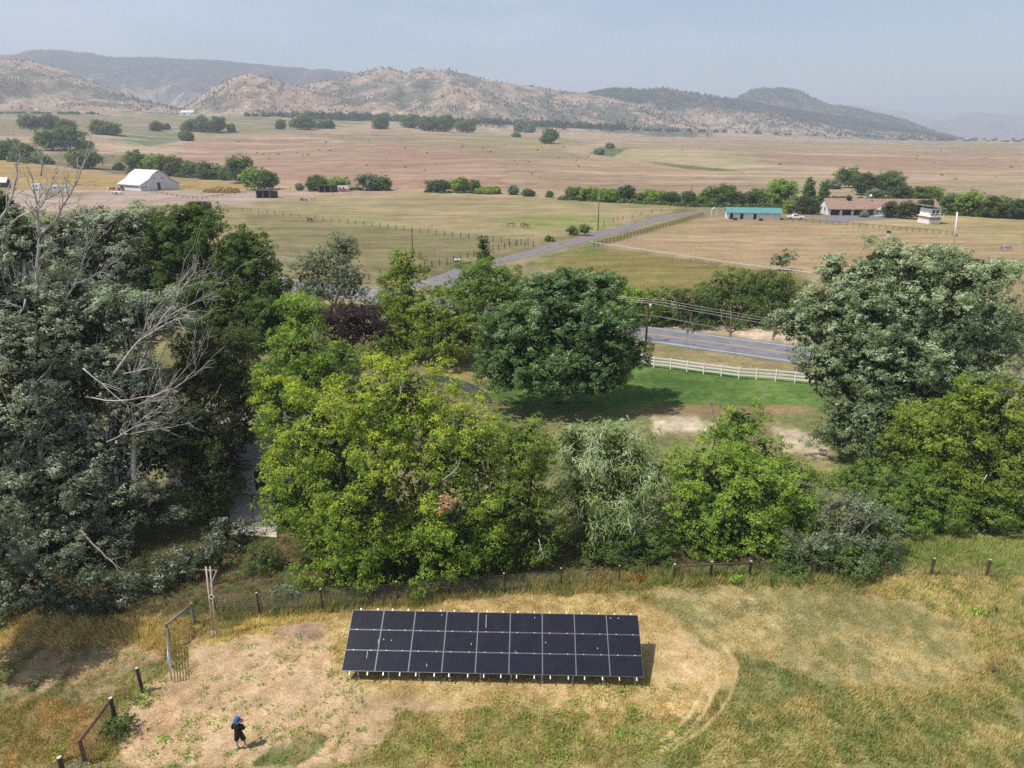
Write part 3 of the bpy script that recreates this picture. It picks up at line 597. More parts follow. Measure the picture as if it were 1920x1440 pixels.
def unit(v): return v / np.maximum(np.linalg.norm(v, axis=1, keepdims=True), 1e-9)
def leaf_quads(C, N, S, rg, asp=.62, tdir=None):
    n = len(C)
    t = rg.normal(size=(n, 3)) if tdir is None else tdir + rg.normal(size=(n, 3)) * .35
    t = t - N * (t * N).sum(1, keepdims=True); t = unit(t); b = np.cross(N, t)
    L_ = (S * .62)[:, None]; W_ = (S * .62 * asp)[:, None]
    V = np.stack([C - t * L_ + b * W_, C - t * L_ - b * W_, C + t * L_ * 1.15], 1).reshape(-1, 3)
    return V, np.arange(n * 3).reshape(n, 3)
def crown_mesh(name, lobes, pal, leaf, cov, rg, clump=.8, origin=(0, 0, 0), droop=0.0, asp=.62, tip=0.0, wind=0.0, bottom=-.75, core=.16, ragged=.22, flat=.75, fine=.42):
    """lobes: (cx,cy,cz,rx,ry,rz). Boughs sit on the hull of every lobe, leaf sprays on the upper and outer side of every bough,
    leaves on every spray; larger leaves, darkened to paint in the inner shade, fill the inside."""
    dk, mn, lt, share = [np.array(a) if i < 3 else a for i, a in enumerate(PAL[pal])]
    Cs, Ns, Ss, Cl, Td = [], [], [], [], []
    zmax = max(l[2] + l[5] for l in lobes); zmin = min(l[2] - l[5] for l in lobes)
    for li, l in enumerate(lobes):
        c = np.array(l[:3]); r = np.array(l[3:6])
        S_ = 4 * math.pi * (((r[0] * r[1]) ** 1.6 + (r[0] * r[2]) ** 1.6 + (r[1] * r[2]) ** 1.6) / 3) ** (1 / 1.6)
        cl = min(clump * .8, r.min() * .5)
        nb = max(7, int(S_ / (math.pi * cl * cl) * 1.0))
        d = unit(rg.normal(size=(nb, 3)))
        d = d[d[:, 2] > bottom + rg.normal(size=len(d)) * .15]
        th = np.arctan2(d[:, 1], d[:, 0])
        bump = 1 + ragged * (fbm(th * 1.6 + li * 7, d[:, 2] * 2.2 + li * 3, 5 + li, 3) - .5) * 2
        f = (0.70 + .26 * rg.random(len(d)) - .22 * (rg.random(len(d)) < .25)) * bump
        cc = c + d * r * f[:, None]
        keep = cc[:, 2] > origin[2] + min(.25, r[2] * .2)
        for lj, m in enumerate(lobes):
            if lj == li: continue
            q = ((cc - np.array(m[:3])) / np.array(m[3:6])); keep &= (q * q).sum(1) > .50
        if not keep.any(): keep = cc[:, 2] >= np.sort(cc[:, 2])[-min(5, len(cc))]
        cc = cc[keep]; d = d[keep]; nbk = len(cc)
        if nbk == 0: continue
        if leaf < .3:           # the side turned from the meadow is thinner
            keep = (d[:, 1] < .35) | (rg.random(nbk) < .5); cc = cc[keep]; d = d[keep]; nbk = len(cc)
        if nbk == 0: continue
        rb = cl * (.65 + .7 * rg.random(nbk))
        # sprays on the boughs
        rs = max(leaf * 2.0, cl * fine)
        nsp = np.maximum(3, (3.3 * (rb / rs) ** 2 * .8).astype(int))
        ib = np.repeat(np.arange(nbk), nsp); ns_ = len(ib)
        sd = unit(rg.normal(size=(ns_, 3)) + d[ib] * .9 + np.array([0, 0, .55])); 
        sc3 = sd * (rb[ib] * (.45 + 1.0 * rg.random(ns_)))[:, None]; sc3[:, 2] *= flat
        sp_c = cc[ib] + sc3
        if droop: sp_c[:, 2] -= droop * rg.random(ns_) ** 1.5 * rb[ib] * 1.5
        rsp = rs * (.6 + .8 * rg.random(ns_))
        npl = np.maximum(3, (cov * 2.0 * rsp * rsp / (leaf * leaf)).astype(int))
        idx = np.repeat(np.arange(ns_), npl); n = len(idx)
        off = unit(rg.normal(size=(n, 3)) + sd[idx] * .7) * (rg.random((n, 1)) ** .4)
        off[:, 2] *= .7
        pos = sp_c[idx] + off * rsp[idx][:, None]
        if droop: pos[:, 2] -= droop * rg.random(n) ** 2 * rsp[idx] * 1.5
        if wind: pos[:, 0] += wind * np.maximum(off[:, 2], 0) * rsp[idx] * .8
        nn = unit(off * .75 + sd[idx] * .65 + np.array([0, 0, .35]) + rg.normal(size=(n, 3)) * .45)
        bt = rg.random(nbk); st = rg.random(ns_); lf = rg.random(n)
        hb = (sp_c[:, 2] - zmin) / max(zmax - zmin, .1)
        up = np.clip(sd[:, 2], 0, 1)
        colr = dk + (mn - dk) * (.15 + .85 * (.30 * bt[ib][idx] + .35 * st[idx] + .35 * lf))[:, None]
        # pale or young leaves; also paints in sunlit upper sprays and a shaded lower crown
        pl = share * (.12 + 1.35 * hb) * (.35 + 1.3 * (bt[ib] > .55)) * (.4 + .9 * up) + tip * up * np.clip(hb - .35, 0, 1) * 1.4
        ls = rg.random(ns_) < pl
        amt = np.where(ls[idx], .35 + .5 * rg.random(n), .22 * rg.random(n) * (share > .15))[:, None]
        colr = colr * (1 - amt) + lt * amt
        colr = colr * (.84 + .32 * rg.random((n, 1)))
        Cs.append(pos); Ns.append(nn); Ss.append(leaf * (.65 + .7 * rg.random(n))); Cl.append(colr)
        Td.append(sd[idx] * .5 + off * .5 + np.array([wind, 0, -droop]))
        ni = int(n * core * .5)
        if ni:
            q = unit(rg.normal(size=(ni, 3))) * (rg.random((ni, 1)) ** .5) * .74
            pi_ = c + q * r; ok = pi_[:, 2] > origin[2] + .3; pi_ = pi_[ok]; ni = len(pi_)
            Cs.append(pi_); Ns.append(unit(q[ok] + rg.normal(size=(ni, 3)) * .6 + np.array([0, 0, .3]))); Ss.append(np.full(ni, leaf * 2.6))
            Cl.append(np.tile(dk * .9, (ni, 1)) * (.8 + .4 * rg.random((ni, 1)))); Td.append(rg.normal(size=(ni, 3)))  # inner leaves always dark: shade inside the crown is put into their colour
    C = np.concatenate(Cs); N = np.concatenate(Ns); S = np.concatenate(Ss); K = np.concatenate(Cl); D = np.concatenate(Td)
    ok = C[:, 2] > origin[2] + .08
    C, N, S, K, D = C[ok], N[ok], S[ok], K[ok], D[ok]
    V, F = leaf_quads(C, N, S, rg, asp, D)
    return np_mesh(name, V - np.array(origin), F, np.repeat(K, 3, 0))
def wander(a, b, n, amp, rg, sag=0.0):
    a = np.array(a, float); b = np.array(b, float); L_ = np.linalg.norm(b - a); P = []
    o = np.zeros(3)
    for i in range(n + 1):
        t = i / n
        if 0 < i < n: o = o * .6 + rg.normal(size=3) * amp * L_ * .5
        p = a + (b - a) * t + o * math.sin(math.pi * t) ; p[2] += sag * L_ * 4 * t * (1 - t) * .25
        P.append(p)
    return P
def limbs_mesh(base, lobes, r0, rg, n_per=7, fork=None, stems=1):
    mb = MB(); base = np.array(base, float)
    cx = np.mean([l[0] for l in lobes]); cy = np.mean([l[1] for l in lobes]); zlo = min(l[2] for l in lobes)
    H = zlo - base[2]
    fk = np.array(fork) if fork is not None else np.array([base[0] * .7 + cx * .3, base[1] * .7 + cy * .3, base[2] + max(H * .45, .3)])
    root = base - np.array([0, 0, .15])
    mb.tube(wander(root, fk, 4, .03, rg), np.linspace(r0, r0 * .72, 5), 8)
    for l in lobes:
        c = np.array(l[:3]); r = np.array(l[3:6])
        tgt = c + np.array([0, 0, .25 * r[2]])
        P = wander(fk, tgt, 5, .07, rg, .1); mb.tube(P, np.linspace(r0 * .55, r0 * .22, 6), 6)
        for k in range(n_per):
            d = rg.normal(size=3); d /= np.linalg.norm(d); d[2] = abs(d[2]) * .8
            s = P[rg.integers(2, 6)]; e = c + d * r * (.75 + .2 * rg.random())
            mb.tube(wander(s, e, 4, .08, rg), np.linspace(r0 * .2, r0 * .04, 5), 4, cap=False)
    return mb
def lobe(px, py, rx, ry, y, dr=None):
    """an ellipsoid seen at picture point (px,py) with picture radii (rx,ry), standing at forward distance y"""
    z = float(row_z(y, py)); s = depth(y, z) / FPX
    el = math.atan2(CH - z, y)
    rxm = rx * s; rzm = ry * s / max(math.cos(el), .6) * .92
    return (px_x(px, y, z), y, z, rxm, (dr if dr else (rxm + rzm) * .5 * .85), rzm)
def dead_sticks(t, pts_list, r, m, nm='bare_branch', twigs=5, rg=None, tl=.35):
    """visible bare branches: each one a part"""
    for P, r_ in pts_list:
        mb = MB(); P = [np.array(p, float) for p in P]
        Q = []
        for i in range(len(P) - 1):
            for k in range(3): Q.append(P[i] + (P[i + 1] - P[i]) * k / 3 + rg.normal(size=3) * .02 * np.linalg.norm(P[i + 1] - P[i]))
        Q.append(P[-1])
        rr = np.linspace(r_, r_ * .18, len(Q)); mb.tube(Q, rr, 6)
        Lt = np.linalg.norm(P[-1] - P[0])
        for k in range(twigs):
            i = rg.integers(len(Q) // 4, len(Q) - 1); s = Q[i]
            ax = (Q[min(i + 1, len(Q) - 1)] - Q[i - 1]); ax /= np.linalg.norm(ax) + 1e-9
            e = s + (ax * .8 + rg.normal(size=3) * .45 + np.array([0, 0, .25])) * Lt * tl * (.4 + .6 * rg.random())
            W_ = wander(s, e, 4, .07, rg, .12); mb.tube(W_, np.linspace(rr[i] * .55, rr[i] * .10 + .004, 5), 5)
            for q in range(2):
                s2 = W_[rg.integers(1, 4)]; e2 = s2 + (e - s) * .45 + rg.normal(size=3) * np.linalg.norm(e - s) * .22
                mb.tube(wander(s2, e2, 3, .08, rg), np.linspace(rr[i] * .3, .006, 4), 4)
        part(nm, mb, m, t, smooth=True)
def tree(name, label, cat, basepx, lobes, pal, leaf=.15, cov=1.0, clump=.8, r0=.22, group=None, y=None, bark=None, seed=0, lm=None, npl=7, **kw):
    leaf = leaf * {'willow': .9, 'poplar': .72, 'silver': .70}.get(pal, .78)
    rg = np.random.default_rng(100 + seed)
    b = T(*basepx) if y is None else Vector((px_x(basepx[0], y, 0), y, gz(px_x(basepx[0], y, 0), y)))
    t = thing(name, label, cat, b, group)
    mb = limbs_mesh(b, lobes, r0, rg, npl)
    part('trunk', mb, bark or BARK, t, smooth=True)
    me = crown_mesh('crown', lobes, pal, leaf, cov, rg, clump, origin=tuple(b), **kw)
    o = link('crown', me, lm or (LEAFS if pal in ('silver', 'poplar', 'russian', 'maple', 'willow', 'shoots') else LEAF), t)
    t['_y'] = b.y
    return t, b, rg
LB = lobe
def at(px, py, y):              # place at a forward distance seen at a picture point
    z = float(row_z(y, py)); return (px_x(px, y, z), y, z)

# the row of trees along the fence, left to right
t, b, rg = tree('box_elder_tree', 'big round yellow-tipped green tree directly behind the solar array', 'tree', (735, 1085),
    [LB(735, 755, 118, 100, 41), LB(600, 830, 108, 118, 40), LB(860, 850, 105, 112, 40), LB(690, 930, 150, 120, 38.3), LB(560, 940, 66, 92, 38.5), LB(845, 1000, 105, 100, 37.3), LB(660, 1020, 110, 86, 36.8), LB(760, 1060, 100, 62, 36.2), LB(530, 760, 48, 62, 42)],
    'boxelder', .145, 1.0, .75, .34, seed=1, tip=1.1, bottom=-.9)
for (p, q, r_) in (((800, 870, 37.4), (770, 800, 37.2), .03), ((830, 900, 36.6), (862, 868, 36.5), .03), ((650, 760, 39.5), (612, 735, 39), .03), ((740, 770, 38.6), (748, 705, 39), .03)):
    dead_sticks(t, [([at(*p), at((p[0] + q[0]) / 2 + 8, (p[1] + q[1]) / 2, p[2] - .1), at(*q)], r_)], 0, BARKL, twigs=6, rg=rg)
me = crown_mesh('withered_leaves', [LB(836, 945, 15, 22, 35.0)], 'boxelder', .12, .5, rg, .3, origin=tuple(b))
o = link('withered_leaves', me, mat('withered_leaf_brown', (.42, .25, .12), .8), t); o['label'] = 'small patch of withered orange-brown leaves'
t, b, rg = tree('box_elder_tree', 'narrow dark green tree between the big yellow-tipped tree and the silvery willow', 'tree', (985, 1060),
    [LB(985, 840, 52, 72, 39.5), LB(960, 950, 66, 90, 38.6), LB(1005, 1000, 50, 76, 38.2), LB(930, 1030, 40, 50, 37.5)], 'boxelder2', .145, 1.0, .7, .2, seed=2, tip=.4, bottom=-.9)
dead_sticks(t, [([at(1010, 1010, 36.3), at(1016, 1035, 36.1), at(1020, 1050, 36)], .03)], 0, BARKL, twigs=7, rg=rg)
t, b, rg = tree('willow_tree', 'silvery willow with long drooping leaves behind the wire fence', 'tree', (1150, 1045),
    [LB(1140, 860, 88, 78, 42), LB(1195, 900, 60, 80, 41.3), LB(1100, 920, 66, 90, 41), LB(1150, 960, 84, 84, 40.4), LB(1075, 830, 40, 40, 43)],
    'willow', .34, 2.6, .8, .26, seed=3, core=.3, asp=.17, droop=.55, bottom=-.9, ragged=.3)
t, b, rg = tree('elm_tree', 'bright lime green leafy tree right of the willow', 'tree', (1330, 1035),
    [LB(1330, 900, 84, 78, 41.3), LB(1400, 920, 90, 86, 41), LB(1300, 985, 60, 62, 39.8), LB(1390, 1000, 96, 62, 39.5), LB(1480, 950, 66, 62, 41.2)], 'bright', .15, 1.05, .75, .24, seed=4, tip=.35, bottom=-.9)
dead_sticks(t, [([at(1500, 985, 40), at(1545, 950, 39.6), at(1575, 940, 39.4)], .035), ([at(1470, 920, 40), at(1500, 905, 39.5), at(1530, 915, 39.4)], .03)], 0, BARKG, twigs=9, rg=rg)
t, b, rg = tree('elm_tree', 'green elm with a pointed top and dead twigs behind the lime green tree', 'tree', (1390, 930),
    [LB(1392, 795, 40, 42, 47), LB(1370, 845, 52, 46, 46.3), LB(1430, 858, 50, 46, 46.4), LB(1480, 905, 60, 40, 45)], 'bright', .155, 1.0, .7, .2, seed=5, tip=.2)
dead_sticks(t, [([at(1430, 815, 46), at(1455, 790, 45.8), at(1478, 782, 45.7)], .04), ([at(1345, 800, 46), at(1336, 770, 46), at(1332, 752, 46)], .03), ([at(1420, 760, 46.5), at(1432, 742, 46.5), at(1440, 735, 46.5)], .02)], 0, BARKG, twigs=10, rg=rg)
t, b, rg = tree('russian_olive_bush', 'grey-green bush with bare silvery twigs at the fence, right of the lime green tree', 'bush', (1590, 1060),
    [LB(1590, 985, 74, 62, 39.3), LB(1520, 1030, 62, 34, 37.8), LB(1640, 1005, 46, 48, 39), LB(1590, 1040, 80, 30, 37.6)], 'russian', .13, .8, .6, .14, seed=6, bottom=-.95)
dead_sticks(t, [([at(1560, 1020, 38), at(1590, 980, 37.8), at(1610, 950, 38)], .03), ([at(1600, 1020, 38), at(1630, 985, 37.8), at(1655, 965, 38)], .03), ([at(1520, 1040, 37.4), at(1500, 1015, 37.2), at(1480, 1005, 37.2)], .03)], 0, BARKG, twigs=12, rg=rg)
t, b, rg = tree('green_bush', 'low leafy bush hugging the wire fence below the willow', 'bush', (1180, 1062), [LB(1190, 1035, 78, 34, 38.4), LB(1130, 1050, 46, 26, 37.6), LB(1260, 1045, 50, 28, 38)], 'green', .13, 1.0, .5, .06, seed=7, bottom=-.95)
t, b, rg = tree('green_bush', 'low leafy bush on the fence line in front of the grey-green bush', 'bush', (1560, 1072), [LB(1600, 1052, 70, 24, 37.0), LB(1500, 1054, 60, 22, 37.2), LB(1650, 1050, 34, 26, 37.6)], 'green', .13, 1.0, .5, .06, seed=8, bottom=-.95)
t, b, rg = tree('locust_tree', 'large yellow-green locust tree at the right edge', 'tree', (1850, 960),
    [LB(1850, 780, 88, 88, 46), LB(1780, 850, 80, 80, 45), LB(1890, 870, 90, 90, 44.5), LB(1960, 800, 90, 100, 46), LB(1730, 800, 50, 52, 46.5), LB(1820, 920, 90, 60, 43.6)], 'olive', .15, 1.05, .75, .28, seed=9, tip=.25)
dead_sticks(t, [([at(1850, 890, 42.5), at(1835, 915, 42.3), at(1830, 935, 42.2)], .03)], 0, BARKL, twigs=9, rg=rg)
t, b, rg = tree('locust_bush', 'wide feathery green bush left of the right-edge locust, above the tall grass', 'bush', (1680, 1000),
    [LB(1690, 930, 84, 62, 43.5), LB(1620, 900, 52, 42, 45), LB(1750, 965, 60, 46, 42.6), LB(1680, 975, 66, 34, 42)], 'locust', .125, 1.1, .6, .12, seed=10, bottom=-.95)
t, b, rg = tree('locust_bush', 'feathery green bush in the right corner above the tall grass', 'bush', (1850, 1000),
    [LB(1840, 965, 74, 48, 42.2), LB(1920, 960, 66, 56, 42), LB(1990, 950, 70, 70, 42.5)], 'locust', .125, 1.1, .6, .12, seed=11, bottom=-.95)
t, b, rg = tree('elm_tree', 'yellowish green tree below the big silvery tree on the right', 'tree', (1700, 900),
    [LB(1712, 800, 48, 52, 48.5), LB(1700, 860, 62, 46, 47.5)], 'yellowgreen', .15, .9, .7, .16, seed=12, tip=.2)
t, b, rg = tree('silver_maple_tree', 'huge pale silvery tree on the right, taller than its neighbours', 'tree', (1690, 850),
    [LB(1700, 560, 150, 90, 57), LB(1590, 610, 100, 90, 56), LB(1800, 600, 105, 105, 57), LB(1680, 690, 150, 105, 54.5), LB(1560, 700, 66, 66, 55), LB(1620, 800, 88, 72, 52.5), LB(1800, 720, 88, 88, 55), LB(1545, 575, 46, 52, 57), LB(1830, 520, 62, 50, 58), LB(1640, 500, 28, 46, 57.5), LB(1672, 485, 22, 40, 57.5), LB(1740, 510, 66, 46, 58), LB(1500, 620, 36, 20, 55.5), LB(1560, 510, 20, 34, 57.5), LB(1600, 525, 26, 36, 57.5), LB(1770, 490, 30, 40, 58), LB(1860, 520, 26, 40, 58), LB(1880, 640, 40, 50, 56.5), LB(1480, 600, 40, 18, 56)],
    'silver', .19, 1.25, .8, .42, seed=13, wind=.5, ragged=.42, tip=.3, core=.4)
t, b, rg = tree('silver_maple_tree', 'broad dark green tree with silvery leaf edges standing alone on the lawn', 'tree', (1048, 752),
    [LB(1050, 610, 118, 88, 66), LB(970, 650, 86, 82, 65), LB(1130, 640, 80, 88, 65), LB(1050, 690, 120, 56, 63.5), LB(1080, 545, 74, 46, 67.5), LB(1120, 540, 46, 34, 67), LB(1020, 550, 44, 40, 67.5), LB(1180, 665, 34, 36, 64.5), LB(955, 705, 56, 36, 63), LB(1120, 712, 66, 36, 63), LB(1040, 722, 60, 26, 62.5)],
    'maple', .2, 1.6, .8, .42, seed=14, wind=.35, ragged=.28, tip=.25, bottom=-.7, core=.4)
# behind the lawn tree
t, b, rg = tree('honey_locust_tree', 'feathery mid green tree left of the lawn tree, by the driveway', 'tree', (900, 668),
    [LB(905, 540, 72, 62, 84), LB(880, 600, 60, 58, 82), LB(950, 555, 48, 54, 84), LB(925, 620, 50, 46, 81)], 'locust', .22, 1.1, .8, .24, seed=15, tip=.15)
t, b, rg = tree('spruce_tree', 'small conical spruce poking up behind the feathery tree by the driveway', 'spruce', (906, 530),
    [LB(907, 458, 9, 18, 118), LB(906, 485, 15, 20, 118), LB(905, 508, 22, 20, 118)], 'dark', .26, 1.2, .5, .14, seed=16)
t, b, rg = tree('poplar_tree', 'upright olive green tree left of the gravel driveway mouth', 'tree', (765, 675),
    [LB(760, 502, 34, 36, 84), LB(758, 560, 52, 58, 83), LB(768, 625, 58, 54, 81), LB(735, 640, 40, 44, 80)], 'olive', .22, 1.1, .8, .2, seed=17, tip=.2)
t, b, rg = tree('ash_tree', 'dark round tree between the upright olive tree and the feathery tree', 'tree', (838, 680),
    [LB(826, 605, 54, 56, 80), LB(866, 635, 52, 50, 79), LB(800, 590, 40, 46, 81), LB(830, 645, 60, 34, 78)], 'olive', .2, 1.1, .75, .18, seed=18)
t, b, rg = tree('yellow_bush', 'small yellow-green bush at the driveway mouth', 'bush', (832, 575), [LB(822, 548, 16, 13, 103), LB(848, 552, 20, 14, 102)], 'yellowgreen', .24, 1.1, .6, .08, seed=19, tip=.6)
t, b, rg = tree('plum_tree', 'dark purple-leaved plum tree left of the upright olive tree', 'tree', (662, 672), [LB(662, 600, 56, 46, 80), LB(640, 625, 44, 34, 79), LB(690, 618, 36, 40, 79.5)], 'purple', .2, 1.15, .75, .2, seed=20)
t, b, rg = tree('russian_olive_tree', 'pale silvery Russian olive tree above the purple plum', 'tree', (630, 600),
    [LB(610, 500, 44, 50, 108), LB(645, 470, 26, 42, 109), LB(655, 530, 40, 44, 107), LB(600, 545, 40, 30, 106), LB(572, 520, 30, 52, 107)], 'russian', .26, .85, .8, .2, seed=21, ragged=.35)
t, b, rg = tree('box_elder_tree', 'light green tree with bare twigs left of the big yellow-tipped tree', 'tree', (560, 860),
    [LB(570, 600, 42, 52, 58), LB(560, 660, 70, 52, 57), LB(520, 730, 50, 66, 55), LB(498, 800, 34, 62, 52.5), LB(520, 850, 30, 40, 51), LB(600, 700, 50, 50, 56), LB(640, 670, 40, 34, 56.5)], 'bright', .17, 1.0, .75, .22, seed=22, tip=.3)
dead_sticks(t, [([at(585, 660, 55.6), at(590, 635, 55.5), at(585, 615, 55.5)], .03)], 0, BARKL, twigs=10, rg=rg)
t, b, rg = tree('cottonwood_tree', 'tall dark green tree rising left of centre in front of the pasture', 'tree', (390, 720),
    [LB(335, 465, 80, 72, 75), LB(330, 540, 100, 70, 73.5), LB(455, 480, 60, 66, 74.5), LB(490, 545, 58, 70, 73), LB(400, 580, 110, 66, 72), LB(515, 600, 52, 64, 71), LB(455, 640, 80, 50, 70), LB(365, 415, 50, 34, 76)], 'green', .2, 1.5, .85, .4, seed=23, ragged=.24, core=.4)
t, b, rg = tree('juniper_tree', 'dense olive-green juniper in front of the house under the silvery poplars', 'juniper', (400, 990),
    [LB(395, 690, 66, 78, 47), LB(400, 790, 72, 90, 45.5), LB(390, 890, 70, 80, 43.8), LB(440, 650, 42, 40, 48), LB(430, 860, 42, 66, 44.5), LB(452, 760, 36, 84, 46), LB(350, 820, 40, 90, 45)], 'juniper', .13, 1.15, .65, .3, seed=24, bottom=-.95)
# the silvery poplars on the left
t1, b, rg = tree('white_poplar_tree', 'silvery white poplar at the left edge with a bare white trunk fork', 'tree', (60, 1085),
    [LB(60, 650, 120, 120, 43), LB(-30, 560, 90, 120, 44), LB(40, 790, 120, 110, 41.5), LB(-40, 850, 100, 120, 40.5), LB(90, 930, 130, 90, 39.8), LB(20, 1030, 110, 76, 38), LB(150, 1040, 80, 66, 38), LB(50, 460, 40, 50, 45), LB(10, 400, 26, 52, 45.5), LB(-105, 985, 110, 110, 29.6), LB(-50, 1015, 80, 80, 31.2), LB(-130, 1060, 80, 70, 28.2)],
    'poplar', .17, 1.35, .75, .36, seed=25, bark=BARKW, wind=.7, ragged=.35, tip=.3, core=.40)
W = lambda pts: [at(*p) for p in pts]
dead_sticks(t1, [(W([(66, 560, 43), (70, 490, 42.6), (74, 440, 42.6)]), .13), (W([(74, 445, 42.6), (70, 400, 42.6), (68, 370, 42.4), (60, 330, 42.3)]), .10), (W([(74, 440, 42.6), (100, 415, 42.4), (130, 370, 42), (152, 320, 42), (160, 300, 42)]), .09),
    (W([(0, 420, 42), (18, 380, 42), (30, 340, 42), (36, 300, 42)]), .08), (W([(70, 395, 42.4), (95, 350, 42.2), (108, 315, 42.2)]), .05), (W([(20, 420, 41.8), (70, 385, 41.6), (110, 360, 41.6), (128, 322, 41.6)]), .05), (W([(50, 560, 42), (30, 610, 41.6), (5, 640, 41.5)]), .05), (W([(78, 330, 44), (80, 300, 44), (78, 275, 44)]), .05)], 0, BARKW, twigs=12, rg=rg, tl=.4)
t2, b, rg = tree('white_poplar_tree', 'silvery leaning poplar with bare white branches reaching right over the junipers', 'tree', (215, 1040),
    [LB(190, 620, 92, 80, 45.5), LB(240, 600, 90, 66, 45.5), LB(300, 590, 66, 40, 45), LB(200, 720, 110, 90, 43.8), LB(120, 560, 62, 52, 46), LB(250, 780, 70, 70, 43), LB(180, 860, 100, 80, 42), LB(250, 940, 80, 60, 41), LB(290, 850, 52, 62, 43.4), LB(300, 760, 40, 60, 44)],
    'poplar', .17, 1.05, .7, .36, seed=26, bark=BARKW, wind=.8, ragged=.4, tip=.3, core=.40)
dead_sticks(t2, [(W([(200, 720, 42), (235, 670, 42), (265, 635, 42), (300, 605, 42), (345, 575, 42), (400, 548, 42)]), .09), (W([(300, 605, 42), (330, 560, 41.8), (350, 530, 41.8), (368, 505, 41.8)]), .06), (W([(265, 635, 42), (330, 600, 41.8), (390, 595, 41.8)]), .05),
    (W([(100, 590, 43), (140, 535, 43), (155, 490, 43), (178, 440, 43)]), .065), (W([(140, 535, 43), (190, 510, 43), (225, 485, 43), (240, 465, 43)]), .05),
    (W([(160, 745, 41), (220, 752, 40.6), (290, 742, 40.5), (345, 715, 40.5), (368, 690, 40.5), (362, 662, 40.5)]), .05), (W([(155, 690, 41), (190, 720, 40.8), (240, 760, 40.6), (300, 750, 40.5), (340, 690, 40.4)]), .05), (W([(200, 830, 40.6), (250, 800, 40.5), (280, 775, 40.5), (330, 770, 40.5)]), .04), (W([(230, 700, 41), (300, 690, 41), (298, 740, 40.8)]), .03),
    (W([(225, 815, 40.6), (300, 805, 40.4), (370, 790, 40.3)]), .035)], 0, BARKW, twigs=16, rg=rg, tl=.3)
dead_sticks(t2, [(W([(150, 995, 37.5), (190, 1035, 36.5), (215, 1060, 36), (240, 1090, 35.6), (275, 1100, 35.2)]), .055), (W([(240, 1090, 35.6), (270, 1082, 35.2), (298, 1078, 35)]), .04), (W([(0, 1125, 36), (45, 1145, 35.5), (90, 1150, 35.2)]), .04)], 0, BARKG, twigs=6, rg=rg, tl=.3)
t3, b, rg = tree('white_poplar_tree', 'grey feathery poplar behind, left of the tall dark green tree', 'tree', (190, 720),
    [LB(200, 430, 90, 50, 74), LB(120, 460, 90, 70, 73), LB(215, 500, 80, 70, 72), LB(30, 470, 80, 80, 73), LB(260, 420, 50, 36, 75), LB(150, 540, 110, 60, 71)],
    'poplar', .24, 1.2, .8, .3, seed=27, bark=BARKW, wind=.3, ragged=.35, core=.4)
t4, b, rg = tree('poplar_thicket', 'dark thicket of young poplar shoots with silvery leaves beside the two tall poles', 'bush', (330, 1130),
    [LB(60, 1125, 110, 58, 34.2), LB(180, 1132, 90, 50, 34.1), LB(275, 1125, 66, 46, 34.8), LB(335, 1085, 72, 58, 36.6), LB(250, 1108, 80, 50, 36), LB(395, 1065, 46, 54, 37.6), LB(150, 1125, 96, 50, 35.6), LB(440, 1020, 40, 46, 40), LB(40, 1120, 100, 56, 35.8)], 'shoots', .15, 1.0, .5, .06, seed=28, bottom=-.95, tip=.2)
t, b, rg = tree('green_weeds', 'tall leafy weeds with pale tips at the foot of the rail beside the gate', 'weeds', (352, 1205), [LB(352, 1175, 30, 28, 32.6), LB(385, 1150, 26, 26, 33.8)], 'green', .10, 1.1, .3, .03, seed=29, bottom=-.95)
t, b, rg = tree('green_weeds', 'leafy green weeds under the dark trees left of the big yellow-tipped tree', 'weeds', (490, 1085), [LB(495, 1050, 34, 36, 37.6), LB(460, 1075, 26, 24, 37)], 'green', .11, .9, .35, .03, seed=30, bottom=-.95)
t, b, rg = tree('silver_weeds', 'pale silvery saplings growing through the wire fence', 'weeds', (535, 1145), [LB(525, 1118, 18, 20, 34.3), LB(550, 1120, 14, 18, 34.3)], 'russian', .10, .7, .25, .03, seed=31, bottom=-.95)
# between house and road, right
for i, (nm, lb, bp, lobes, pal, sd) in enumerate([
    ('roadside_tree', 'leafy green tree beyond the road, just right of the lawn tree', (1190, 612), [LB(1180, 575, 40, 34, 99), LB(1215, 570, 36, 34, 99), LB(1165, 555, 24, 22, 100), LB(1190, 598, 36, 14, 98)], 'bright', 41),
    ('roadside_tree', 'leafy green tree beyond the road, second along from the lawn tree', (1240, 612), [LB(1240, 575, 30, 34, 99), LB(1255, 590, 22, 24, 98), LB(1240, 602, 26, 12, 97.5)], 'green', 42),
    ('roadside_tree', 'dark shrubby tree beyond the road in the middle of the roadside row', (1298, 626), [LB(1290, 575, 36, 34, 99), LB(1310, 595, 36, 30, 98), LB(1300, 615, 40, 14, 96)], 'dark', 43),
    ('roadside_tree', 'largest dark green tree of the roadside row', (1370, 634), [LB(1365, 545, 58, 44, 102), LB(1340, 580, 46, 46, 100), LB(1390, 590, 54, 42, 99), LB(1370, 620, 56, 18, 95.5)], 'green', 44),
    ('roadside_tree', 'round green tree of the roadside row touching the huge silvery tree', (1450, 640), [LB(1440, 545, 48, 42, 102), LB(1445, 590, 50, 48, 100), LB(1480, 560, 30, 40, 102), LB(1455, 625, 46, 18, 95)], 'green', 45),
    ('roadside_tree', 'green tree at the right edge behind the huge silvery tree', (1905, 720), [LB(1905, 620, 40, 50, 90), LB(1925, 660, 50, 46, 88)], 'green', 46)]):
    tree(nm, lb, 'tree', bp, lobes, pal, .25, 1.1, .8, .16, seed=sd, group='trees along the far side of the road', tip=.2, bottom=-.9)
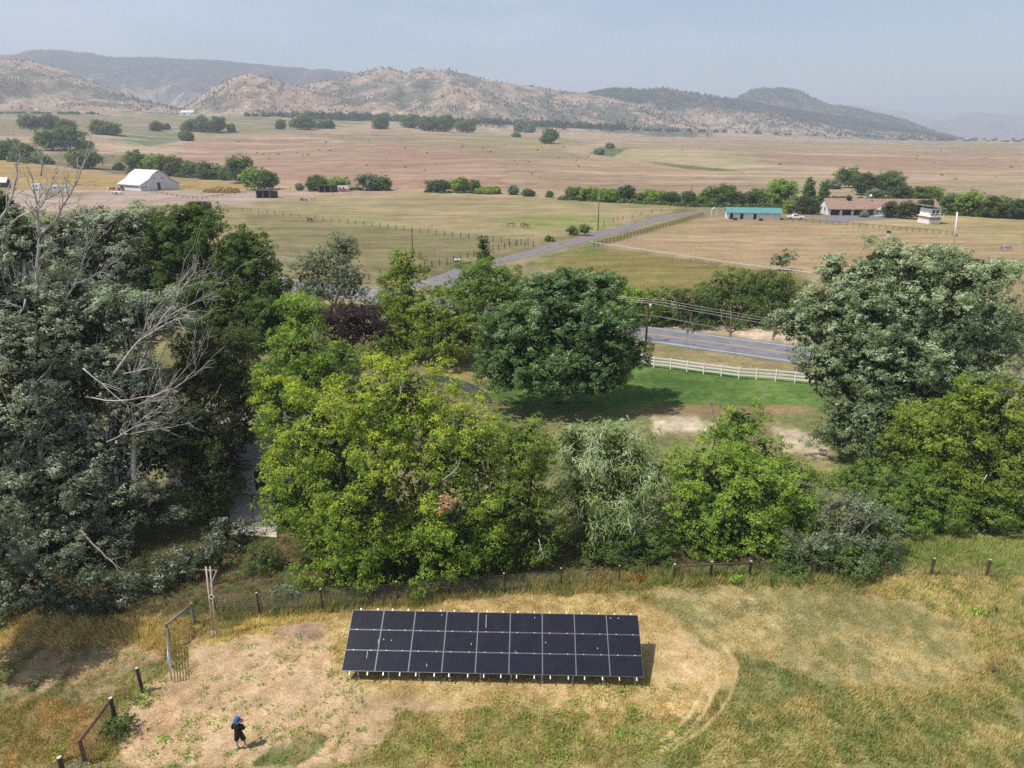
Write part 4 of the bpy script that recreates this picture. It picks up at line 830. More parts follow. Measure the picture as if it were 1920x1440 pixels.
tree('pasture_tree', 'small lone wind-bent tree beside the white pipe fence', 'tree', (1466, 506), [LB(1470, 482, 20, 14, 143), LB(1462, 493, 14, 12, 142)], 'russian', .34, 1.0, .8, .12, seed=47)
tree('driveway_bush', 'tall narrow bush left of the driveway, nearest of three', 'bush', (1030, 455), [LB(1030, 449, 6, 6, 186)], 'green', .45, 1.2, .7, .06, seed=48, group='bushes along the driveway')
tree('driveway_bush', 'round bush left of the driveway, middle of three', 'bush', (1073, 442), [LB(1073, 434, 8, 8, 199)], 'green', .45, 1.2, .7, .06, seed=49, group='bushes along the driveway')
tree('driveway_bush', 'round full bush left of the driveway, farthest and largest of three', 'bush', (1096, 443), [LB(1096, 432, 11, 10, 198)], 'green', .45, 1.2, .8, .06, seed=50, group='bushes along the driveway')
tree('pasture_bush', 'low green bush in the tan pasture at the right edge', 'bush', (1892, 503), [LB(1892, 496, 12, 6, 144), LB(1905, 500, 8, 4, 143)], 'green', .35, .9, .6, .05, seed=51)
tree('roadside_bush', 'small bush at the roadside between the pale olive and the upright olive tree', 'bush', (716, 538), [LB(717, 528, 8, 9, 117)], 'green', .3, 1.0, .6, .05, seed=52)

# creek line and distant trees: px, base row, width, height, leaf kind, label
FARS = [
    (164, 316, 56, 33, 'dark', 'round dark tree in the brown valley left of the barn'),
    (223, 319, 15, 10, 'dark', 'small dark bush left of the trees behind the barn'),
    (262, 324, 44, 36, 'green', 'tall tree directly behind the barn roof'),
    (299, 328, 44, 34, 'olive', 'grey-green tree right behind the barn ridge'),
    (335, 330, 36, 34, 'green', 'broad green tree just right of the barn gable'),
    (360, 332, 26, 25, 'dark', 'smaller tree second to the right of the barn gable'),
    (392, 336, 42, 29, 'green', 'wide tree third to the right of the barn gable'),
    (423, 338, 20, 20, 'dark', 'low tree left of the leaning cottonwood'),
    (448, 343, 54, 46, 'green', 'leaning cottonwood with a visible trunk right of the barn'),
    (478, 356, 44, 36, 'bright', 'bright green round tree above the left open shed'),
    (505, 355, 38, 34, 'green', 'green round tree just right of the bright one above the left open shed'),
    (562, 357, 13, 11, 'russian', 'small silvery bush between the two open sheds'),
    (594, 358, 34, 26, 'green', 'dark bushy tree behind the second open shed'),
    (632, 357, 42, 22, 'bright', 'bright bush behind the horse trailer'),
    (694, 357, 40, 27, 'russian', 'grey pointed bush right of the horse trailer'),
    (720, 357, 30, 21, 'green', 'green bush beside the grey pointed bush'),
    (823, 360, 46, 18, 'dark', 'dark low bush on the pasture edge, left of the pair'),
    (862, 361, 30, 24, 'bright', 'bright bush in the middle of the pasture edge row'),
    (888, 361, 26, 20, 'green', 'green bush right of the bright pasture edge bush'),
    (915, 363, 40, 9, 'olive', 'flat low scrub on the pasture edge'),
    (962, 365, 16, 15, 'russian', 'lone silvery bush on the pasture edge'),
    (993, 368, 20, 11, 'green', 'lone green bush right of the silvery pasture edge bush'),
    (1030, 370, 10, 9, 'green', 'smallest lone bush on the pasture edge'),
    (1075, 374, 24, 19, 'green', 'green bush at the left end of the creek thicket'),
    (1102, 376, 34, 22, 'bright', 'spiky bright bush in the creek thicket left of the pole'),
    (1140, 379, 34, 22, 'bright', 'bright bush in the creek thicket just right of the pole'),
    (1175, 378, 34, 27, 'dark', 'dark round tree in the creek thicket right of the pole'),
    (1200, 379, 22, 15, 'green', 'low bush in the creek thicket after the dark round tree'),
    (1226, 381, 36, 22, 'bright', 'wide bright bush in the creek thicket'),
    (1261, 382, 30, 19, 'dark', 'dark rounded bush near the far utility pole'),
    (1290, 384, 24, 22, 'green', 'green bush just left of the far utility pole'),
    (1318, 384, 22, 22, 'bright', 'bright bush right of the far utility pole'),
    (1348, 386, 50, 35, 'green', 'bushy tree behind the left end of the teal roofed stable'),
    (1385, 387, 34, 24, 'dark', 'dark bush behind the middle of the teal roofed stable'),
    (1420, 388, 40, 30, 'green', 'leafy tree behind the right part of the teal roofed stable'),
    (1460, 388, 62, 48, 'bright', 'tallest spreading tree behind the right end of the stable'),
    (1490, 391, 22, 18, 'russian', 'silvery bush behind the white pickup'),
    (1513, 392, 26, 56, 'green', 'tall upright poplar left of the ranch house'),
    (1541, 388, 20, 42, 'green', 'second upright poplar against the ranch house gable'),
    (1505, 401, 36, 30, 'juniper', 'dark pine between the pickup and the ranch house'),
    (1525, 402, 24, 26, 'dark', 'dark pine touching the ranch house gable'),
    (1478, 400, 20, 20, 'olive', 'thin brownish pine above the pickup'),
    (1592, 352, 40, 34, 'green', 'tall willow up the gully behind the ranch house'),
    (1560, 354, 22, 14, 'russian', 'silvery bush up the gully left of the willow'),
    (1615, 366, 44, 36, 'dark', 'dark tree in the gully above the ranch house roof'),
    (1660, 364, 60, 36, 'green', 'wide tree group crown above the ranch house roof'),
    (1640, 372, 26, 14, 'russian', 'pale round bush just above the ranch house roof'),
    (1685, 384, 46, 34, 'dark', 'dark tree behind the right half of the ranch house'),
    (1722, 386, 40, 34, 'green', 'green tree behind the right wing of the ranch house'),
    (1746, 384, 42, 34, 'olive', 'tall grey-green tree above the right wing of the ranch house'),
    (1782, 402, 30, 34, 'green', 'round green tree right of the ranch house'),
    (1812, 404, 54, 42, 'bright', 'large leafy tree right of the ranch house'),
    (1865, 408, 44, 40, 'green', 'broad tree at the right end of the creek line'),
    (1905, 410, 50, 34, 'dark', 'dark tree at the right frame edge of the creek line'),
    (1667, 408, 22, 27, 'juniper', 'rounded juniper in front of the ranch house porch'),
    (1698, 410, 30, 29, 'juniper', 'middle juniper of three before the ranch house'),
    (1729, 412, 32, 34, 'juniper', 'largest juniper beside the white block of the ranch house'),
    (1620, 407, 14, 8, 'russian', 'low silvery shrub beside the ranch yard'),
    # beyond the fields
    (20, 300, 46, 34, 'dark', 'dark tree at the left frame edge in the valley'),
    (52, 303, 44, 30, 'dark', 'second valley tree from the left frame edge'),
    (76, 306, 26, 18, 'russian', 'bare greyish tree at the end of the left valley row'),
    (98, 282, 44, 36, 'dark', 'left half of the big dark pair of cottonwoods'),
    (132, 281, 56, 40, 'dark', 'right half of the big dark pair of cottonwoods'),
    (161, 279, 30, 12, 'dark', 'low bush beside the big dark pair of cottonwoods'),
    (60, 242, 40, 22, 'green', 'pale cottonwood clump on the far left slope'),
    (93, 243, 32, 24, 'green', 'second pale cottonwood on the far left slope'),
    (126, 246, 30, 18, 'green', 'third pale cottonwood on the far left slope'),
    (184, 251, 26, 22, 'green', 'cottonwood left of the green field'),
    (208, 253, 34, 18, 'green', 'wider cottonwood left of the green field'),
    (294, 246, 18, 15, 'green', 'small tree above the green field'),
    (311, 243, 8, 8, 'green', 'tiny tree above the green field'),
    (351, 264, 24, 15, 'green', 'bush at the right end of the green field'),
    (357, 246, 28, 18, 'green', 'left tree of the far pasture clump'),
    (382, 247, 30, 24, 'green', 'middle tree of the far pasture clump'),
    (408, 248, 30, 25, 'dark', 'right tree of the far pasture clump'),
    (435, 248, 9, 12, 'dark', 'tiny tree right of the far pasture clump'),
    (527, 242, 13, 15, 'dark', 'small round tree on the far bench'),
    (566, 243, 44, 20, 'dark', 'wide dark tree clump on the far bench'),
    (597, 241, 15, 13, 'olive', 'pale round tree on the far bench'),
    (617, 241, 16, 15, 'dark', 'dark round tree on the far bench'),
    (714, 242, 28, 24, 'green', 'round tree standing clear before the far woods'),
    (772, 240, 34, 20, 'dark', 'first large tree of the far middle woods'),
    (805, 246, 34, 24, 'dark', 'second large tree of the far middle woods'),
    (834, 247, 34, 26, 'dark', 'third large tree of the far middle woods'),
    (874, 248, 34, 20, 'green', 'last tree of the far middle woods'),
    (973, 247, 11, 15, 'dark', 'small tree left of the pair on the far plain'),
    (994, 249, 17, 18, 'dark', 'bushy pair on the far plain'),
    (1030, 269, 30, 22, 'green', 'lone spreading willow on the red plain'),
    (968, 257, 10, 5, 'dark', 'low dark bush on the far plain'),
    (1123, 290, 12, 10, 'russian', 'silvery bush beside the green gully'),
    (1144, 278, 10, 7, 'russian', 'silvery bush at the head of the green gully'),
]
for i, (px, pb, wd, ht, pal, lb) in enumerate(FARS):
    b = T(px, pb); s = mpp(b); rg = np.random.default_rng(900 + i)
    Wm, Hm = wd * s, ht * s * 1.03
    cat = 'bush' if any(k in lb for k in ('bush', 'scrub', 'shrub')) else ('juniper' if 'juniper' in lb else ('pine' if ' pine' in lb else 'tree'))
    pine = 'pine' in lb or 'poplar' in lb
    n = 2 if wd < 22 else 4
    lobes = []
    for k in range(n):
        if pine:
            f = (k + .5) / n; lobes.append((b.x, b.y, b.z + Hm * (.18 + .70 * f), Wm * (.5 - .33 * f), Wm * (.5 - .33 * f), Hm * .8 / n))
        else:
            ox = (rg.random() - .5) * Wm * .55; hz = .50 + .22 * rg.random() - abs(ox) / Wm * .25
            lobes.append((b.x + ox, b.y + (rg.random() - .5) * Wm * .3, b.z + Hm * hz, Wm * .34, Wm * .32, Hm * min(.40, 1 - hz)))
    if not pine: lobes.append((b.x, b.y - Wm * .05, b.z + Hm * .40, Wm * .46, Wm * .4, Hm * .36))
    nm = {'bush': 'bush', 'juniper': 'juniper_tree', 'pine': 'pine_tree', 'tree': 'cottonwood_tree'}[cat]
    t = thing(nm, lb, cat, b, 'trees and bushes of the creek and the plain')
    lf = max(.34, .0016 * b.y)
    me = crown_mesh('crown', lobes, 'green' if pal == 'dark' and b.y > 450 else pal, lf, 1.0, rg, max(.7, Wm * .12), origin=tuple(b), ragged=.5, bottom=-.95, core=.3)  # far dark trees take the paler palette: haze painted into the leaf colour
    link('crown', me, LEAFS if pal == 'russian' else LEAF, t)
    if cat != 'bush':
        part('trunk', limbs_mesh(b, lobes, max(.12, Hm * .028), rg, 1), BARK, t)
# ------------------------------------------------------------------ growth nobody could count
def blob_field(name, spots, pal, label, cat, leaf_k=.0021, rg=None, minleaf=.45, ragged=.35, cov=1.1):
    """spots: (x,y,z,w,h): bushes or far trees joined into one mass"""
    lobes = []
    V, F, C, o_ = [], [], [], 0
    dk, mn, lt, share = [np.array(a) if i < 3 else a for i, a in enumerate(PAL[pal])]
    for (x, y, z, w_, h_) in spots:
        lf = max(minleaf, leaf_k * y)
        n = max(10, int(cov * 5 * (w_ * h_ + .8 * w_ * w_) / (lf * lf)))
        d = unit(rg.normal(size=(n, 3))); d[:, 2] = np.abs(d[:, 2]) * 1.0 - .12
        th = np.arctan2(d[:, 1], d[:, 0])
        f = (.72 + .33 * rg.random(n)) * (1 + ragged * (fbm(th * 1.7 + x, d[:, 2] * 2.5 + y, 9, 2) - .5) * 2)
        C0 = np.array([x, y, z]) + d * np.array([w_ / 2, w_ / 2, h_]) * f[:, None]
        C0[:, 2] = np.maximum(C0[:, 2], z + .05)
        N = unit(d + np.array([0, 0, .5]) + rg.normal(size=(n, 3)) * .5)
        v, fc = leaf_quads(C0, N, lf * (.7 + .6 * rg.random(n)), rg, .7)
        k = dk + (mn - dk) * rg.random((n, 1)); il = rg.random((n, 1)) < share * .8
        k = np.where(il, k * .4 + lt * .6, k) * (.8 + .4 * rg.random())
        V.append(v); F.append(fc + o_); C.append(np.repeat(k, 3, 0)); o_ += len(v)
    me = np_mesh(name, np.concatenate(V), np.concatenate(F), np.concatenate(C))
    o = link(name, me, LEAF); tag(o, label, cat, kind='stuff'); return o
rg = np.random.default_rng(55)
def strip(spec):
    S = []
    for px0, px1, py0, py1, w_, h_, n in spec:
        for k in range(n):
            f = (k + rg.random()) / n; px = px0 + (px1 - px0) * f; py = py0 + (py1 - py0) * f + (rg.random() - .5) * 1.2
            b = T(px, py); s = mpp(b); q = .6 + .7 * rg.random()
            S.append((b.x, b.y, b.z, w_ * s * q, h_ * s * q))
    return S
blob_field('creek_undergrowth', strip([(1045, 1300, 374, 387, 16, 7, 34), (1300, 1480, 387, 392, 16, 8, 22), (1060, 1090, 371, 374, 12, 5, 4), (1760, 1920, 402, 410, 22, 14, 18), (660, 740, 356, 358, 12, 5, 7), (800, 940, 361, 364, 12, 4, 9), (580, 660, 356, 357, 12, 6, 6), (240, 420, 325, 338, 14, 8, 20), (1545, 1720, 372, 378, 14, 7, 18), (0, 90, 300, 308, 20, 12, 8)]),
           'green', 'tangled green undergrowth filling the creek line', 'undergrowth', rg=rg)
blob_field('distant_woods', strip([(455, 560, 217, 218, 11, 7, 12), (560, 668, 222, 225, 17, 12, 20), (668, 782, 224, 229, 16, 12, 24), (782, 900, 226, 232, 13, 9, 16), (900, 1090, 231, 239, 13, 9, 34), (1010, 1172, 237, 243, 13, 11, 26), (1176, 1262, 243, 247, 10, 5, 10), (1265, 1420, 246, 250, 9, 5, 9), (1420, 1920, 251, 264, 8, 4, 26), (60, 200, 214, 214, 6, 5, 7), (1680, 1920, 262, 266, 10, 3, 18), (0, 180, 212, 213, 12, 2.5, 14)]),
           'dark', 'dark belt of far-off woods at the foot of the hills', 'woods', leaf_k=.0019, rg=rg)
sp_ = []
for k in range(230):
    px = rg.uniform(-40, 1960); py = rg.choice([rg.uniform(250, 300), rg.uniform(290, 350)]) if px > 300 else rg.uniform(225, 300)
    b = T(px, py)
    if b.y < 380 or b.y > 1900: continue
    if fbm(np.array([b.x / 120]), np.array([b.y / 90]), 77, 3)[0] < .46: continue
    s = rg.uniform(.5, 1.6); sp_.append((b.x, b.y, b.z, s * 1.6, s * .8))
blob_field('scattered_brush', sp_, 'olive', 'scattered low brush dotting the dry plain', 'brush', leaf_k=.0013, rg=rg, minleaf=.4)

# pines on the hills
n = 260000
yy = rg.uniform(1350, 5200, n); uu = rg.uniform(-1.05, 1.05, n); xx = uu * yy
zz, who, fr = terrain(xx, yy)
prob = np.zeros(n)
nz1 = sstep(.42, .66, fbm(xx / 230, yy / 330, 61, 4)); nz2 = sstep(.45, .62, fbm(xx / 60, yy / 90, 62, 3))
for k, base, top in ((0, .25, 2.2), (1, .25, .35), (2, .45, .45), (3, .30, .40), (4, .34, .36), (5, .60, 2.6), (6, .55, 2.2)):
    m = who == k; f = np.clip(fr, 0, 1)
    prob[m] = (base + (top - base) * sstep(.45, .8, f[m])) * (.25 + .75 * nz1[m]) * (.35 + .65 * nz2[m])
prob *= np.clip(fr, 0, 1) > .06
ok = rg.random(n) < prob * .75
xx, yy, zz = xx[ok], yy[ok], zz[ok]; n = len(xx)
hh = rg.uniform(3.5, 9, n) * np.clip(yy / 2600, .75, 1.25); ww = hh * rg.uniform(.26, .42, n)
ring = np.array([[math.cos(a), math.sin(a)] for a in np.arange(5) * 2 * math.pi / 5])
V = np.zeros((n, 12, 3))
for q, (zb, zt_, wr) in enumerate(((.08, .66, 1.0), (.42, 1.0, .68))):
    jit = rg.uniform(.7, 1.3, (n, 5))
    V[:, q * 6:q * 6 + 5, 0] = xx[:, None] + ring[:, 0] * (ww * wr)[:, None] * jit; V[:, q * 6:q * 6 + 5, 1] = yy[:, None] + ring[:, 1] * (ww * wr)[:, None] * jit
    V[:, q * 6:q * 6 + 5, 2] = (zz + hh * zb)[:, None]; V[:, q * 6 + 5, 0] = xx; V[:, q * 6 + 5, 1] = yy; V[:, q * 6 + 5, 2] = zz + hh * zt_
tri = np.array([[q * 6 + a, q * 6 + (a + 1) % 5, q * 6 + 5] for q in (0, 1) for a in range(5)])
F = (np.arange(n)[:, None, None] * 12 + tri[None]).reshape(-1, 3)
cc = np.array([.040, .055, .036]) * rg.uniform(.7, 1.5, (n, 1)); C = np.repeat(cc, 12, 0)
o = link('hillside_pines', np_mesh('hillside_pines', V.reshape(-1, 3), F, C), LEAF); tag(o, 'dark pines scattered over the dry hills', 'pines', kind='stuff')
print('pines', n)

# grass of the meadow: blades in tufts
def grass(name, n, y0, y1, umax, label, rg, hk=1.0, wk=1.0):
    y = np.sqrt(rg.uniform(y0 * y0, y1 * y1, n)); x = rg.uniform(-umax, umax, n) * y
    tf = rg.integers(0, n // 7, n); jx = rg.normal(size=n) * .07; jy = rg.normal(size=n) * .07
    x = x[tf * 7 % n] * .75 + x * .25 if False else x
    z = terrain(x, y)[0]
    c, gh, gd = surface(x, y, z)
    clump = fbm(x / .35, y / .35, 91, 2)
    ok = (rg.random(n) < gd * (.35 + 1.3 * sstep(.35, .65, clump))) & (gh > .03)
    x, y, z, c, gh, clump = x[ok], y[ok], z[ok], c[ok], gh[ok], clump[ok]; n = len(x)
    h = gh * hk * (.35 + .8 * rg.random(n)) * (.7 + .6 * clump)
    wd = (.010 + .012 * rg.random(n)) * wk * (1 + gh)
    swirl = fbm(x / 4, y / 4, 93, 2) * 9
    lean = .15 + .6 * rg.random(n); a = swirl + rg.normal(size=n) * 1.5
    tipv = np.stack([x + np.cos(a) * h * lean, y + np.sin(a) * h * lean, z + h], 1)
    th = rg.random(n) * math.pi; dx, dy = np.cos(th) * wd, np.sin(th) * wd
    zb = z - .03
    A = np.stack([x - dx, y - dy, zb], 1); B = np.stack([x + dx, y + dy, zb], 1)
    V = np.stack([A, B, tipv], 1).reshape(-1, 3); F = np.arange(n * 3).reshape(n, 3)
    g = rg.random(n)
    k = c * (.75 + .55 * rg.random((n, 1)))
    k = k * 1.9; straw = (g < .25)[:, None]; k = np.where(straw, k * .5 + np.array([.50, .385, .19]) * .5, k)
    grn = (g > .93)[:, None]; k = np.where(grn, k * .4 + np.array([.12, .17, .045]) * .6, k)
    o = link(name, np_mesh(name, V, F, np.repeat(np.clip(k, 0, .75), 3, 0)), LEAF_G); tag(o, label, 'grass', kind='stuff')
    print(name, n); return o
LEAF_G = leaf_mat('grass_blades', .38, .1, .7, (1.15, 1.15, .85))
grass('meadow_grass', 720000, 20.5, 41, 1.02, 'dry yellow and green meadow grass', np.random.default_rng(5), 1.0, 1.15)


# small weeds and tufts on the bare soil, white flowers in the mown grass
def rosettes(name, label, cat, spots, pal, leaf, nl, spread, hgt, rg, colr=None):
    V, F, K, o_ = [], [], [], 0
    for (x, y) in spots:
        q = rg.uniform(.5, 1.5); n = max(4, int(nl * q)); C0 = np.stack([x + rg.normal(size=n) * spread * q, y + rg.normal(size=n) * spread * q, .02 + rg.random(n) * hgt * q], 1)
        v, f = leaf_quads(C0, unit(rg.normal(size=(n, 3)) * .5 + np.array([0, 0, 1.])), leaf * (.6 + .8 * rg.random(n)), rg, .5)
        k = np.array(PAL[pal][1]) * (.5 + .9 * rg.random((n, 1))) if colr is None else np.tile(np.array(colr), (n, 1)) * (.8 + .3 * rg.random((n, 1)))
        V.append(v); F.append(f + o_); K.append(np.repeat(k, 3, 0)); o_ += len(v)
    o = link(name, np_mesh(name, np.concatenate(V), np.concatenate(F), np.concatenate(K)), LEAF); tag(o, label, cat, kind='stuff')
rg = np.random.default_rng(81); S1 = []
while len(S1) < 420:
    px, py = rg.uniform(180, 760), rg.uniform(1190, 1440); p = T(px, py)
    if fbm(np.array([p.x / 1.6]), np.array([p.y / 1.6]), 15, 3)[0] > .50: S1.append((p.x, p.y))
rosettes('soil_weeds', 'small green weeds dotting the bare soil', 'weeds', S1, 'olive', .07, 14, .09, .09, rg)
S1 = []
for k in range(260):
    c = [(1290, 1122), (1330, 1118), (1400, 1140), (1480, 1165), (1310, 1160)][rg.integers(0, 5)]; p = T(c[0] + rg.normal() * 28, c[1] + rg.normal() * 9); S1.append((p.x, p.y))
rosettes('white_flowers', 'tiny white flowers sprinkled in the mown grass right of the solar array', 'flowers', S1, 'olive', .035, 3, .05, .10, rg, (.75, .76, .80))
S1 = []
for k in range(230):
    p = T(rg.uniform(760, 1400), rg.uniform(1285, 1440))
    if fbm(np.array([p.x / 2.2]), np.array([p.y / 1.4]), 19, 3)[0] > .5: S1.append((p.x, p.y))
rosettes('grass_tufts', 'green tufts scattered in the straw below the solar array', 'grass', S1, 'olive', .085, 22, .16, .14, rg)
# ------------------------------------------------------------------ solar array
M_cell = None
def panel_material():
    m, n, o = nodes('solar_cells'); k = n.links.new
    b = n.nodes.new('ShaderNodeBsdfPrincipled'); b.inputs['Roughness'].default_value = .22; b.inputs['Specular IOR Level'].default_value = .2
    uv = n.nodes.new('ShaderNodeUVMap'); uv.uv_map = 'UVMap'
    oi = n.nodes.new('ShaderNodeObjectInfo')
    sx = n.nodes.new('ShaderNodeSeparateXYZ'); k(uv.outputs[0], sx.inputs[0])
    def math_(op, a, b_=None):
        q = n.nodes.new('ShaderNodeMath'); q.operation = op
        for i, v in enumerate((a, b_)):
            if v is None: continue
            if hasattr(v, 'is_output'): k(v, q.inputs[i])
            else: q.inputs[i].default_value = v
        return q.outputs[0]
    def lines(src, cnt, wdt):           # 1 on thin lines between cells
        f = math_('FRACT', math_('MULTIPLY', src, cnt)); d = math_('ABSOLUTE', math_('SUBTRACT', f, .5))
        return math_('GREATER_THAN', d, .5 - wdt)
    ln = math_('MAXIMUM', lines(sx.outputs[0], 20, .05), lines(sx.outputs[1], 6, .02))
    cx = math_('FLOOR', math_('MULTIPLY', sx.outputs[0], 20)); cy_ = math_('FLOOR', math_('MULTIPLY', sx.outputs[1], 6))
    cb = n.nodes.new('ShaderNodeCombineXYZ'); k(cx, cb.inputs[0]); k(cy_, cb.inputs[1]); k(oi.outputs['Random'], cb.inputs[2])
    wn = n.nodes.new('ShaderNodeTexWhiteNoise'); k(cb.outputs[0], wn.inputs['Vector'])
    mr = n.nodes.new('ShaderNodeMapRange'); mr.inputs[3].default_value = .75; mr.inputs[4].default_value = 1.3; k(wn.outputs['Value'], mr.inputs[0])
    no = n.nodes.new('ShaderNodeTexNoise'); no.inputs['Scale'].default_value = 1.3; no.inputs['Detail'].default_value = 4
    ge = n.nodes.new('ShaderNodeNewGeometry'); k(ge.outputs['Position'], no.inputs['Vector'])
    dust = n.nodes.new('ShaderNodeMix'); dust.data_type = 'RGBA'; k(math_('MULTIPLY', no.outputs['Fac'], .07), dust.inputs[0])
    dust.inputs[7].default_value = (.16, .15, .15, 1)
    c1 = n.nodes.new('ShaderNodeMix'); c1.data_type = 'RGBA'; k(ln, c1.inputs[0]); c1.inputs[7].default_value = (.024, .024, .030, 1)
    c0 = n.nodes.new('ShaderNodeMix'); c0.data_type = 'RGBA'; c0.blend_type = 'MULTIPLY'; c0.inputs[0].default_value = 1; c0.inputs[6].default_value = (.0085, .0095, .018, 1)
    k(mr.outputs[0], c0.inputs[7]); k(c0.outputs[2], c1.inputs[6]); k(c1.outputs[2], dust.inputs[6]); k(dust.outputs[2], b.inputs['Base Color'])
    k(b.outputs[0], o.inputs['Surface']); return m
M_cells = panel_material()
M_alu = mat('aluminium', (.62, .62, .62), .35, 1.0, .5, .12, 4); M_white_alu = mat('bright_rail_end', (.80, .80, .78), .4, .2, .5, .08, 4)
M_galv = mat('galvanised_steel', (.42, .43, .44), .5, .7, .5, .2, 8); M_blackframe = mat('dark_panel_frame', (.17, .165, .16), .4, .5, .5, .15, 4)
M_strip = mat('panel_gap_strip', (.30, .30, .31), .6)
M_blackclip = mat('dark_gap', (.02, .02, .02), .6)
PW, PH, GAP = 1.605, 1.02, .022
tlA, tlB, blA, blB = (660, 1142), (1197, 1152), (640, 1258), (1208, 1270)
# low edge and high edge of the tilted plane found from the four measured corners
TILT = R(28); NP_, NR = 9, 3
Wt = NP_ * PW + (NP_ - 1) * GAP; Ht = NR * PH + (NR - 1) * GAP
zlow = .62
def pt_at(px, py, z):
    k = (720 - py) / FPX; y = (z - CH) * (cp + k * sp) / (k * cp - sp); return Vector((px_x(px, y, z), y, z))
pa, pb = pt_at(640, 1258, zlow), pt_at(1208, 1270, zlow)
print('array low edge', pa, pb, (pb - pa).length, 'want', Wt)
mid = (pa + pb) / 2; ang = math.atan2(pb.y - pa.y, pb.x - pa.x)
ex = Vector((math.cos(ang), math.sin(ang), 0)); ey = Vector((-math.sin(ang), math.cos(ang), 0))
eu = ey * math.cos(TILT) + Vector((0, 0, math.sin(TILT))); en = ex.cross(eu)
arr = thing('solar_array', 'dark ground-mounted solar array of twenty-seven panels in the meadow', 'solar array', (mid.x, mid.y, 0))
AR = Matrix((( ex.x, eu.x, en.x), (ex.y, eu.y, en.y), (ex.z, eu.z, en.z))).to_4x4()
def AP(s, t, h=0): return mid + ex * s + eu * t + en * h
# one panel: glass sheet and frame
bm = bmesh.new(); uvl = bm.loops.layers.uv.new('UVMap')
def bbox(x0, x1, y0, y1, z0, z1, mi):
    vs = [bm.verts.new(v) for v in ((x0, y0, z0), (x1, y0, z0), (x1, y1, z0), (x0, y1, z0), (x0, y0, z1), (x1, y0, z1), (x1, y1, z1), (x0, y1, z1))]
    for f in ((3, 2, 1, 0), (4, 5, 6, 7), (0, 1, 5, 4), (1, 2, 6, 5), (2, 3, 7, 6), (3, 0, 4, 7)):
        fc = bm.faces.new([vs[i] for i in f]); fc.material_index = mi
        for lp in fc.loops: lp[uvl].uv = ((lp.vert.co.x + PW / 2) / PW, (lp.vert.co.y + PH / 2) / PH)
fw = .014
bbox(-PW / 2 + fw, PW / 2 - fw, -PH / 2 + fw, PH / 2 - fw, 0, .032, 0)
bbox(-PW / 2, PW / 2, -PH / 2, -PH / 2 + fw, -.005, .036, 1); bbox(-PW / 2, PW / 2, PH / 2 - fw, PH / 2, -.005, .036, 1)
bbox(-PW / 2, -PW / 2 + fw, -PH / 2 + fw, PH / 2 - fw, -.004, .0355, 1); bbox(PW / 2 - fw, PW / 2, -PH / 2 + fw, PH / 2 - fw, -.004, .0355, 1)
pme = bpy.data.meshes.new('solar_panel'); bm.to_mesh(pme); bm.free(); pme.materials.append(M_cells); pme.materials.append(M_blackframe)
mbc = MB(); mbc.box((0, 0, 0), (.045, .034, .012)); cme = mbc.mesh('clamp'); cme.materials.append(M_white_alu)
al = Vector(arr.location)
rail_s = []
for c in range(NP_):
    s0 = -Wt / 2 + c * (PW + GAP)
    rail_s += [s0 + PW * .24 + rng.uniform(-.04, .04), s0 + PW * .77 + rng.uniform(-.04, .04)]
for r in range(NR):
    for c in range(NP_):
        o = bpy.data.objects.new('solar_panel', pme); col.objects.link(o); o.parent = arr
        p = AP(-Wt / 2 + PW / 2 + c * (PW + GAP), PH / 2 + r * (PH + GAP), .0)
        o.matrix_local = Matrix.Translation(p - al) @ AR
        if r > 0:
            for s in rail_s[2 * c:2 * c + 2]:
                q = bpy.data.objects.new('clamp', cme); col.objects.link(q); q.parent = o
                lp = AP(s, r * (PH + GAP) - GAP / 2, .043) - p
                q.location = (lp.dot(ex), lp.dot(eu), lp.dot(en))
for s in rail_s:
    mb = MB(); mb.bar(AP(s, -.17, -.035), AP(s, Ht + .13, -.035), .045, .05); part('rail', mb, M_white_alu, arr)
mb = MB(); mb.bar(AP(-Wt / 2 + .1, .45, -.11), AP(Wt / 2 - .1, .45, -.11), .07, .09); part('front_beam', mb, M_galv, arr)
mb = MB(); mb.bar(AP(-Wt / 2 + .1, 2.5, -.11), AP(Wt / 2 - .1, 2.5, -.11), .07, .09); part('rear_beam', mb, M_galv, arr)
# backing strips seen between the panels
for r in (1, 2):
    mb = MB(); mb.bar(AP(-Wt / 2, r * (PH + GAP) - GAP / 2, .012), AP(Wt / 2, r * (PH + GAP) - GAP / 2, .012), .018, .004); part('gap_strip', mb, M_strip, arr)
for c in range(1, NP_):
    s = -Wt / 2 + c * (PW + GAP) - GAP / 2
    mb = MB(); mb.bar(AP(s, 0.01, .018), AP(s, Ht - .01, .018), .018, .004); part('gap_strip', mb, M_strip, arr)
for i in range(10):
    s = -Wt / 2 + .75 + i * (Wt - 1.15) / 9
    for tt, nm in ((.10, 'front_post'), (2.5, 'rear_post')):
        p = AP(s, tt, -.16); mb = MB(); mb.tube([(p.x, p.y, -.05), (p.x, p.y, p.z + .04)], .038, 8); part(nm, mb, M_galv, arr, smooth=True)
        if nm == 'front_post':
            mb = MB(); mb.box((p.x, p.y, .12), (.14, .12, .1), ang); part('post_bracket', mb, M_galv, arr)
M_drop = mat('bird_dropping_white', (.75, .75, .72), .8, var=.1)
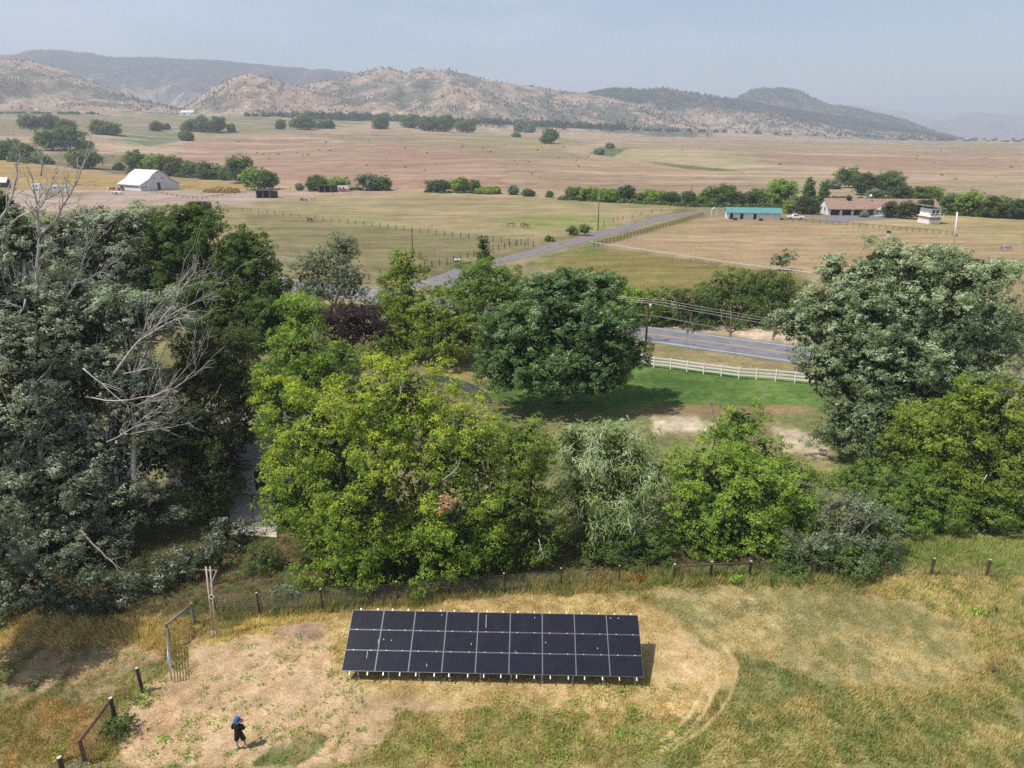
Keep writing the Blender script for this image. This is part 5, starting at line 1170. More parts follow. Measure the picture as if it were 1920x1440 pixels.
for s, t_, l_ in ((-6.2, .98, .32), (-5.5, 1.62, .02), (-5.75, 1.58, .16), (-5.1, 1.58, .02), (-.42, 2.98, .66), (-1.1, 1.5, .08), (5.15, 1.38, .02), (2.6, 1.62, .02), (2.05, 2.9, .02), (-2.7, 2.95, .02), (1.1, 1.15, .07), (-3.2, .42, .1), (5.9, 2.95, .02), (6.3, 2.95, .02)):
    mb = MB(); mb.bar(AP(s, t_, .0335), AP(s + .01, t_ - l_ - .03, .0335), .014 if l_ > .05 else .028, .002); part('bird_dropping', mb, M_drop, arr)

# ------------------------------------------------------------------ fences and gate in the foreground
M_post = mat('weathered_post', (.085, .060, .045), .9, var=.4, scale=7, stretch=(1, 1, .25), bump=.4)
M_rail = mat('brown_rail', (.17, .10, .062), .85, var=.4, scale=5, bump=.3)
M_end = mat('cut_wood_end', (.50, .44, .36), .85, var=.25, scale=9)
M_wire = mat('fence_wire', (.13, .125, .12), .6, .6, .4, .3, 10)
M_pale = mat('pale_wood', (.52, .42, .31), .8, var=.3, scale=6, stretch=(1, 1, .2))
M_grey = mat('grey_wood', (.24, .20, .17), .9, var=.35, scale=6, bump=.3)
def post(name, b, h, r, m, parent, lean=(0, 0), capm=None, below=.2):
    mb = MB(); p = Vector(b); q = p + Vector((lean[0], lean[1], h))
    mb.tube([p - Vector((0, 0, below)), p + (q - p) * .5, q], [r * 1.06, r, r * .97], 8); mb.mi = 1
    if capm: mb.tube([q, q + Vector((0, 0, .012))], r * .93, 8)
    return part(name, mb, [m, capm] if capm else m, parent, smooth=False)
def hpix(b, py): return topz(b, py) - b.z
def run(name, label, cat, pts, heights, r, m, rails=(), rail_m=None, rail_w=.05, wires=(), mesh=False, group=None, capm=None, wire_r=.004, span_parts=False, pname='post', vstep=.3):
    """a fence through ground points: each post a part, rails as parts, wires joined"""
    f = thing(name, label, cat, pts[0], group)
    for p, h in zip(pts, heights): post(pname, p, h, r, m, f, (rng.normal() * .015, rng.normal() * .015), capm)
    hm = float(np.mean(heights))
    for z in rails:
        if span_parts:
            for a, b in zip(pts[:-1], pts[1:]):
                mb = MB(); mb.bar(a + Vector((0, 0, z)), b + Vector((0, 0, z)), rail_w * .35, rail_w); part('rail', mb, rail_m or m, f)
        else:
            mb = MB()
            for a, b in zip(pts[:-1], pts[1:]): mb.bar(a + Vector((0, 0, z)), b + Vector((0, 0, z)), rail_w * .5, rail_w)
            part('rail', mb, rail_m or m, f)
    if wires:
        mb = MB()
        for z in wires:
            for a, b in zip(pts[:-1], pts[1:]): mb.tube([a + Vector((0, 0, z)), b + Vector((0, 0, z))], wire_r, 4, cap=False)
        if mesh:
            for a, b in zip(pts[:-1], pts[1:]):
                L_ = (b - a).length; k = max(1, int(L_ / vstep))
                for i in range(1, k): q = a + (b - a) * i / k; mb.tube([q + Vector((0, 0, wires[0])), q + Vector((0, 0, wires[-1]))], wire_r * .8, 3, cap=False)
        o = part('wire', mb, M_wire, f)
        if mesh: o['kind'] = 'stuff'
    return f
fpx = [(405, 1150), (487, 1150), (605, 1143), (745, 1128), (845, 1118), (945, 1112), (1052, 1102), (1160, 1097)]
fp = [T(*p) for p in fpx]
run('wire_fence', 'wire netting fence with dark posts running under the trees behind the solar array', 'fence', fp, [1.35] * len(fp), .06, M_post, wires=[.08 + .125 * i for i in range(10)], mesh=True, capm=M_end, wire_r=.007, vstep=.16)
fpx = [(1262, 1090), (1332, 1084), (1405, 1083), (1525, 1083), (1640, 1084), (1744, 1080), (1848, 1083), (1960, 1084), (2060, 1086)]
fp2 = [T(*p) for p in fpx]
run('wire_fence', 'wire fence with dark white-topped posts along the tall grass at right', 'fence', fp2, [1.2, 1.15, 1.15, 1.2, 1.2, 1.25, 1.25, 1.25, 1.2], .085, M_post, wires=[.10 + .12 * i for i in range(9)], mesh=True, capm=M_end, wire_r=.006, vstep=.3)
fb = thing('fence_brace', 'dark top rail bracing three posts of the wire fence below the lime green tree', 'brace', fp2[0])
mb = MB(); mb.tube([fp2[0] + Vector((0, -.12, 1.1)), fp2[1] + Vector((0, -.12, 1.06)), fp2[2] + Vector((.05, -.12, 1.08))], [.075, .065, .06], 8); part('rail', mb, M_post, fb, smooth=True)
mb = MB()
# wooden H-braces at the lower left
h1, h2 = T(160, 1432), T(217, 1352)
hb = thing('brace_fence', 'brown wooden H-brace of two posts and a rail with wire at lower left', 'fence', h1)
ht1, ht2 = hpix(h1, 1384), hpix(h2, 1316)
post('post', h1, 1.32, .095, M_rail, hb); post('post', h2, 1.32, .095, M_post, hb, capm=M_end)
mb = MB(); mb.tube([h1 + Vector((0, 0, 1.27)), h2 + Vector((0, 0, 1.22))], [.085, .08], 8); part('top_rail', mb, M_rail, hb, smooth=True)
mb = MB()
for i in range(9): mb.tube([h1 + Vector((0, 0, .1 + i * .125)), h2 + Vector((0, 0, .1 + i * .125))], .005, 3, cap=False)
for i in range(1, 18):
    q = h1 + (h2 - h1) * i / 18; mb.tube([q + Vector((0, 0, .1)), q + Vector((0, 0, 1.1))], .004, 3, cap=False)
o = part('wire_netting', mb, M_wire, hb); o['kind'] = 'stuff'
cpst = T(122, 1462); t = thing('corner_post', 'sawn-off wooden fence post cut by the bottom edge at lower left', 'post', cpst); post('shaft', cpst, 1.2, .1, M_post, t, capm=M_end)
lp = T(268, 1298); t = thing('lone_post', 'dark lone wooden post left of the open metal gate', 'post', lp); post('shaft', lp, 1.42, .085, M_post, t, (-.06, 0), capm=M_end)
# tube gate, standing open along the line of sight
g0 = T(323, 1280); g1 = T(321, 1218)
gate = thing('tube_gate', 'open steel tube gate seen edge-on, casting a barred shadow', 'gate', g0)
gd = (g1 - g0); gd.z = 0
for i in range(6):
    z = .18 + i * .225; mb = MB(); mb.tube([g0 + Vector((0, 0, z)), g0 + gd + Vector((0, 0, z))], .022, 8); part('bar', mb, M_galv, gate, smooth=True)
for f in (0, 1): mb = MB(); q = g0 + gd * f; mb.tube([q + Vector((0, 0, .14)), q + Vector((0, 0, 1.34))], .026, 8); part('upright', mb, M_galv, gate, smooth=True)
for f in (.35, .68): mb = MB(); q = g0 + gd * f; mb.tube([q + Vector((0, 0, .17)), q + Vector((0, 0, 1.31))], .018, 6); part('upright', mb, M_galv, gate, smooth=True)
# gate post and brace behind it
gp = T(321, 1216); gp.x -= .08; gp.y += .1
gb = thing('gate_brace', 'grey wooden gate post with a sloping rail running back to the two tall poles', 'fence', gp)
post('post', gp, 1.5, .08, M_grey, gb); q = T(372, 1170); q.x -= .2
post('post', q, 1.35, .08, M_grey, gb)
mb = MB(); mb.tube([gp + Vector((0, 0, 1.42)), q + Vector((0, 0, 1.25))], .07, 8); part('rail', mb, M_grey, gb, smooth=True)
pp = T(402, 1196)
pl = thing('tall_poles', 'pair of tall slim pale wooden poles with a small white diamond tag', 'pole', pp)
tp = Vector(at(386, 1063, pp.y + .25)); tp2 = Vector(at(392, 1062, pp.y + .25))
mb = MB(); mb.tube([pp + Vector((-.04, 0, -.1)), tp], [.045, .04], 8); part('pole', mb, M_pale, pl, smooth=True)
mb = MB(); mb.tube([pp + Vector((.10, 0, -.1)), tp2 + Vector((.05, 0, 0))], [.045, .04], 8); part('pole', mb, M_pale, pl, smooth=True)
for sx_ in (-.04, .10): mb = MB(); mb.tube([pp + Vector((sx_, 0, -.05)), pp + Vector((sx_ - .015, .02, .42))], .055, 8); part('foot_sleeve', mb, M_galv, pl, smooth=True)
f_ = .60; dm = pp * (1 - f_) + tp * f_ + Vector((.14, -.08, 0))
M_wht = mat('white_paint', (.80, .80, .78), .5, var=.06); M_blk = mat('black_paint', (.015, .015, .016), .6)
def diamond(c, r, thick, m, parent, nm):
    mb = MB(); mb.prism([c + Vector((0, 0, -r)), c + Vector((r, 0, 0)), c + Vector((0, 0, r)), c + Vector((-r, 0, 0))], (0, -thick, 0)); return part(nm, mb, m, parent)
tg = diamond(dm, .17, .012, M_wht, pl, 'tag'); diamond(dm + Vector((.0, -.012, .01)), .10, .006, M_blk, tg, 'tag_centre')
fr_a, fr_b = T(350, 1150), T(408, 1150)
fr_ = thing('old_frame', 'old grey timber frame behind the two tall poles', 'frame', fr_b)
A_, B_, C_ = Vector(at(350, 1067, 36)), Vector(at(407, 1070, 36)), Vector(at(386, 1122, 35.2))
mb = MB(); mb.bar(A_, B_, .07); part('top_bar', mb, M_grey, fr_); mb = MB(); mb.bar(B_, C_, .10); part('diagonal', mb, M_grey, fr_)
mb = MB(); mb.bar(Vector((C_.x, C_.y, -.1)), C_ + Vector((0, 0, .1)), .12); part('post', mb, M_grey, fr_); mb = MB(); mb.bar(Vector((A_.x, A_.y, -.1)), A_, .07); part('post', mb, M_grey, fr_)

# ------------------------------------------------------------------ weeds in the meadow
def weed(label, px, py, hgt, wid, pal, seed, name='weed', n=46, leaf=.13, colr=None, group=None):
    b = T(px, py); rg = np.random.default_rng(seed)
    t = thing(name, label, 'weed', b, group)
    mb = MB(); V, K = [], []
    for i in range(5):
        e = np.array(b) + np.array([rg.normal() * wid * .25, rg.normal() * wid * .25, hgt * rg.uniform(.6, 1)])
        mb.tube(wander(np.array(b), e, 3, .06, rg), [.012, .009, .007, .004], 4)
    part('stem', mb, mat('weed_stem', (.13, .14, .05), .8), t)
    C0 = np.array(b) + np.stack([rg.normal(size=n) * wid * .38, rg.normal(size=n) * wid * .38, rg.random(n) * hgt + .05], 1)
    N = unit(rg.normal(size=(n, 3)) * .6 + np.array([0, 0, 1.0])); v, f = leaf_quads(C0, N, leaf * (.6 + .8 * rg.random(n)), rg, .45)
    p_ = PAL[pal]; k = np.array(p_[1]) * (1 - rg.random((n, 1)) * .5) + np.array(p_[2]) * rg.random((n, 1)) * .5
    if colr is not None: k = np.array(colr) * (.6 + .7 * rg.random((n, 1)))
    link('leaves', np_mesh('leaves', v - np.array(b), f, np.repeat(k, 3, 0)), LEAF, t)
weed('big dark leafy weed growing against the right post of the wooden H-brace', 226, 1376, .75, 1.0, 'dark', 1, n=260, leaf=.16)
weed('yellow-green sprig standing behind the cut-off corner post', 113, 1428, .9, .35, 'yellowgreen', 2, n=50, leaf=.13)
weed('grey-green weed between the corner post and the H-brace', 142, 1450, .3, .7, 'russian', 3, n=80)
weed('green weed at the foot of the lone wooden post', 258, 1310, .35, .9, 'green', 4, n=140, leaf=.12)
weed('bright small weed just right of the lone wooden post', 274, 1322, .35, .4, 'bright', 5, n=60, leaf=.1)
weed('small bright weed on the bare soil left of the person', 308, 1388, .2, .5, 'bright', 6, n=60, leaf=.1)
weed('broad-leaved green weed in the tall grass at right', 1826, 1150, .35, .8, 'bright', 7, n=60, leaf=.18)
weed('rust-red dock weed in the grass at far right', 1862, 1262, .55, .4, 'green', 8, n=40, leaf=.09, colr=(.13, .045, .03))
weed('smaller rust-red dock weed right of the broad-leaved weed', 1868, 1150, .45, .3, 'green', 9, n=30, leaf=.09, colr=(.16, .06, .035))
weed('red-leaved weed on the wire fence under the willow', 1196, 1092, .95, .45, 'green', 10, n=70, leaf=.11, colr=(.26, .06, .035))
weed('red dock weed at the foot of a white-topped post', 1660, 1082, .8, .35, 'green', 11, n=50, leaf=.10, colr=(.24, .08, .04))
weed('leafy green shoot in front of the wire fence below the lime green tree', 1378, 1100, .8, .4, 'bright', 12, n=90, leaf=.12)
weed('taller leafy shoot in front of the wire fence left of the grey-green bush', 1445, 1100, .95, .4, 'green', 13, n=100, leaf=.12)
weed('leafy shoot leaning on the fence right of the green shoots', 1490, 1098, .7, .6, 'green', 14, n=90, leaf=.12)
weed('orange-brown withered weed on the wire fence left of the red-leaved weed', 1120, 1088, 1.0, .5, 'green', 15, n=70, leaf=.11, colr=(.34, .19, .09))
# ------------------------------------------------------------------ white rail fence on the lawn, pipe fence, ranch fences
M_pipe = mat('dull_white_pipe', (.52, .52, .50), .6, var=.15)
M_vinyl = mat('white_vinyl', (.82, .82, .80), .45, var=.05)
wp = [(1160, 676), (1194, 682.5), (1226, 689.5), (1257, 692.5), (1288, 697), (1319, 701.5), (1352, 705.5), (1385, 710), (1418, 712), (1454, 714.5), (1490, 718), (1527, 722.5)]
wp = [T(p[0], p[1] + 0) for p in wp]
run('vinyl_fence', 'white three-rail vinyl fence between the green lawn and the road', 'fence', wp, [1.35] * len(wp), .07, M_vinyl, rails=(.42, .80, 1.18), rail_w=.15, span_parts=True)
pw = [T(*p) for p in [(985, 493), (1010, 486), (1030, 481), (1048, 475), (1060, 471), (1082, 467), (1094, 464), (1105, 461)]]
pw += [T(*p) for p in [(1127, 465.5), (1151, 468.5), (1175, 472), (1200, 476), (1225, 480), (1250, 484), (1275, 487.5), (1300, 491.5), (1328, 496), (1355, 500), (1382, 504), (1410, 508), (1436, 511), (1465, 514.5), (1493, 518), (1520, 522)]]
run('pipe_fence', 'low white pipe fence turning the corner of the golden triangle field', 'fence', pw, [1.15] * len(pw), .06, M_pipe, rails=(1.12,), rail_w=.16)
bf = [T(1113 + (1318 - 1113) * (i / 33.) ** .90, 463.5 + (404 - 463.5) * (i / 33.) ** .95) for i in range(34)]
run('rail_fence', 'brown wooden rail fence along the right side of the driveway', 'fence', bf, [1.25] * len(bf), .08, M_rail, rails=(.35, .75, 1.15), rail_w=.13)
rf = [T(1462 + (1786 - 1462) * i / 26., 413 + 28 * (i / 26.) ** 1.05) for i in range(27)]
run('ranch_fence', 'brown post fence below the ranch house lawn', 'fence', rf, [1.15] * len(rf), .09, M_rail, rails=(.95,), rail_w=.10, wires=(.4, .7), wire_r=.012)
pf = [T(455 + (1000 - 455) * i / 36., 396 + (463 - 396) * (i / 36.) ** 1.02) for i in range(37)]
run('pasture_fence', 'post and wire fence crossing the pasture below the grazing horses', 'fence', pf, [1.45] * len(pf), .085, M_post, wires=(.5, .9, 1.3), wire_r=.010, group='pasture fences')
pf = [T(*p) for p in [(675, 526), (692, 525), (714, 519), (735, 521), (757, 516), (796, 503), (810, 501), (824, 498.5), (838, 496.5), (851, 492), (864, 489), (877, 485.5), (889, 481.5), (905, 477), (924, 471), (935, 469), (946, 466), (956, 463.5), (967, 461), (977, 459), (990, 457)]]
run('pasture_fence', 'post and wire fence climbing beside the driveway gate pillar', 'fence', pf, [1.4] * len(pf), .085, M_post, wires=(.5, .9, 1.3), wire_r=.010, group='pasture fences')
pf = [T(*p) for p in [(1132, 424), (1150, 416), (1158, 414), (1168, 413), (1185, 410), (1202, 404), (1222, 399.5), (1240, 396.5), (1256, 392), (1272, 388), (1275, 387)]]
run('pasture_fence', 'far post fence on the left bank of the driveway before the ranch', 'fence', pf, [1.4] * len(pf), .09, M_post, wires=(.5, .9, 1.3), wire_r=.012, group='pasture fences')
pf = [T(*p) for p in [(285, 362), (294, 362.5), (304, 364), (314, 366), (324, 368), (332, 369.5), (342, 371), (352, 372.5), (362, 373), (370, 373.5), (380, 374), (388, 373), (400, 371), (408, 370), (418, 368), (428, 366), (440, 365), (460, 363), (482, 362)]]
run('corral_fence', 'post and rail corral fence in front of the white barn', 'fence', pf, [1.3] * len(pf), .11, M_post, rails=(.7, 1.15), rail_w=.10)
pf = [T(*p) for p in [(333, 352), (345, 353), (356, 354), (372, 356), (390, 358), (420, 360)]]
run('corral_fence', 'low corral fence running right from the barn corner', 'fence', pf, [1.2] * len(pf), .10, M_post, rails=(1.0,), rail_w=.09)
pf = [T(*p) for p in [(525, 355), (545, 356), (560, 358), (578, 359), (598, 361), (625, 366), (655, 367), (660, 367)]]
run('corral_fence', 'sparse post fence between the two open sheds', 'fence', pf, [1.2] * len(pf), .09, M_post, wires=(.6, 1.0), wire_r=.012)
pf = [T(*p) for p in [(90, 352), (110, 351.5), (130, 351), (150, 351), (165, 351), (180, 351.5), (195, 351.5), (212, 352)]]
run('yard_fence', 'dark post fence along the golden field left of the barn', 'fence', pf, [1.1] * len(pf), .09, M_post, wires=(.5, .9), wire_r=.015)

# gate pillar and ranch gate
M_stone = mat('pillar_stone', (.27, .20, .17), .9, var=.5, scale=6, bump=.5); M_cap = mat('pillar_cap', (.55, .53, .50), .8, var=.15)
gp_ = T(858, 503.5)
t = thing('gate_pillar', 'square stone gate pillar with a pale cap beside the driveway', 'pillar', gp_)
mb = MB()
for r_ in range(6):
    off = .02 * (r_ % 2)
    mb.box((gp_.x, gp_.y, gp_.z + .15 + r_ * .29), (1.02 - off, 1.02 - off, .27))
part('stones', mb, M_stone, t, bevel=.03)
mb = MB(); mb.box((gp_.x, gp_.y, gp_.z + 1.84), (1.3, 1.3, .16)); part('cap', mb, M_cap, t, bevel=.03)
mb = MB(); mb.box((gp_.x, gp_.y, gp_.z + .86), (.96, .96, 1.78)); part('mortar', mb, M_cap, t)
mb = MB(); mb.box((gp_.x, gp_.y, gp_.z + 2.0), (.22, .22, .2)); part('lamp', mb, M_blk, t)
ge_ = T(884, 500.5)
t = thing('ranch_gate', 'curved dark wooden gate standing open beside the stone pillar', 'gate', T(864, 503))
for z0, z1 in ((.3, .3), (.65, .6), (1.0, .85), (1.35, 1.05)):
    mb = MB(); a = gp_ + Vector((.62, 0, z0)); b_ = ge_ + Vector((0, 0, z1)); mb.bar(a, b_, .08, .1); part('gate_board', mb, M_post, t)
mb = MB(); mb.bar(gp_ + Vector((.75, 0, .2)), ge_ + Vector((-.1, 0, 1.0)), .07, .1); part('gate_brace', mb, M_post, t)
mb = MB(); mb.bar(gp_ + Vector((.66, 0, .05)), gp_ + Vector((.66, 0, 1.5)), .12); part('gate_stile', mb, M_post, t)

# ------------------------------------------------------------------ utility poles
M_pole = mat('utility_pole_wood', (.13, .075, .05), .9, var=.35, scale=3, stretch=(1, 1, .2)); M_ins = mat('insulator', (.5, .5, .48), .4)
def upole(label, px, pyb, pyt, arm=True, r=.15):
    b = T(px, pyb); h = hpix(b, pyt); t = thing('utility_pole', label, 'pole', b, 'wooden utility poles')
    mb = MB(); mb.tube([b - Vector((0, 0, .3)), b + Vector((0, 0, h))], [r, r * .72], 10); part('shaft', mb, M_pole, t, smooth=True)
    return t, b, h
t, b0, h0 = upole('brown utility pole with crossarm and wires on the road verge', 1211, 641, 558)
arm_d = rn.copy()
mb = MB(); mb.bar(b0 + Vector((0, 0, h0 - .75)) - Vector((.9, .5, 0)), b0 + Vector((0, 0, h0 - .55)) + Vector((.9, .5, 0)), .1, .12); part('crossarm', mb, M_pole, t)
ins = []
for f in (-.9, .0, .9):
    q = b0 + Vector((f, f * .55, h0 - .5 + f * .1)); mb = MB(); mb.tube([q, q + Vector((0, 0, .22))], [.07, .05], 8); part('insulator', mb, M_ins, t, smooth=True); ins.append(q + Vector((0, 0, .2)))
mb = MB(); mb.tube([b0 + Vector((.28, -.1, h0 - 1.5)), b0 + Vector((.28, -.1, h0 - .8))], .18, 10); part('transformer', mb, M_galv, t, smooth=True)
M_cable = mat('overhead_cable', (.62, .62, .60), .4, .6, .5, .1, 5)
ends_r = rd * 62; ends_l = -rd * 70
wire_lab = ['overhead wire along the road, lowest strand', 'overhead wire along the road, second strand from below', 'overhead wire along the road, third strand from below', 'overhead wire along the road, topmost strand']
for q, lb_ in zip([b0 + Vector((0, 0, h0 - 2.2))] + ins, wire_lab):
    mb = MB(); P = []
    for i in range(25):
        f = i / 24; e = ends_l * (1 - f) + ends_r * f
        dist = (f * 132 - 70)
        sag = .55 * (1 - abs(((dist + 1e-6) / 66) * 2 - (1 if dist > 0 else -1))) if False else 0
        P.append(q + e + Vector((0, 0, -1.4 * math.sin(math.pi * min(abs(dist) / 66., 1.0)) )))
    mb.tube(P, .016, 5); o = part('overhead_wire', mb, M_cable, None); tag(o, lb_, 'wire', 'overhead wires along the road')
upole('slim brown utility pole standing in the olive pasture', 774, 482, 428, r=.13)
upole('plain brown pole beside the driveway in mid pasture', 1121, 432, 377, r=.17)
upole('far thin utility pole in front of the creek thicket', 1294, 389, 346, r=.16)
b = T(1788.5, 458); h = hpix(b, 398); t = thing('white_pole', 'tall white pole behind the huge silvery tree', 'pole', b)
mb = MB(); mb.tube([b, b + Vector((-.75, 0, h))], [.17, .15], 10); part('shaft', mb, M_wht, t, smooth=True)
mb = MB(); mb.box((b.x + .32, b.y, b.z + h * .28), (.35, .3, .5)); part('meter_box', mb, M_grey, t)
b = T(1286, 648); t = thing('road_sign', 'small road sign seen from behind at the roadside', 'sign', b)
mb = MB(); mb.bar(b - Vector((0, 0, .1)), b + Vector((.05, 0, 2.3)), .06); part('sign_post', mb, M_galv, t)
mb = MB(); c_ = b + Vector((.08, .02, 1.95)); mb.prism([c_ + Vector((-.22, .12, 0)), c_ + Vector((0, 0, -.42)), c_ + Vector((.22, -.12, 0)), c_ + Vector((0, 0, .42))], (.02, .03, 0)); part('sign_plate', mb, M_grey, t)

# ------------------------------------------------------------------ buildings
class Fr:                       # a building's own axes: origin at a ground point, x along the front
    def __init__(s, o, ang): s.o = Vector(o); s.x = Vector((math.cos(ang), math.sin(ang), 0)); s.y = Vector((-math.sin(ang), math.cos(ang), 0))
    def __call__(s, x, y, z): return s.o + s.x * x + s.y * y + Vector((0, 0, z))
    def box(s, mb, x0, x1, y0, y1, z0, z1):
        vs = [s(x, y, z) for z in (z0, z1) for x, y in ((x0, y0), (x1, y0), (x1, y1), (x0, y1))]
        return mb.add(vs, [(3, 2, 1, 0), (4, 5, 6, 7), (0, 1, 5, 4), (1, 2, 6, 5), (2, 3, 7, 6), (3, 0, 4, 7)])
M_bwhite = mat('barn_white_boards', (.66, .66, .67), .8, var=.16, scale=.9, stretch=(1, 1, 4)); M_bside = mat('white_siding', (.74, .74, .72), .7, var=.1, scale=.8)
M_roofw = mat('white_metal_roof', (.62, .60, .60), .5, var=.10, scale=.6); M_dark = mat('dark_opening', (.02, .02, .022), .8)
M_teal = mat('teal_metal_roof', (.10, .26, .26), .5, .0, .4, .12, .7); M_tile = mat('brick_red_shingles', (.29, .185, .14), .85, var=.22, scale=1.2)
M_shed = mat('shed_boards', (.060, .048, .042), .9, var=.4, scale=1.5, stretch=(1, 1, 5)); M_sheet = mat('rusty_sheet_roof', (.20, .16, .14), .7, var=.3, scale=1.2)
M_brick = mat('tan_brick', (.48, .30, .22), .85, var=.15, scale=3); M_glass = mat('window_glass', (.05, .06, .07), .12, 0, .6, .1); M_trim = mat('grey_trim', (.42, .40, .38), .7, var=.1)
# barn
b = T(264.5, 358.5); s = mpp(b)
barn = thing('barn', 'large white barn with a flared gambrel roof', 'barn', b)
al_ = R(27); F_ = Fr(b, R(54))                 # gable end along +x from the near corner
GW, GL = 68 * s / math.cos(al_), 22.5
prof = [(0, .0), (0, .285), (.235, .57), (.345, .81), (.5, 1.0), (.655, .81), (.765, .57), (1, .285), (1, 0)]
Hb = hpix(b, 320) * .98
def G(u_, v_, yy_=0.0, o_=0.0): return F_(u_ * GW, yy_, v_ * Hb + o_)
wall = MB(); wall.prism([G(u_, v_ * (.995)) for u_, v_ in prof], F_.y * GL); wl = part('wall', wall, M_bwhite, barn)
rf_ = MB()
for (a, b_) in zip(prof[1:-2], prof[2:-1]):
    ua, va, ub, vb = a[0], a[1], b_[0], b_[1]
    if a == prof[1]: ua -= .03; va -= .02
    if b_ == prof[-2]: ub += .03; vb -= .02
    nrm = Vector((-(vb - va) * Hb, 0, (ub - ua) * GW)).normalized() * .22
    p0, p1 = G(ua, va, -.6, .05), G(ub, vb, -.6, .05); up = F_.x * nrm.x + Vector((0, 0, nrm.z))
    rf_.prism([p0, p1, p1 + up, p0 + up], F_.y * (GL + 1.2))
part('roof', rf_, M_roofw, barn)
def gbox(nm, u0, u1, v0, v1, m, par, d=.12):
    mb = MB(); mb.add([G(u0, v0, -d), G(u1, v0, -d), G(u1, v1, -d), G(u0, v1, -d), G(u0, v0, .05), G(u1, v0, .05), G(u1, v1, .05), G(u0, v1, .05)], [(0, 1, 2, 3), (7, 6, 5, 4), (0, 4, 5, 1), (1, 5, 6, 2), (2, 6, 7, 3), (3, 7, 4, 0)])
    return part(nm, mb, m, par)
gbox('doorway', .43, .505, .0, .39, M_dark, barn, .05); gbox('sliding_door', .51, .64, .02, .38, M_bwhite, barn, .25); gbox('sliding_door', .33, .425, .02, .38, M_bwhite, barn, .25); gbox('door_track', .31, .65, .385, .40, M_trim, barn, .3)
for u0, v0 in ((.36, .56), (.565, .575), (.455, .86), (.045, .14), (.115, .15)): gbox('window', u0, u0 + .03, v0, v0 + .07, M_dark, barn, .06)
for i in range(8):
    y0 = 2.0 + i * 1.9
    mb = MB(); F_.box(mb, -.06, .05, y0, y0 + .7, 1.4, 2.2); part('window', mb, M_dark, barn)
# stable with teal roof
b = T(1362, 410.5); b2 = T(1463, 412.5); L_ = (b2 - b).length; sa = math.atan2(b2.y - b.y, b2.x - b.x)
st = thing('stable', 'long low white stable with a teal green metal roof', 'stable', b); F_ = Fr(b, sa)
Hs = hpix(b, 398.5); mb = MB(); mb.prism([F_(0, 0, 0), F_(0, 0, Hs), F_(0, 3.0, Hs + 1.3), F_(0, 5.5, Hs + .4), F_(0, 5.5, 0)], F_.x * L_); part('wall', mb, M_bside, st)
mb = MB(); mb.prism([F_(-.4, -.6, Hs - .12), F_(-.4, 3.0, Hs + 1.4), F_(-.4, 3.0, Hs + 1.55), F_(-.4, -.6, Hs + .05)], F_.x * (L_ + .8)); rfo = part('roof', mb, M_teal, st)
mb = MB(); mb.prism([F_(-.4, 3.0, Hs + 1.4), F_(-.4, 6.0, Hs + .2), F_(-.4, 6.0, Hs + .35), F_(-.4, 3.0, Hs + 1.55)], F_.x * (L_ + .8)); part('rear_roof', mb, M_teal, st)
for f in range(1, 24):
    x_ = -.4 + f * (L_ + .8) / 24; mb = MB(); mb.bar(F_(x_, -.58, Hs + .07), F_(x_, 3.0, Hs + 1.57), .05, .05); part('roof_rib', mb, M_teal, rfo)
for f in (.062, .255, .50): mb = MB(); F_.box(mb, f * L_, f * L_ + .95, -.05, .05, .02, Hs - .25); part('doorway', mb, M_dark, st)
for f in (.13, .32, .60, .71, .88):
    mb = MB(); F_.box(mb, f * L_, f * L_ + 1.0, -.07, .0, .1, 1.9); dr = part('stall_door', mb, M_bside, st)
    for (xa, za, xb, zb) in ((0, 1.0, 1.0, .1), (0, 1.0, 1.0, 1.9), (0, .1, 1, .1), (0, 1.9, 1, 1.9)):
        mb = MB(); mb.bar(F_(f * L_ + xa, -.09, za), F_(f * L_ + xb, -.09, zb), .04, .08); part('door_brace', mb, M_trim, dr)
# feed troughs
for lb_, px, py in (('black feed trough at the left stable doors', 1378, 412.5), ('black feed trough by the right stable doors', 1426.5, 413.5), ('black water trough alone in the tan pasture', 1667, 437)):
    b = T(px, py); o = thing('trough', lb_, 'trough', b, 'black troughs')
    mb = MB(); mb.tube([b, b + Vector((0, 0, .55))], [.6, .72], 14); part('tub', mb, M_blk, o); mb = MB(); mb.tube([b + Vector((0, 0, .5)), b + Vector((0, 0, .6))], [.76, .76], 14); part('rim', mb, M_blk, o)
# white arch
b = T(1338.5, 403.5); t = thing('garden_arch', 'white wooden garden arch left of the stable', 'arch', b)
for dx in (-.9, .9): mb = MB(); mb.bar(b + Vector((dx, 0, 0)), b + Vector((dx, 0, 2.0)), .16); part('arch_post', mb, M_wht, t)
for dx in (-1, 1): mb = MB(); mb.bar(b + Vector((dx * 1.05, 0, 1.9)), b + Vector((0, 0, 2.7)), .5, .14); part('arch_roof', mb, M_wht, t)
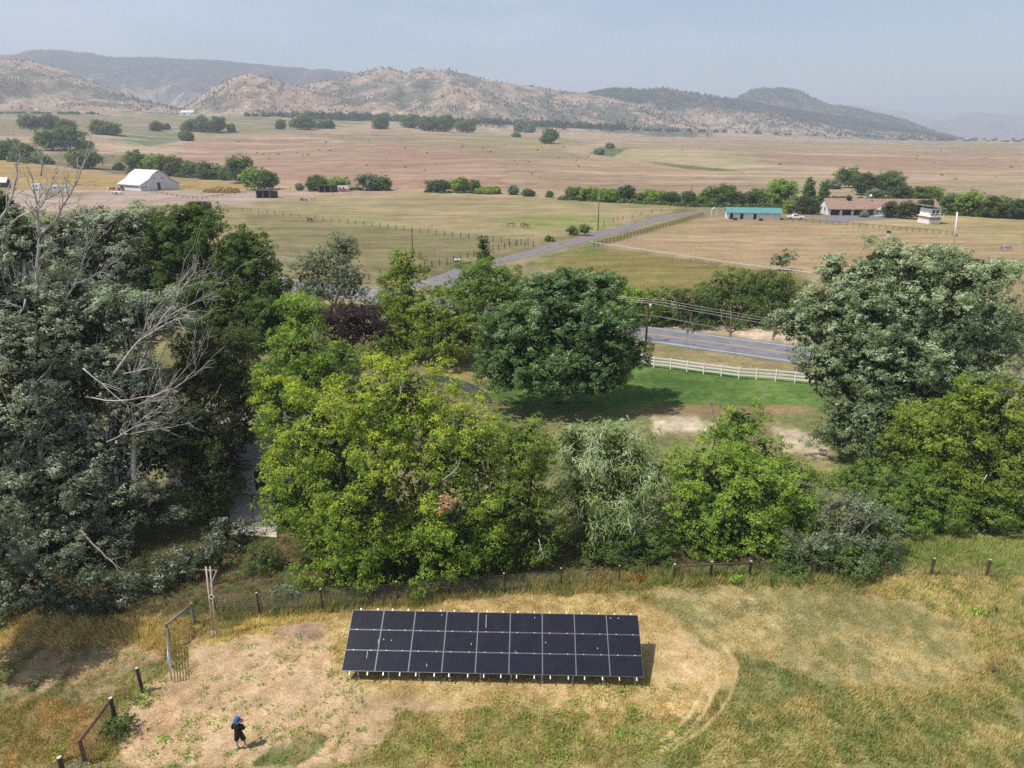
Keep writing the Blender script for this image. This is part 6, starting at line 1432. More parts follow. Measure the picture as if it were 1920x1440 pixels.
# ranch house
b = T(1552, 403.5); s = mpp(b); rh = thing('ranch_house', 'long single-storey white ranch house with red shingle roof and three garage doors', 'house', b)
b2 = T(1690, 405); sa = math.atan2(b2.y - b.y, b2.x - b.x); F_ = Fr(b, sa + R(2)); HW = hpix(b, 391); HR = hpix(b, 378) + .6
L1 = 70 * s; L2 = 150 * s
mb = MB(); mb.prism([F_(0, 0, 0), F_(0, 0, HW), F_(0, 5, HR), F_(0, 10, HW), F_(0, 10, 0)], F_.x * L1); part('garage_wall', mb, M_bside, rh)
mb = MB(); mb.prism([F_(-.4, -.7, HW - .35), F_(-.4, 5, HR + .05), F_(-.4, 5, HR + .25), F_(-.4, -.7, HW - .1)], F_.x * (L1 + 1)); rfo = part('roof', mb, M_tile, rh)
mb = MB(); mb.prism([F_(-.4, 5, HR + .05), F_(-.4, 10.7, HW - .35), F_(-.4, 10.7, HW - .1), F_(-.4, 5, HR + .25)], F_.x * (L1 + 1)); part('roof', mb, M_tile, rh)
mb = MB(); F_.box(mb, 7.2, 8.6, 3.5, 4.6, HR - .4, HR + .6); part('skylight', mb, M_dark, rh)
for i in range(3): mb = MB(); F_.box(mb, .9 + i * 3.9, 3.9 + i * 3.9, -.06, .05, .02, 2.25); d_ = part('garage_door', mb, M_dark, rh)
mb = MB(); F_.box(mb, -.05, .02, 3.2, 4.2, 1.2, 2.4); part('window', mb, M_glass, rh)
mb = MB(); mb.prism([F_(L1 + 3, 2, 0), F_(L1 + 3, 2, HW), F_(L1 + 3, 6, HR - .2), F_(L1 + 3, 10, HW), F_(L1 + 3, 10, 0)], F_.x * (L2 - L1 + 6)); part('main_wall', mb, M_bside, rh)
mb = MB(); mb.prism([F_(L1 + .2, .9, HW - .35), F_(L1 + .2, 6, HR - .15), F_(L1 + .2, 6, HR + .05), F_(L1 + .2, .9, HW - .1)], F_.x * (L2 - L1 + 10)); part('roof', mb, M_tile, rh)
mb = MB(); mb.prism([F_(L1 + .2, 6, HR - .15), F_(L1 + .2, 10.7, HW - .35), F_(L1 + .2, 10.7, HW - .1), F_(L1 + .2, 6, HR + .05)], F_.x * (L2 - L1 + 10)); part('roof', mb, M_tile, rh)
px0 = L1 + 4.2; px1 = px0 + 8.6
mb = MB(); mb.prism([F_(px0, -2.2, .4), F_(px0, -2.2, HW - .2), F_((px0 + px1) / 2, -2.2, HW + 1.3), F_(px1, -2.2, HW - .2), F_(px1, -2.2, .4)], F_.y * 4.6); part('porch_wall', mb, M_bside, rh)
for sgn in (0, 1):
    e0, e1 = (px0 - .7, (px0 + px1) / 2) if sgn == 0 else ((px0 + px1) / 2, px1 + .7); z0, z1 = (HW - .35, HW + 1.35) if sgn == 0 else (HW + 1.35, HW - .35)
    mb = MB(); mb.prism([F_(e0, -3, z0), F_(e1, -3, z1), F_(e1, -3, z1 + .18), F_(e0, -3, z0 + .18)], F_.y * 6); part('porch_roof', mb, M_trim, rh)
for x_ in (px0 + 1.8, px0 + 3.4, px0 + 5.6): mb = MB(); F_.box(mb, x_, x_ + 1.1, -2.26, -2.1, 1.0, 2.2); w_ = part('window', mb, M_glass, rh); mb = MB(); F_.box(mb, x_ - .1, x_ + 1.2, -2.28, -2.1, .88, .99); part('sill', mb, M_wht, w_)
for x_ in (px0 - 1.8, px0 - .3, px1 + .4): mb = MB(); mb.bar(F_(x_, -1.2, 0), F_(x_, -1.2, HW - .3), .22); part('porch_post', mb, M_trim, rh)
mb = MB(); F_.box(mb, px0 - 2.4, px1 + 7, -4.2, -2.2, 0, .42); part('terrace', mb, M_cap, rh)
for x_ in (L1 + 14.6, L1 + 17): mb = MB(); F_.box(mb, x_, x_ + 1.3, 1.9, 2.05, .9, 2.2); part('window', mb, M_glass, rh)
mb = MB(); q = F_(L1 + 1.2, 4.2, 0); mb.bar(F_(L1 + 2.2, 5, HR - .3), F_(L1 + 2.2, 5, HR + 1.2), .06); mb.tube([F_(L1 + 2.2, 4.6, HR + 1.2), F_(L1 + 2.2, 4.4, HR + 1.28)], [.4, .45], 12); part('satellite_dish', mb, M_wht, rh)
b = T(1741, 420); s = mpp(b); rw = thing('annex_building', 'white two-storey block with a balcony and brick base right of the ranch house', 'house', b); F_ = Fr(b, R(3))
wq = 22 * s; zf = hpix(b, 407)
mb = MB(); F_.box(mb, 0, wq, 0, 6, 0, zf * .55); part('base_wall', mb, M_bside, rw); mb = MB(); F_.box(mb, -.02, wq + .02, -.02, 6.02, zf * .55, zf); part('brick_band', mb, M_brick, rw)
mb = MB(); F_.box(mb, -.3, wq + .3, -.8, 6.2, zf, zf + .22); part('balcony', mb, M_wht, rw); zt_ = hpix(b, 392)
mb = MB(); F_.box(mb, .3, wq + .2, .8, 6, zf + .22, zt_); part('upper_wall', mb, M_bside, rw)
mb = MB(); F_.box(mb, 1.0, 1.9, .74, .9, zf + .5, zt_ - .4); part('window', mb, M_glass, rw); mb = MB(); F_.box(mb, 2.3, 3.2, .74, .9, zf + .5, zt_ - .4); part('window', mb, M_glass, rw)
for i in range(5): mb = MB(); x_ = -.25 + i * (wq + .5) / 4; mb.bar(F_(x_, -.74, zf + .2), F_(x_, -.74, zf + 1.15), .08); part('baluster', mb, M_wht, rw)
mb = MB(); mb.bar(F_(-.3, -.74, zf + 1.15), F_(wq + .3, -.74, zf + 1.15), .08); part('handrail', mb, M_wht, rw)
mb = MB(); mb.prism([F_(-.9, -.8, zt_ + .9), F_(wq + .9, -.8, zt_), F_(wq + .9, -.8, zt_ + .2), F_(-.9, -.8, zt_ + 1.1)], F_.y * 7.6); part('roof', mb, M_trim, rw)
# open sheds
def shed(label, pxl, pxr, pyb, pyt, open_bays=2):
    b = T(pxl, pyb); b2 = T(pxr, pyb); s = mpp(b); w_ = (b2 - b).length; h = hpix(b, pyt); t = thing('open_shed', label, 'shed', b, 'dark open sheds'); F_ = Fr(b, R(-3))
    wf = w_ * .70; dpt = w_ * .5
    mb = MB(); F_.box(mb, 0, wf, dpt, dpt + .15, 0, h * .9); part('back_wall', mb, M_shed, t)
    mb = MB(); F_.box(mb, -.1, .05, 0, dpt, 0, h * .92); part('side_wall', mb, M_shed, t)
    mb = MB(); mb.prism([F_(wf, 0, 0), F_(wf, 0, h * .95), F_(wf + w_ * .3, dpt * .6, h * .9), F_(wf + w_ * .3, dpt * .6, 0)], F_.y * .12); part('side_wall', mb, M_shed, t)
    mb = MB(); mb.prism([F_(-.4, -.5, h), F_(wf + .5, -.5, h), F_(wf + w_ * .32, dpt + .5, h * .94), F_(-.4, dpt + .5, h * .94)], (0, 0, .16)); part('roof', mb, M_sheet, t)
    for i in range(open_bays + 1): mb = MB(); x_ = .1 + i * (wf - .2) / open_bays; mb.bar(F_(x_, -.05, 0), F_(x_, -.05, h * .96), .28); part('post', mb, M_grey, t)
    return t
shed('dark open-fronted shed below the bright green trees, nearer of two', 481, 518, 371.5, 357)
shed('dark open-fronted shed next to the white horse trailer', 598, 630, 361, 347.5)
shed('dark shed half hidden behind the top of the tall dark green tree', 356, 394, 399, 378)
# house under the trees
b = Vector((px_x(318, 48.6, 0), 48.6, 0)); hs = thing('house', 'white-sided house with grey roof hidden under the left trees', 'house', b); F_ = Fr(b, R(-14)); HWd = 2.75
M_sid = mat('white_clapboard', (.70, .66, .60), .75, var=.08); M_groof = mat('grey_shingles', (.23, .205, .20), .9, var=.25, scale=4)
mb = MB(); mb.prism([F_(0, 0, 0), F_(0, 0, HWd), F_(0, 4.2, HWd + 2.3), F_(0, 8.4, HWd), F_(0, 8.4, 0)], F_.x * 9.6); part('wall', mb, M_sid, hs)
for i in range(13): mb = MB(); z = .1 + i * .2; mb.prism([F_(0, -.035, z), F_(9.6, -.035, z), F_(9.6, -.008, z + .19), F_(0, -.008, z + .19)], F_.y * .006); part('siding_board', mb, M_sid, hs)
for (ya, za, yb, zb) in ((-.7, HWd - .3, 4.2, HWd + 2.35), (4.2, HWd + 2.35, 9.1, HWd - .3)): mb = MB(); mb.prism([F_(-.5, ya, za), F_(-.5, yb, zb), F_(-.5, yb, zb + .16), F_(-.5, ya, za + .16)], F_.x * 10.6); part('roof', mb, M_groof, hs)
mb = MB(); F_.box(mb, 7.6, 8.6, -.09, -.04, .55, 2.3); w_ = part('window', mb, M_glass, hs)
for (x0, x1, z0, z1) in ((7.5, 7.6, .5, 2.35), (8.6, 8.7, .5, 2.35), (7.6, 8.6, 2.3, 2.4), (7.6, 8.6, 1.4, 1.47)): mb = MB(); F_.box(mb, x0, x1, -.12, -.04, z0, z1); part('frame', mb, M_wht, w_)
mb = MB(); F_.box(mb, 7.4, 8.8, -.2, -.03, .36, .5); part('sill', mb, M_wht, w_)
M_patio = mat('patio_concrete', (.46, .39, .33), .9, var=.16, scale=.8)
mb = MB(); pq = [Vector((px_x(px, y_, 0), y_, .05)) for px, y_ in ((425, 47.2), (520, 46.2), (520, 40.8), (435, 41.2))]
for i in range(2):
    for j in range(2):
        def bl(u_, v_): return (pq[0] * (1 - u_) + pq[1] * u_) * (1 - v_) + (pq[3] * (1 - u_) + pq[2] * u_) * v_
        mb = MB(); e = .006; mb.prism([bl(i / 2 + e, j / 2 + e), bl(i / 2 + e, j / 2 + .5 - e), bl(i / 2 + .5 - e, j / 2 + .5 - e), bl(i / 2 + .5 - e, j / 2 + e)], (0, 0, .05)); o = part('patio', mb, M_patio, None); o['kind'] = 'structure'
# far farm buildings
def small_house(name, label, px, py, wpx, hpx, wm, rm, group=None, cat='house'):
    b = T(px, py); s = mpp(b); t = thing(name, label, cat, b, group); F_ = Fr(b, R(-6)); w_ = wpx * s; h = hpx * s; d_ = w_ * .55
    mb = MB(); mb.prism([F_(0, 0, 0), F_(0, 0, h * .55), F_(0, d_ / 2, h), F_(0, d_, h * .55), F_(0, d_, 0)], F_.x * w_); part('wall', mb, wm, t)
    for (ya, za, yb, zb) in ((-.5, h * .5, d_ / 2, h * 1.01), (d_ / 2, h * 1.01, d_ + .5, h * .5)): mb = MB(); mb.prism([F_(-.5, ya, za), F_(-.5, yb, zb), F_(-.5, yb, zb + .25), F_(-.5, ya, za + .25)], F_.x * (w_ + 1)); part('roof', mb, rm, t)
    mb = MB(); F_.box(mb, w_ * .3, w_ * .4, -.1, .1, 0, h * .4); part('door', mb, M_dark, t)
small_house('far_building', 'distant white building with a pale grey roof at the hill foot on the left', 337, 215.5, 26, 8, M_bside, M_roofw)
small_house('far_building', 'distant brown-roofed farmhouse among the far woods', 533, 219, 14, 6, M_sheet, M_shed)
small_house('far_building', 'distant low white shed beside the brown-roofed farmhouse', 574, 217, 16, 4, M_bside, M_roofw)
small_house('far_building', 'tiny white house inside the far middle woods', 781, 229, 7, 5, M_bside, M_roofw)
small_house('far_building', 'distant long pale shed between the far woods', 664, 221, 16, 3.5, M_bside, M_roofw)
small_house('far_building', 'tiny white cabin on the far left slope', 66, 207.5, 5, 3, M_bside, M_roofw)
b_ = small_house('farm_shed', 'grey-roofed shed at the left frame edge', -2, 352, 17, 18, M_shed, M_roofw, cat='shed')

# ------------------------------------------------------------------ vehicles
M_tyre = mat('tyre', (.02, .02, .02), .8); M_carw = mat('white_car_paint', (.75, .76, .78), .25, 0, .5, .04); M_red = mat('red_paint', (.36, .10, .09), .4, var=.1); M_camper = mat('camper_white', (.72, .73, .75), .4, var=.06); M_tarp = mat('grey_tarp', (.42, .46, .52), .7, var=.15)
def wheel(c, r, w_, F_, par):
    mb = MB(); a = c - F_.y * w_ / 2; d_ = F_.y * w_
    for rr, nm, m, e in ((r, 'tyre', M_tyre, 0), (r * .55, 'rim', M_alu, .02)):
        mb = MB(); P = [a - F_.y * e + F_.x * math.cos(k * math.pi / 7) * rr + Vector((0, 0, math.sin(k * math.pi / 7) * rr)) for k in range(14)]; mb.prism(P, d_ + F_.y * 2 * e)
        if nm == 'tyre': wo = part('wheel', mb, m, par)
        else: part('rim', mb, m, wo)
b = T(1476, 411.5); F_ = Fr(b, R(-10)); tr = thing('pickup_truck', 'white pickup truck parked right of the stable', 'truck', b)
def side(poly, y0, y1, nm, m, par=tr, bev=.05):
    mb = MB(); mb.prism([F_(x, y0, z) for x, z in poly], F_.y * (y1 - y0)); return part(nm, mb, m, par, bevel=bev)
side([(0, .45), (5.4, .45), (5.4, 1.05), (3.9, 1.1), (0, 1.12)][::1], 0, 1.95, 'body', M_carw)
side([(1.5, 1.08), (3.95, 1.08), (3.45, 1.72), (2.0, 1.76)], .1, 1.85, 'cab', M_carw)
side([(1.85, 1.2), (2.7, 1.2), (2.7, 1.62), (2.12, 1.64)], .06, .12, 'window', M_glass, bev=0); side([(2.8, 1.2), (3.7, 1.2), (3.35, 1.6), (2.8, 1.62)], .06, .12, 'window', M_glass, bev=0)
side([(4.0, .62), (5.35, .62), (5.35, 1.0), (4.0, 1.06)], -.02, .02, 'bed_panel', M_carw, bev=0)
mb = MB(); F_.box(mb, .0, .1, .1, 1.85, .5, .7); part('bumper', mb, M_alu, tr); mb = MB(); F_.box(mb, -.03, .03, .15, .5, .75, .95); part('headlight', mb, M_cap, tr); mb = MB(); F_.box(mb, -.03, .03, 1.45, 1.8, .75, .95); part('headlight', mb, M_cap, tr)
for x_ in (1.0, 4.4):
    for y_ in (.1, 1.85): wheel(F_(x_, y_, .42), .42, .26, F_, tr)
def camper(label, px, py, wpx, hpx, stripe=None, ang=0, name='trailer', m=None):
    b = T(px, py); s = mpp(b); w_ = wpx * s; h = hpx * s; F_ = Fr(b, ang); t = thing(name, label, 'trailer', b)
    P = [(.0, .45), (w_ * .94, .45), (w_, h * .5), (w_ * .93, h * .95), (w_ * .85, h), (.25, h), (0, h * .85)]
    mb = MB(); mb.prism([F_(x, 0, z) for x, z in P], F_.y * 2.4); bd = part('body', mb, m or M_camper, t, bevel=.08)
    if stripe: mb = MB(); mb.prism([F_(w_ * .12, -.03, .55), F_(w_ * .9, -.03, .55), F_(w_ * .97, -.03, h * .5), F_(w_ * .25, -.03, h * .55)], F_.y * .02); part('side_stripe', mb, stripe, t)
    for f in (.15, .5): mb = MB(); F_.box(mb, w_ * f, w_ * f + w_ * .14, -.06, .01, h * .55, h * .8); part('window', mb, M_glass, t)
    for f in (.45, .6): wheel(F_(w_ * f, .1, .38), .38, .22, F_, t)
    mb = MB(); mb.bar(F_(w_, 1.2, .5), F_(w_ + 1.2, 1.2, .5), .1); part('tow_bar', mb, M_galv, t)
    return t
camper('white and red horse trailer beside the second open shed', 632, 360, 22, 11, M_red)
camper('long white camper with a grey tarp parked left of the barn', 97, 361, 32, 13, None)
camper('white camper van half hidden by bare branches at far left', 60, 357, 17, 12, None)
camper('small white trailer parked in front of the barn', 207, 364.5, 20, 5, None)
b = T(220, 357.5); F_ = Fr(b, R(15)); tq = thing('tractor', 'dark tractor parked at the left corner of the barn', 'tractor', b)
mb = MB(); F_.box(mb, .2, 2.6, .3, 1.1, .8, 1.5); part('hood', mb, M_grey, tq, bevel=.05); mb = MB(); F_.box(mb, 1.7, 2.9, .1, 1.3, 1.2, 2.6); part('cab', mb, M_glass, tq, bevel=.05)
for x_, r_ in ((.6, .45), (2.4, .8)):
    for y_ in (0, 1.4): wheel(F_(x_, y_, r_), r_, .35, F_, tq)
b = T(205, 356.5); F_ = Fr(b, 0); tq = thing('farm_implement', 'red and white farm implement left of the tractor', 'implement', b); mb = MB(); F_.box(mb, 0, 2.6, 0, 1.6, .4, 1.4); part('hopper', mb, M_red, tq, bevel=.1); mb = MB(); F_.box(mb, -1.4, -.1, .2, 1.2, .3, 1.2); part('tank', mb, M_camper, tq, bevel=.1)
for x_ in (.3, 2.2): wheel(F_(x_, 0, .35), .35, .2, F_, tq)
# hay heap
b = T(418, 361); t = thing('hay_heap', 'heap of pale straw in the corral right of the barn', 'hay', b); rg = np.random.default_rng(3)
nn = 1500; d_ = unit(rg.normal(size=(nn, 3))); d_[:, 2] = np.abs(d_[:, 2]); C0 = np.array(b) + d_ * np.array([9, 3, 2.3]) * (.8 + .3 * rg.random((nn, 1))) * (.6 + .8 * fbm(d_[:, 0] * 3, d_[:, 1] * 3, 4)[:, None])
v, f = leaf_quads(C0, unit(d_ + rg.normal(size=(nn, 3)) * .4), np.full(nn, .8), rg, .5); link('straw', np_mesh('straw', v - np.array(b), f, np.repeat(np.array([[.48, .34, .14]]) * (.7 + .5 * rg.random((nn, 1))), 3, 0)), LEAF_G, t)
o = t.children[0] if t.children else None

# ------------------------------------------------------------------ bodies grown on skeletons
dg_tmp = []
def skin(name, verts, edges, radii, root=0, sub=2, mats=None, parent=None, M=None):
    me = bpy.data.meshes.new(name); me.from_pydata([tuple(v) for v in verts], edges, []); o = bpy.data.objects.new(name, me); col.objects.link(o)
    md = o.modifiers.new('skin', 'SKIN'); md.use_smooth_shade = True
    for i, r_ in enumerate(radii):
        r_ = r_ if hasattr(r_, '__len__') else (r_, r_); me.skin_vertices[0].data[i].radius = r_
        me.skin_vertices[0].data[i].use_root = (i == root)
    ss = o.modifiers.new('sub', 'SUBSURF'); ss.levels = sub; ss.render_levels = sub
    dg = bpy.context.evaluated_depsgraph_get(); ev = o.evaluated_get(dg); me2 = bpy.data.meshes.new_from_object(ev)
    bpy.data.objects.remove(o, do_unlink=True); bpy.data.meshes.remove(me)
    me2.name = name
    if M is not None: me2.transform(M)
    me2.polygons.foreach_set('use_smooth', [True] * len(me2.polygons)); me2.materials.clear()
    return link(name, me2, mats, parent)
def quadruped(label, cat, name, px, py, coat, ang, L_=1.55, H_=1.5, graze=True, mane=None, group=None, sub=1, patch=None):
    b = T(px, py); t = thing(name, label, cat, b, group); F_ = Matrix.Rotation(ang, 4, 'Z')
    bh = H_ * .78; hl = L_ / 2
    V = [(0, 0, bh), (hl * .55, 0, bh + .02), (hl * .95, 0, bh + .03), (-hl * .55, 0, bh + .02), (-hl * .95, 0, bh + .03)]
    Rr = [.27 * H_ / 1.5, .27 * H_ / 1.5, .2 * H_ / 1.5, .28 * H_ / 1.5, .22 * H_ / 1.5]; E = [(0, 1), (1, 2), (0, 3), (3, 4)]
    if graze: nk = [(hl * 1.35, 0, bh - .12), (hl * 1.68, 0, bh * .50), (hl * 1.80, 0, bh * .28), (hl * 1.98, 0, bh * .10)]
    else: nk = [(hl * 1.25, 0, bh + .3), (hl * 1.5, 0, bh + .6), (hl * 1.7, 0, bh + .62), (hl * 2.0, 0, bh + .42)]
    for i, p in enumerate(nk): V.append(p); Rr.append([.15, .11, .12, .06][i] * H_ / 1.5); E.append((2 if i == 0 else len(V) - 2, len(V) - 1))
    for sx_, par, hind in ((hl * .78, 1, 0), (-hl * .8, 3, 1)):
        for sy in (-.16, .16):
            kn = .06 if not hind else .12
            pts = [(sx_, sy, bh * .72), (sx_ + (kn if hind else 0), sy, bh * .55), (sx_ - (kn if hind else -.02), sy, bh * .33), (sx_, sy, bh * .08), (sx_ + .05, sy, .02)]
            rs = [.14, .10, .055, .04, .055]
            for i, p in enumerate(pts): V.append(p); Rr.append(rs[i] * H_ / 1.5); E.append((par if i == 0 else len(V) - 2, len(V) - 1))
    bd = skin('body', V, E, Rr, 0, sub, coat, t, F_)
    mb = MB(); q = F_ @ Vector((-hl * 1.05, 0, bh + .12)); q2 = F_ @ Vector((-hl * 1.25, 0, bh * .75)); q3 = F_ @ Vector((-hl * 1.22, 0, bh * .32))
    mb.tube([b + q, b + q2, b + q3], [.05, .07, .03], 6); part('tail', mb, mane or coat, t, smooth=True)
    if cat == 'horse':
        a, c = V[2], nk[1]; mb = MB(); mb.bar(b + F_ @ Vector((a[0], 0, a[2] + .2)), b + F_ @ Vector((c[0] + .06, 0, c[2] + .12)), .05, .14); part('mane', mb, mane or coat, t)
    for sy in (-.06, .06):
        c = nk[2]; mb = MB(); mb.tube([b + F_ @ Vector((c[0] - .02, sy, c[2] + .08)), b + F_ @ Vector((c[0] - .06, sy * 1.5, c[2] + .22))], [.035, .008], 5); part('ear', mb, coat, t)
    return t
M_bay = mat('bay_coat', (.16, .065, .04), .6, var=.25); M_greyh = mat('grey_coat', (.22, .22, .24), .6, var=.35, scale=3); M_pinto = mat('pinto_coat', (.26, .12, .06), .6, var=.5, scale=2); M_maneb = mat('dark_mane', (.03, .025, .022), .8); M_wmane = mat('pale_mane', (.55, .50, .42), .8); M_cow = mat('cow_coat', (.06, .035, .028), .7); M_roan = mat('roan_coat', (.34, .31, .33), .6, var=.25, scale=3); M_buck = mat('buckskin_coat', (.50, .33, .16), .6, var=.2)
quadruped('dark bay horse grazing just below the pasture fence', 'horse', 'horse', 581, 416.5, M_bay, R(-25), mane=M_maneb)
quadruped('grey dappled horse grazing, left of the brown horse', 'horse', 'horse', 957, 425.5, M_greyh, R(-8), mane=M_maneb)
quadruped('brown and pale horse grazing beside the grey horse', 'horse', 'horse', 985, 428.5, M_pinto, R(0), mane=M_wmane)
quadruped('chestnut foal-sized horse standing behind the brown grazing horse', 'horse', 'horse', 983, 426.2, M_bay, R(175), mane=M_maneb, L_=1.4, H_=1.4)
quadruped('pale roan horse grazing in the tan pasture at far right', 'horse', 'horse', 1884, 471, M_roan, R(-10), mane=M_maneb)
quadruped('buckskin horse beside the nearer open shed', 'horse', 'horse', 587, 376.5, M_buck, R(170), mane=M_wmane, graze=False)
for i, (px, py, lb_) in enumerate([(1016, 245, 'leftmost'), (1025, 245.5, 'second from left'), (1035, 246, 'third from left'), (1077, 247.5, 'second from right'), (1092, 248, 'rightmost'), (1064, 246.8, 'third from right')]):
    quadruped(lb_ + ' of six tiny dark cows beyond the lone willow', 'cow', 'cow', px, py, M_cow, R(10 + 50 * i), L_=2.3, H_=1.7, group='cattle on the far plain', sub=1)
# feeders near the sheds
for lb_, px, py, m in (('grey round feeder near the buckskin horse', 573, 377, M_galv), ('pale feeder crate left of the grey round feeder', 566, 376, M_grey)):
    b = T(px, py); t = thing('feeder', lb_, 'feeder', b); mb = MB(); mb.tube([b, b + Vector((0, 0, .9))], [.9, .9], 12, cap=False); part('ring', mb, m, t); mb = MB(); mb.tube([b, b + Vector((0, 0, .5))], .8, 10); part('hay', mb, mat('hay', (.4, .3, .14), .9), t)

# ------------------------------------------------------------------ person
b = T(452, 1404); person = thing('person', 'person seen from behind in blue bucket hat, black T-shirt and dark shorts', 'person', b)
PM = Matrix.Rotation(R(-6), 4, 'Z')
M_skin = mat('skin', (.50, .30, .22), .5, var=.06); M_shirt = mat('black_cotton', (.012, .012, .014), .85, var=.2, scale=8); M_short = mat('dark_denim', (.018, .023, .034), .85, var=.2, scale=8); M_hat = mat('blue_cotton', (.045, .12, .30), .8, var=.12, scale=6); M_shoe = mat('grey_shoe', (.42, .42, .44), .6, var=.2, scale=6); M_sock = mat('white_sock', (.6, .6, .6), .8); M_hair = mat('brown_hair', (.06, .035, .022), .8)
# x right, y forward (away from the camera), feet apart
J = dict(pelvis=(0, 0, .95), waist=(0, .0, 1.12), chest=(0, .0, 1.33), nb=(0, -.01, 1.47), neck=(0, .02, 1.54), head0=(0, .05, 1.62), head1=(0, .05, 1.75),
  shl=(-.17, 0, 1.39), ell=(-.27, .06, 1.15), wrl=(-.10, .27, 1.20), shr=(.17, 0, 1.39), elr=(.27, .06, 1.15), wrr=(.10, .27, 1.20),
  hl=(-.10, 0, .90), kl=(-.14, -.02, .50), al=(-.15, -.07, .09), tl=(-.17, .07, .04), hr=(.10, 0, .90), kr=(.19, .06, .50), ar=(.22, .06, .09), tr=(.25, .20, .04),
  hdl=(-.075, .34, 1.22), hdr=(.075, .34, 1.22))
RJ = dict(pelvis=.145, waist=(.135, .115), chest=(.16, .12), nb=.07, neck=.058, head0=(.075, .085), head1=(.082, .095), shl=.055, ell=.048, wrl=.033, shr=.055, elr=.048, wrr=.033, hl=.10, kl=.062, al=.042, tl=.036, hr=.10, kr=.062, ar=.042, tr=.036, hdl=.036, hdr=.036)
ED = [('pelvis', 'waist'), ('waist', 'chest'), ('chest', 'nb'), ('nb', 'neck'), ('neck', 'head0'), ('head0', 'head1'), ('nb', 'shl'), ('shl', 'ell'), ('ell', 'wrl'), ('wrl', 'hdl'), ('nb', 'shr'), ('shr', 'elr'), ('elr', 'wrr'), ('wrr', 'hdr'), ('pelvis', 'hl'), ('hl', 'kl'), ('kl', 'al'), ('al', 'tl'), ('pelvis', 'hr'), ('hr', 'kr'), ('kr', 'ar'), ('ar', 'tr')]
def body(nm, keys, edges, rad, m, sub=2, par=person):
    ks = list(keys); return skin(nm, [J[k] for k in ks], [(ks.index(a), ks.index(c)) for a, c in edges], [rad[k] for k in ks], 0, sub, m, par, PM)
# fingers: short chains rooted in the palms
for sd, sx_ in (('l', -1), ('r', 1)):
    for i, (dz, ln) in enumerate(((.035, .062), (.014, .075), (-.008, .070), (-.030, .055))):
        k = f'f{sd}{i}'; h_ = J['hd' + sd]
        J[k + 'a'] = (h_[0] + sx_ * .012, h_[1] + .040, h_[2] + dz); J[k + 'b'] = (h_[0] - sx_ * ln * .6, h_[1] + .075, h_[2] + dz); RJ[k + 'a'] = .012; RJ[k + 'b'] = .009
        ED += [('hd' + sd, k + 'a'), (k + 'a', k + 'b')]
    k = f't{sd}h'; h_ = J['hd' + sd]; J[k] = (h_[0] - sx_ * .035, h_[1] + .02, h_[2] + .06); RJ[k] = .011; ED.append(('hd' + sd, k))
bd = body('body', J.keys(), ED, RJ, M_skin)
def loft(mb, rings, n=18):      # rings of (centre, rx, ry)
    vs = []; fs = []
    for c, rx_, ry_ in rings:
        for k in range(n): a_ = 2 * math.pi * k / n; vs.append(b + PM @ Vector((c[0] + rx_ * math.cos(a_), c[1] + ry_ * math.sin(a_), c[2])))
    for i in range(len(rings) - 1):
        for k in range(n): fs.append((i * n + k, i * n + (k + 1) % n, (i + 1) * n + (k + 1) % n, (i + 1) * n + k))
    fs.append(tuple(range(n - 1, -1, -1))); fs.append(tuple((len(rings) - 1) * n + k for k in range(n))); return mb.add(vs, fs)
def ptube(mb, pts, rr): return mb.tube([b + PM @ Vector(p) for p in pts], rr, 14)
mb = MB(); loft(mb, [((0, -.01, .86), .195, .165), ((0, -.01, .95), .190, .160), ((0, -.005, 1.08), .178, .145), ((0, 0, 1.22), .185, .145), ((0, 0, 1.34), .200, .150), ((0, 0, 1.43), .195, .125), ((0, 0, 1.485), .130, .105), ((0, .005, 1.515), .078, .075)])
for k_, sg in (('l', -1), ('r', 1)): ptube(mb, [(sg * .12, 0, 1.43), (sg * .19, .005, 1.40), (sg * .235, .03, 1.30), (sg * .262, .05, 1.20)], [.075, .092, .088, .092])
part('shirt', mb, M_shirt, person, smooth=True)
mb = MB()
for sg, hem_ in ((-1, (-.135, -.012, .56)), (1, (.182, .05, .56))): ptube(mb, [(sg * .075, 0, .98), (sg * .085, 0, .88), (sg * .5 * .085 + hem_[0] * .5, hem_[1] * .5, .74), hem_], [.125, .128, .118, .112])
part('shorts', mb, M_short, person, smooth=True)
for a_, t_ in (('al', 'tl'), ('ar', 'tr')):
    x_, y_, z_ = J[a_]; tx, ty, tz = J[t_]; J['q0'] = (x_, y_ - .03, .05); J['q1'] = (x_ * .5 + tx * .5, y_ * .5 + ty * .5, .05); J['q2'] = (tx, ty + .05, .04)
    body('shoe', ['q0', 'q1', 'q2'], [('q0', 'q1'), ('q1', 'q2')], dict(q0=.058, q1=.062, q2=.05), M_shoe)
    mb = MB(); p = b + PM @ Vector((x_, y_, .10)); mb.tube([p, p + Vector((0, 0, .09))], .05, 10); part('sock', mb, M_sock, person, smooth=True)
hp = b + PM @ Vector((0, .05, 1.70))
mb = MB(); prf = [(.0, .150), (.075, .145), (.112, .105), (.122, .03), (.128, .0), (.175, -.055), (.170, -.06), (.122, -.01)]
ns = 20; vs = []; fs = []
for r_, z in prf:
    for k in range(ns): a_ = 2 * math.pi * k / ns; vs.append(hp + Vector((r_ * math.cos(a_), r_ * 1.08 * math.sin(a_), z + .01)))
for i in range(len(prf) - 1):
    for k in range(ns): fs.append((i * ns + k, i * ns + (k + 1) % ns, (i + 1) * ns + (k + 1) % ns, (i + 1) * ns + k))
mb.add(vs, [f[::-1] for f in fs]); part('bucket_hat', mb, M_hat, person, smooth=True)
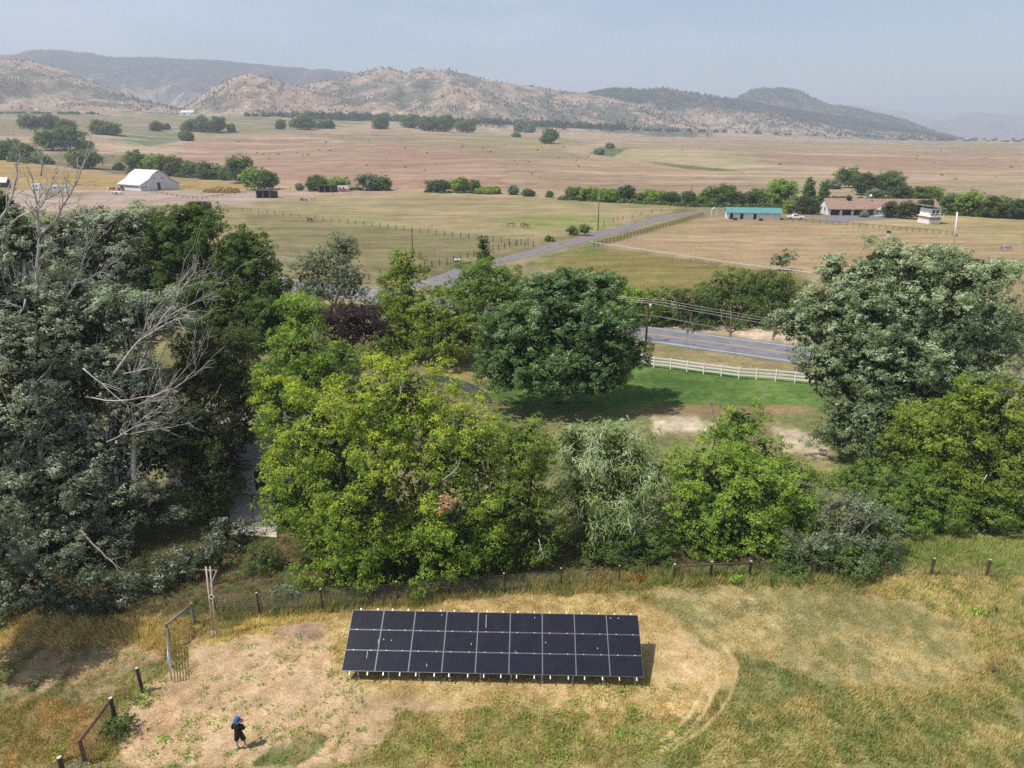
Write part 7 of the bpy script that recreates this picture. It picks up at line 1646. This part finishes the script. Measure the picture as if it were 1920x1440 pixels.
mb = MB(); c_ = b + PM @ Vector((0, .03, 1.63)); mb.tube([c_ + Vector((0, 0, -.05)), c_ + Vector((0, 0, .09))], [.085, .098], 14); part('hair', mb, M_hair, person, smooth=True)
for sx_ in (-1, 1):
    mb = MB(); c_ = b + PM @ Vector((sx_ * .082, .055, 1.635)); mb.tube([c_ + Vector((0, 0, -.03)), c_ + Vector((sx_ * .012, 0, 0)), c_ + Vector((0, 0, .032))], [.012, .02, .012], 8); part('ear', mb, M_skin, person, smooth=True)
mb = MB(); c_ = b + PM @ Vector((0, .15, 1.645)); mb.tube([c_ + Vector((0, 0, .03)), c_ + Vector((0, .022, -.012)), c_ + Vector((0, 0, -.022))], [.008, .016, .012], 8); part('nose', mb, M_skin, person, smooth=True)
for sx_ in (-.03, .03): mb = MB(); c_ = b + PM @ Vector((sx_, .138, 1.675)); mb.tube([c_, c_ + Vector((0, .008, 0))], [.011, .006], 8); part('eye', mb, M_dark, person)
mb = MB(); c_ = b + PM @ Vector((0, .135, 1.595)); mb.box(c_, (.045, .012, .008)); part('mouth', mb, M_red, person)
person.scale = (.92, .92, .92)
rc = b + PM @ Vector((0, .385, 1.235)) * .92; t = thing('remote_controller', 'dark drone remote with a phone held in front of the person', 'remote', rc)
mb = MB(); mb.box(rc, (.16, .07, .05), R(-6)); part('grip', mb, M_blk, t, bevel=.012); mb = MB(); mb.box(rc + Vector((.0, .045, .07)), (.15, .012, .08), R(-6)); part('phone', mb, M_glass, t)
for sx_ in (-.05, .05): mb = MB(); mb.tube([rc + Vector((sx_, .0, .02)), rc + Vector((sx_, .0, .05))], .009, 8); part('stick', mb, M_galv, t)

# ------------------------------------------------------------------ haze in the air
hz = MB(); hz.box((0, 7000, 355), (90000, 21000, 720)); o = part('haze', hz, None, None); o['kind'] = 'stuff'
o['label'] = 'thin blue summer haze'
m, n, oo = nodes('haze_air'); vol = n.nodes.new('ShaderNodeVolumePrincipled'); vol.inputs['Color'].default_value = (.85, .90, 1.0, 1); vol.inputs['Density'].default_value = HAZE
vol.inputs['Anisotropy'].default_value = 0.0; n.links.new(vol.outputs[0], oo.inputs['Volume']); o.data.materials.append(m)
try: m.volume_sampling = 'DISTANCE'
except Exception:
    try: m.cycles.volume_sampling = 'DISTANCE'
    except Exception: pass
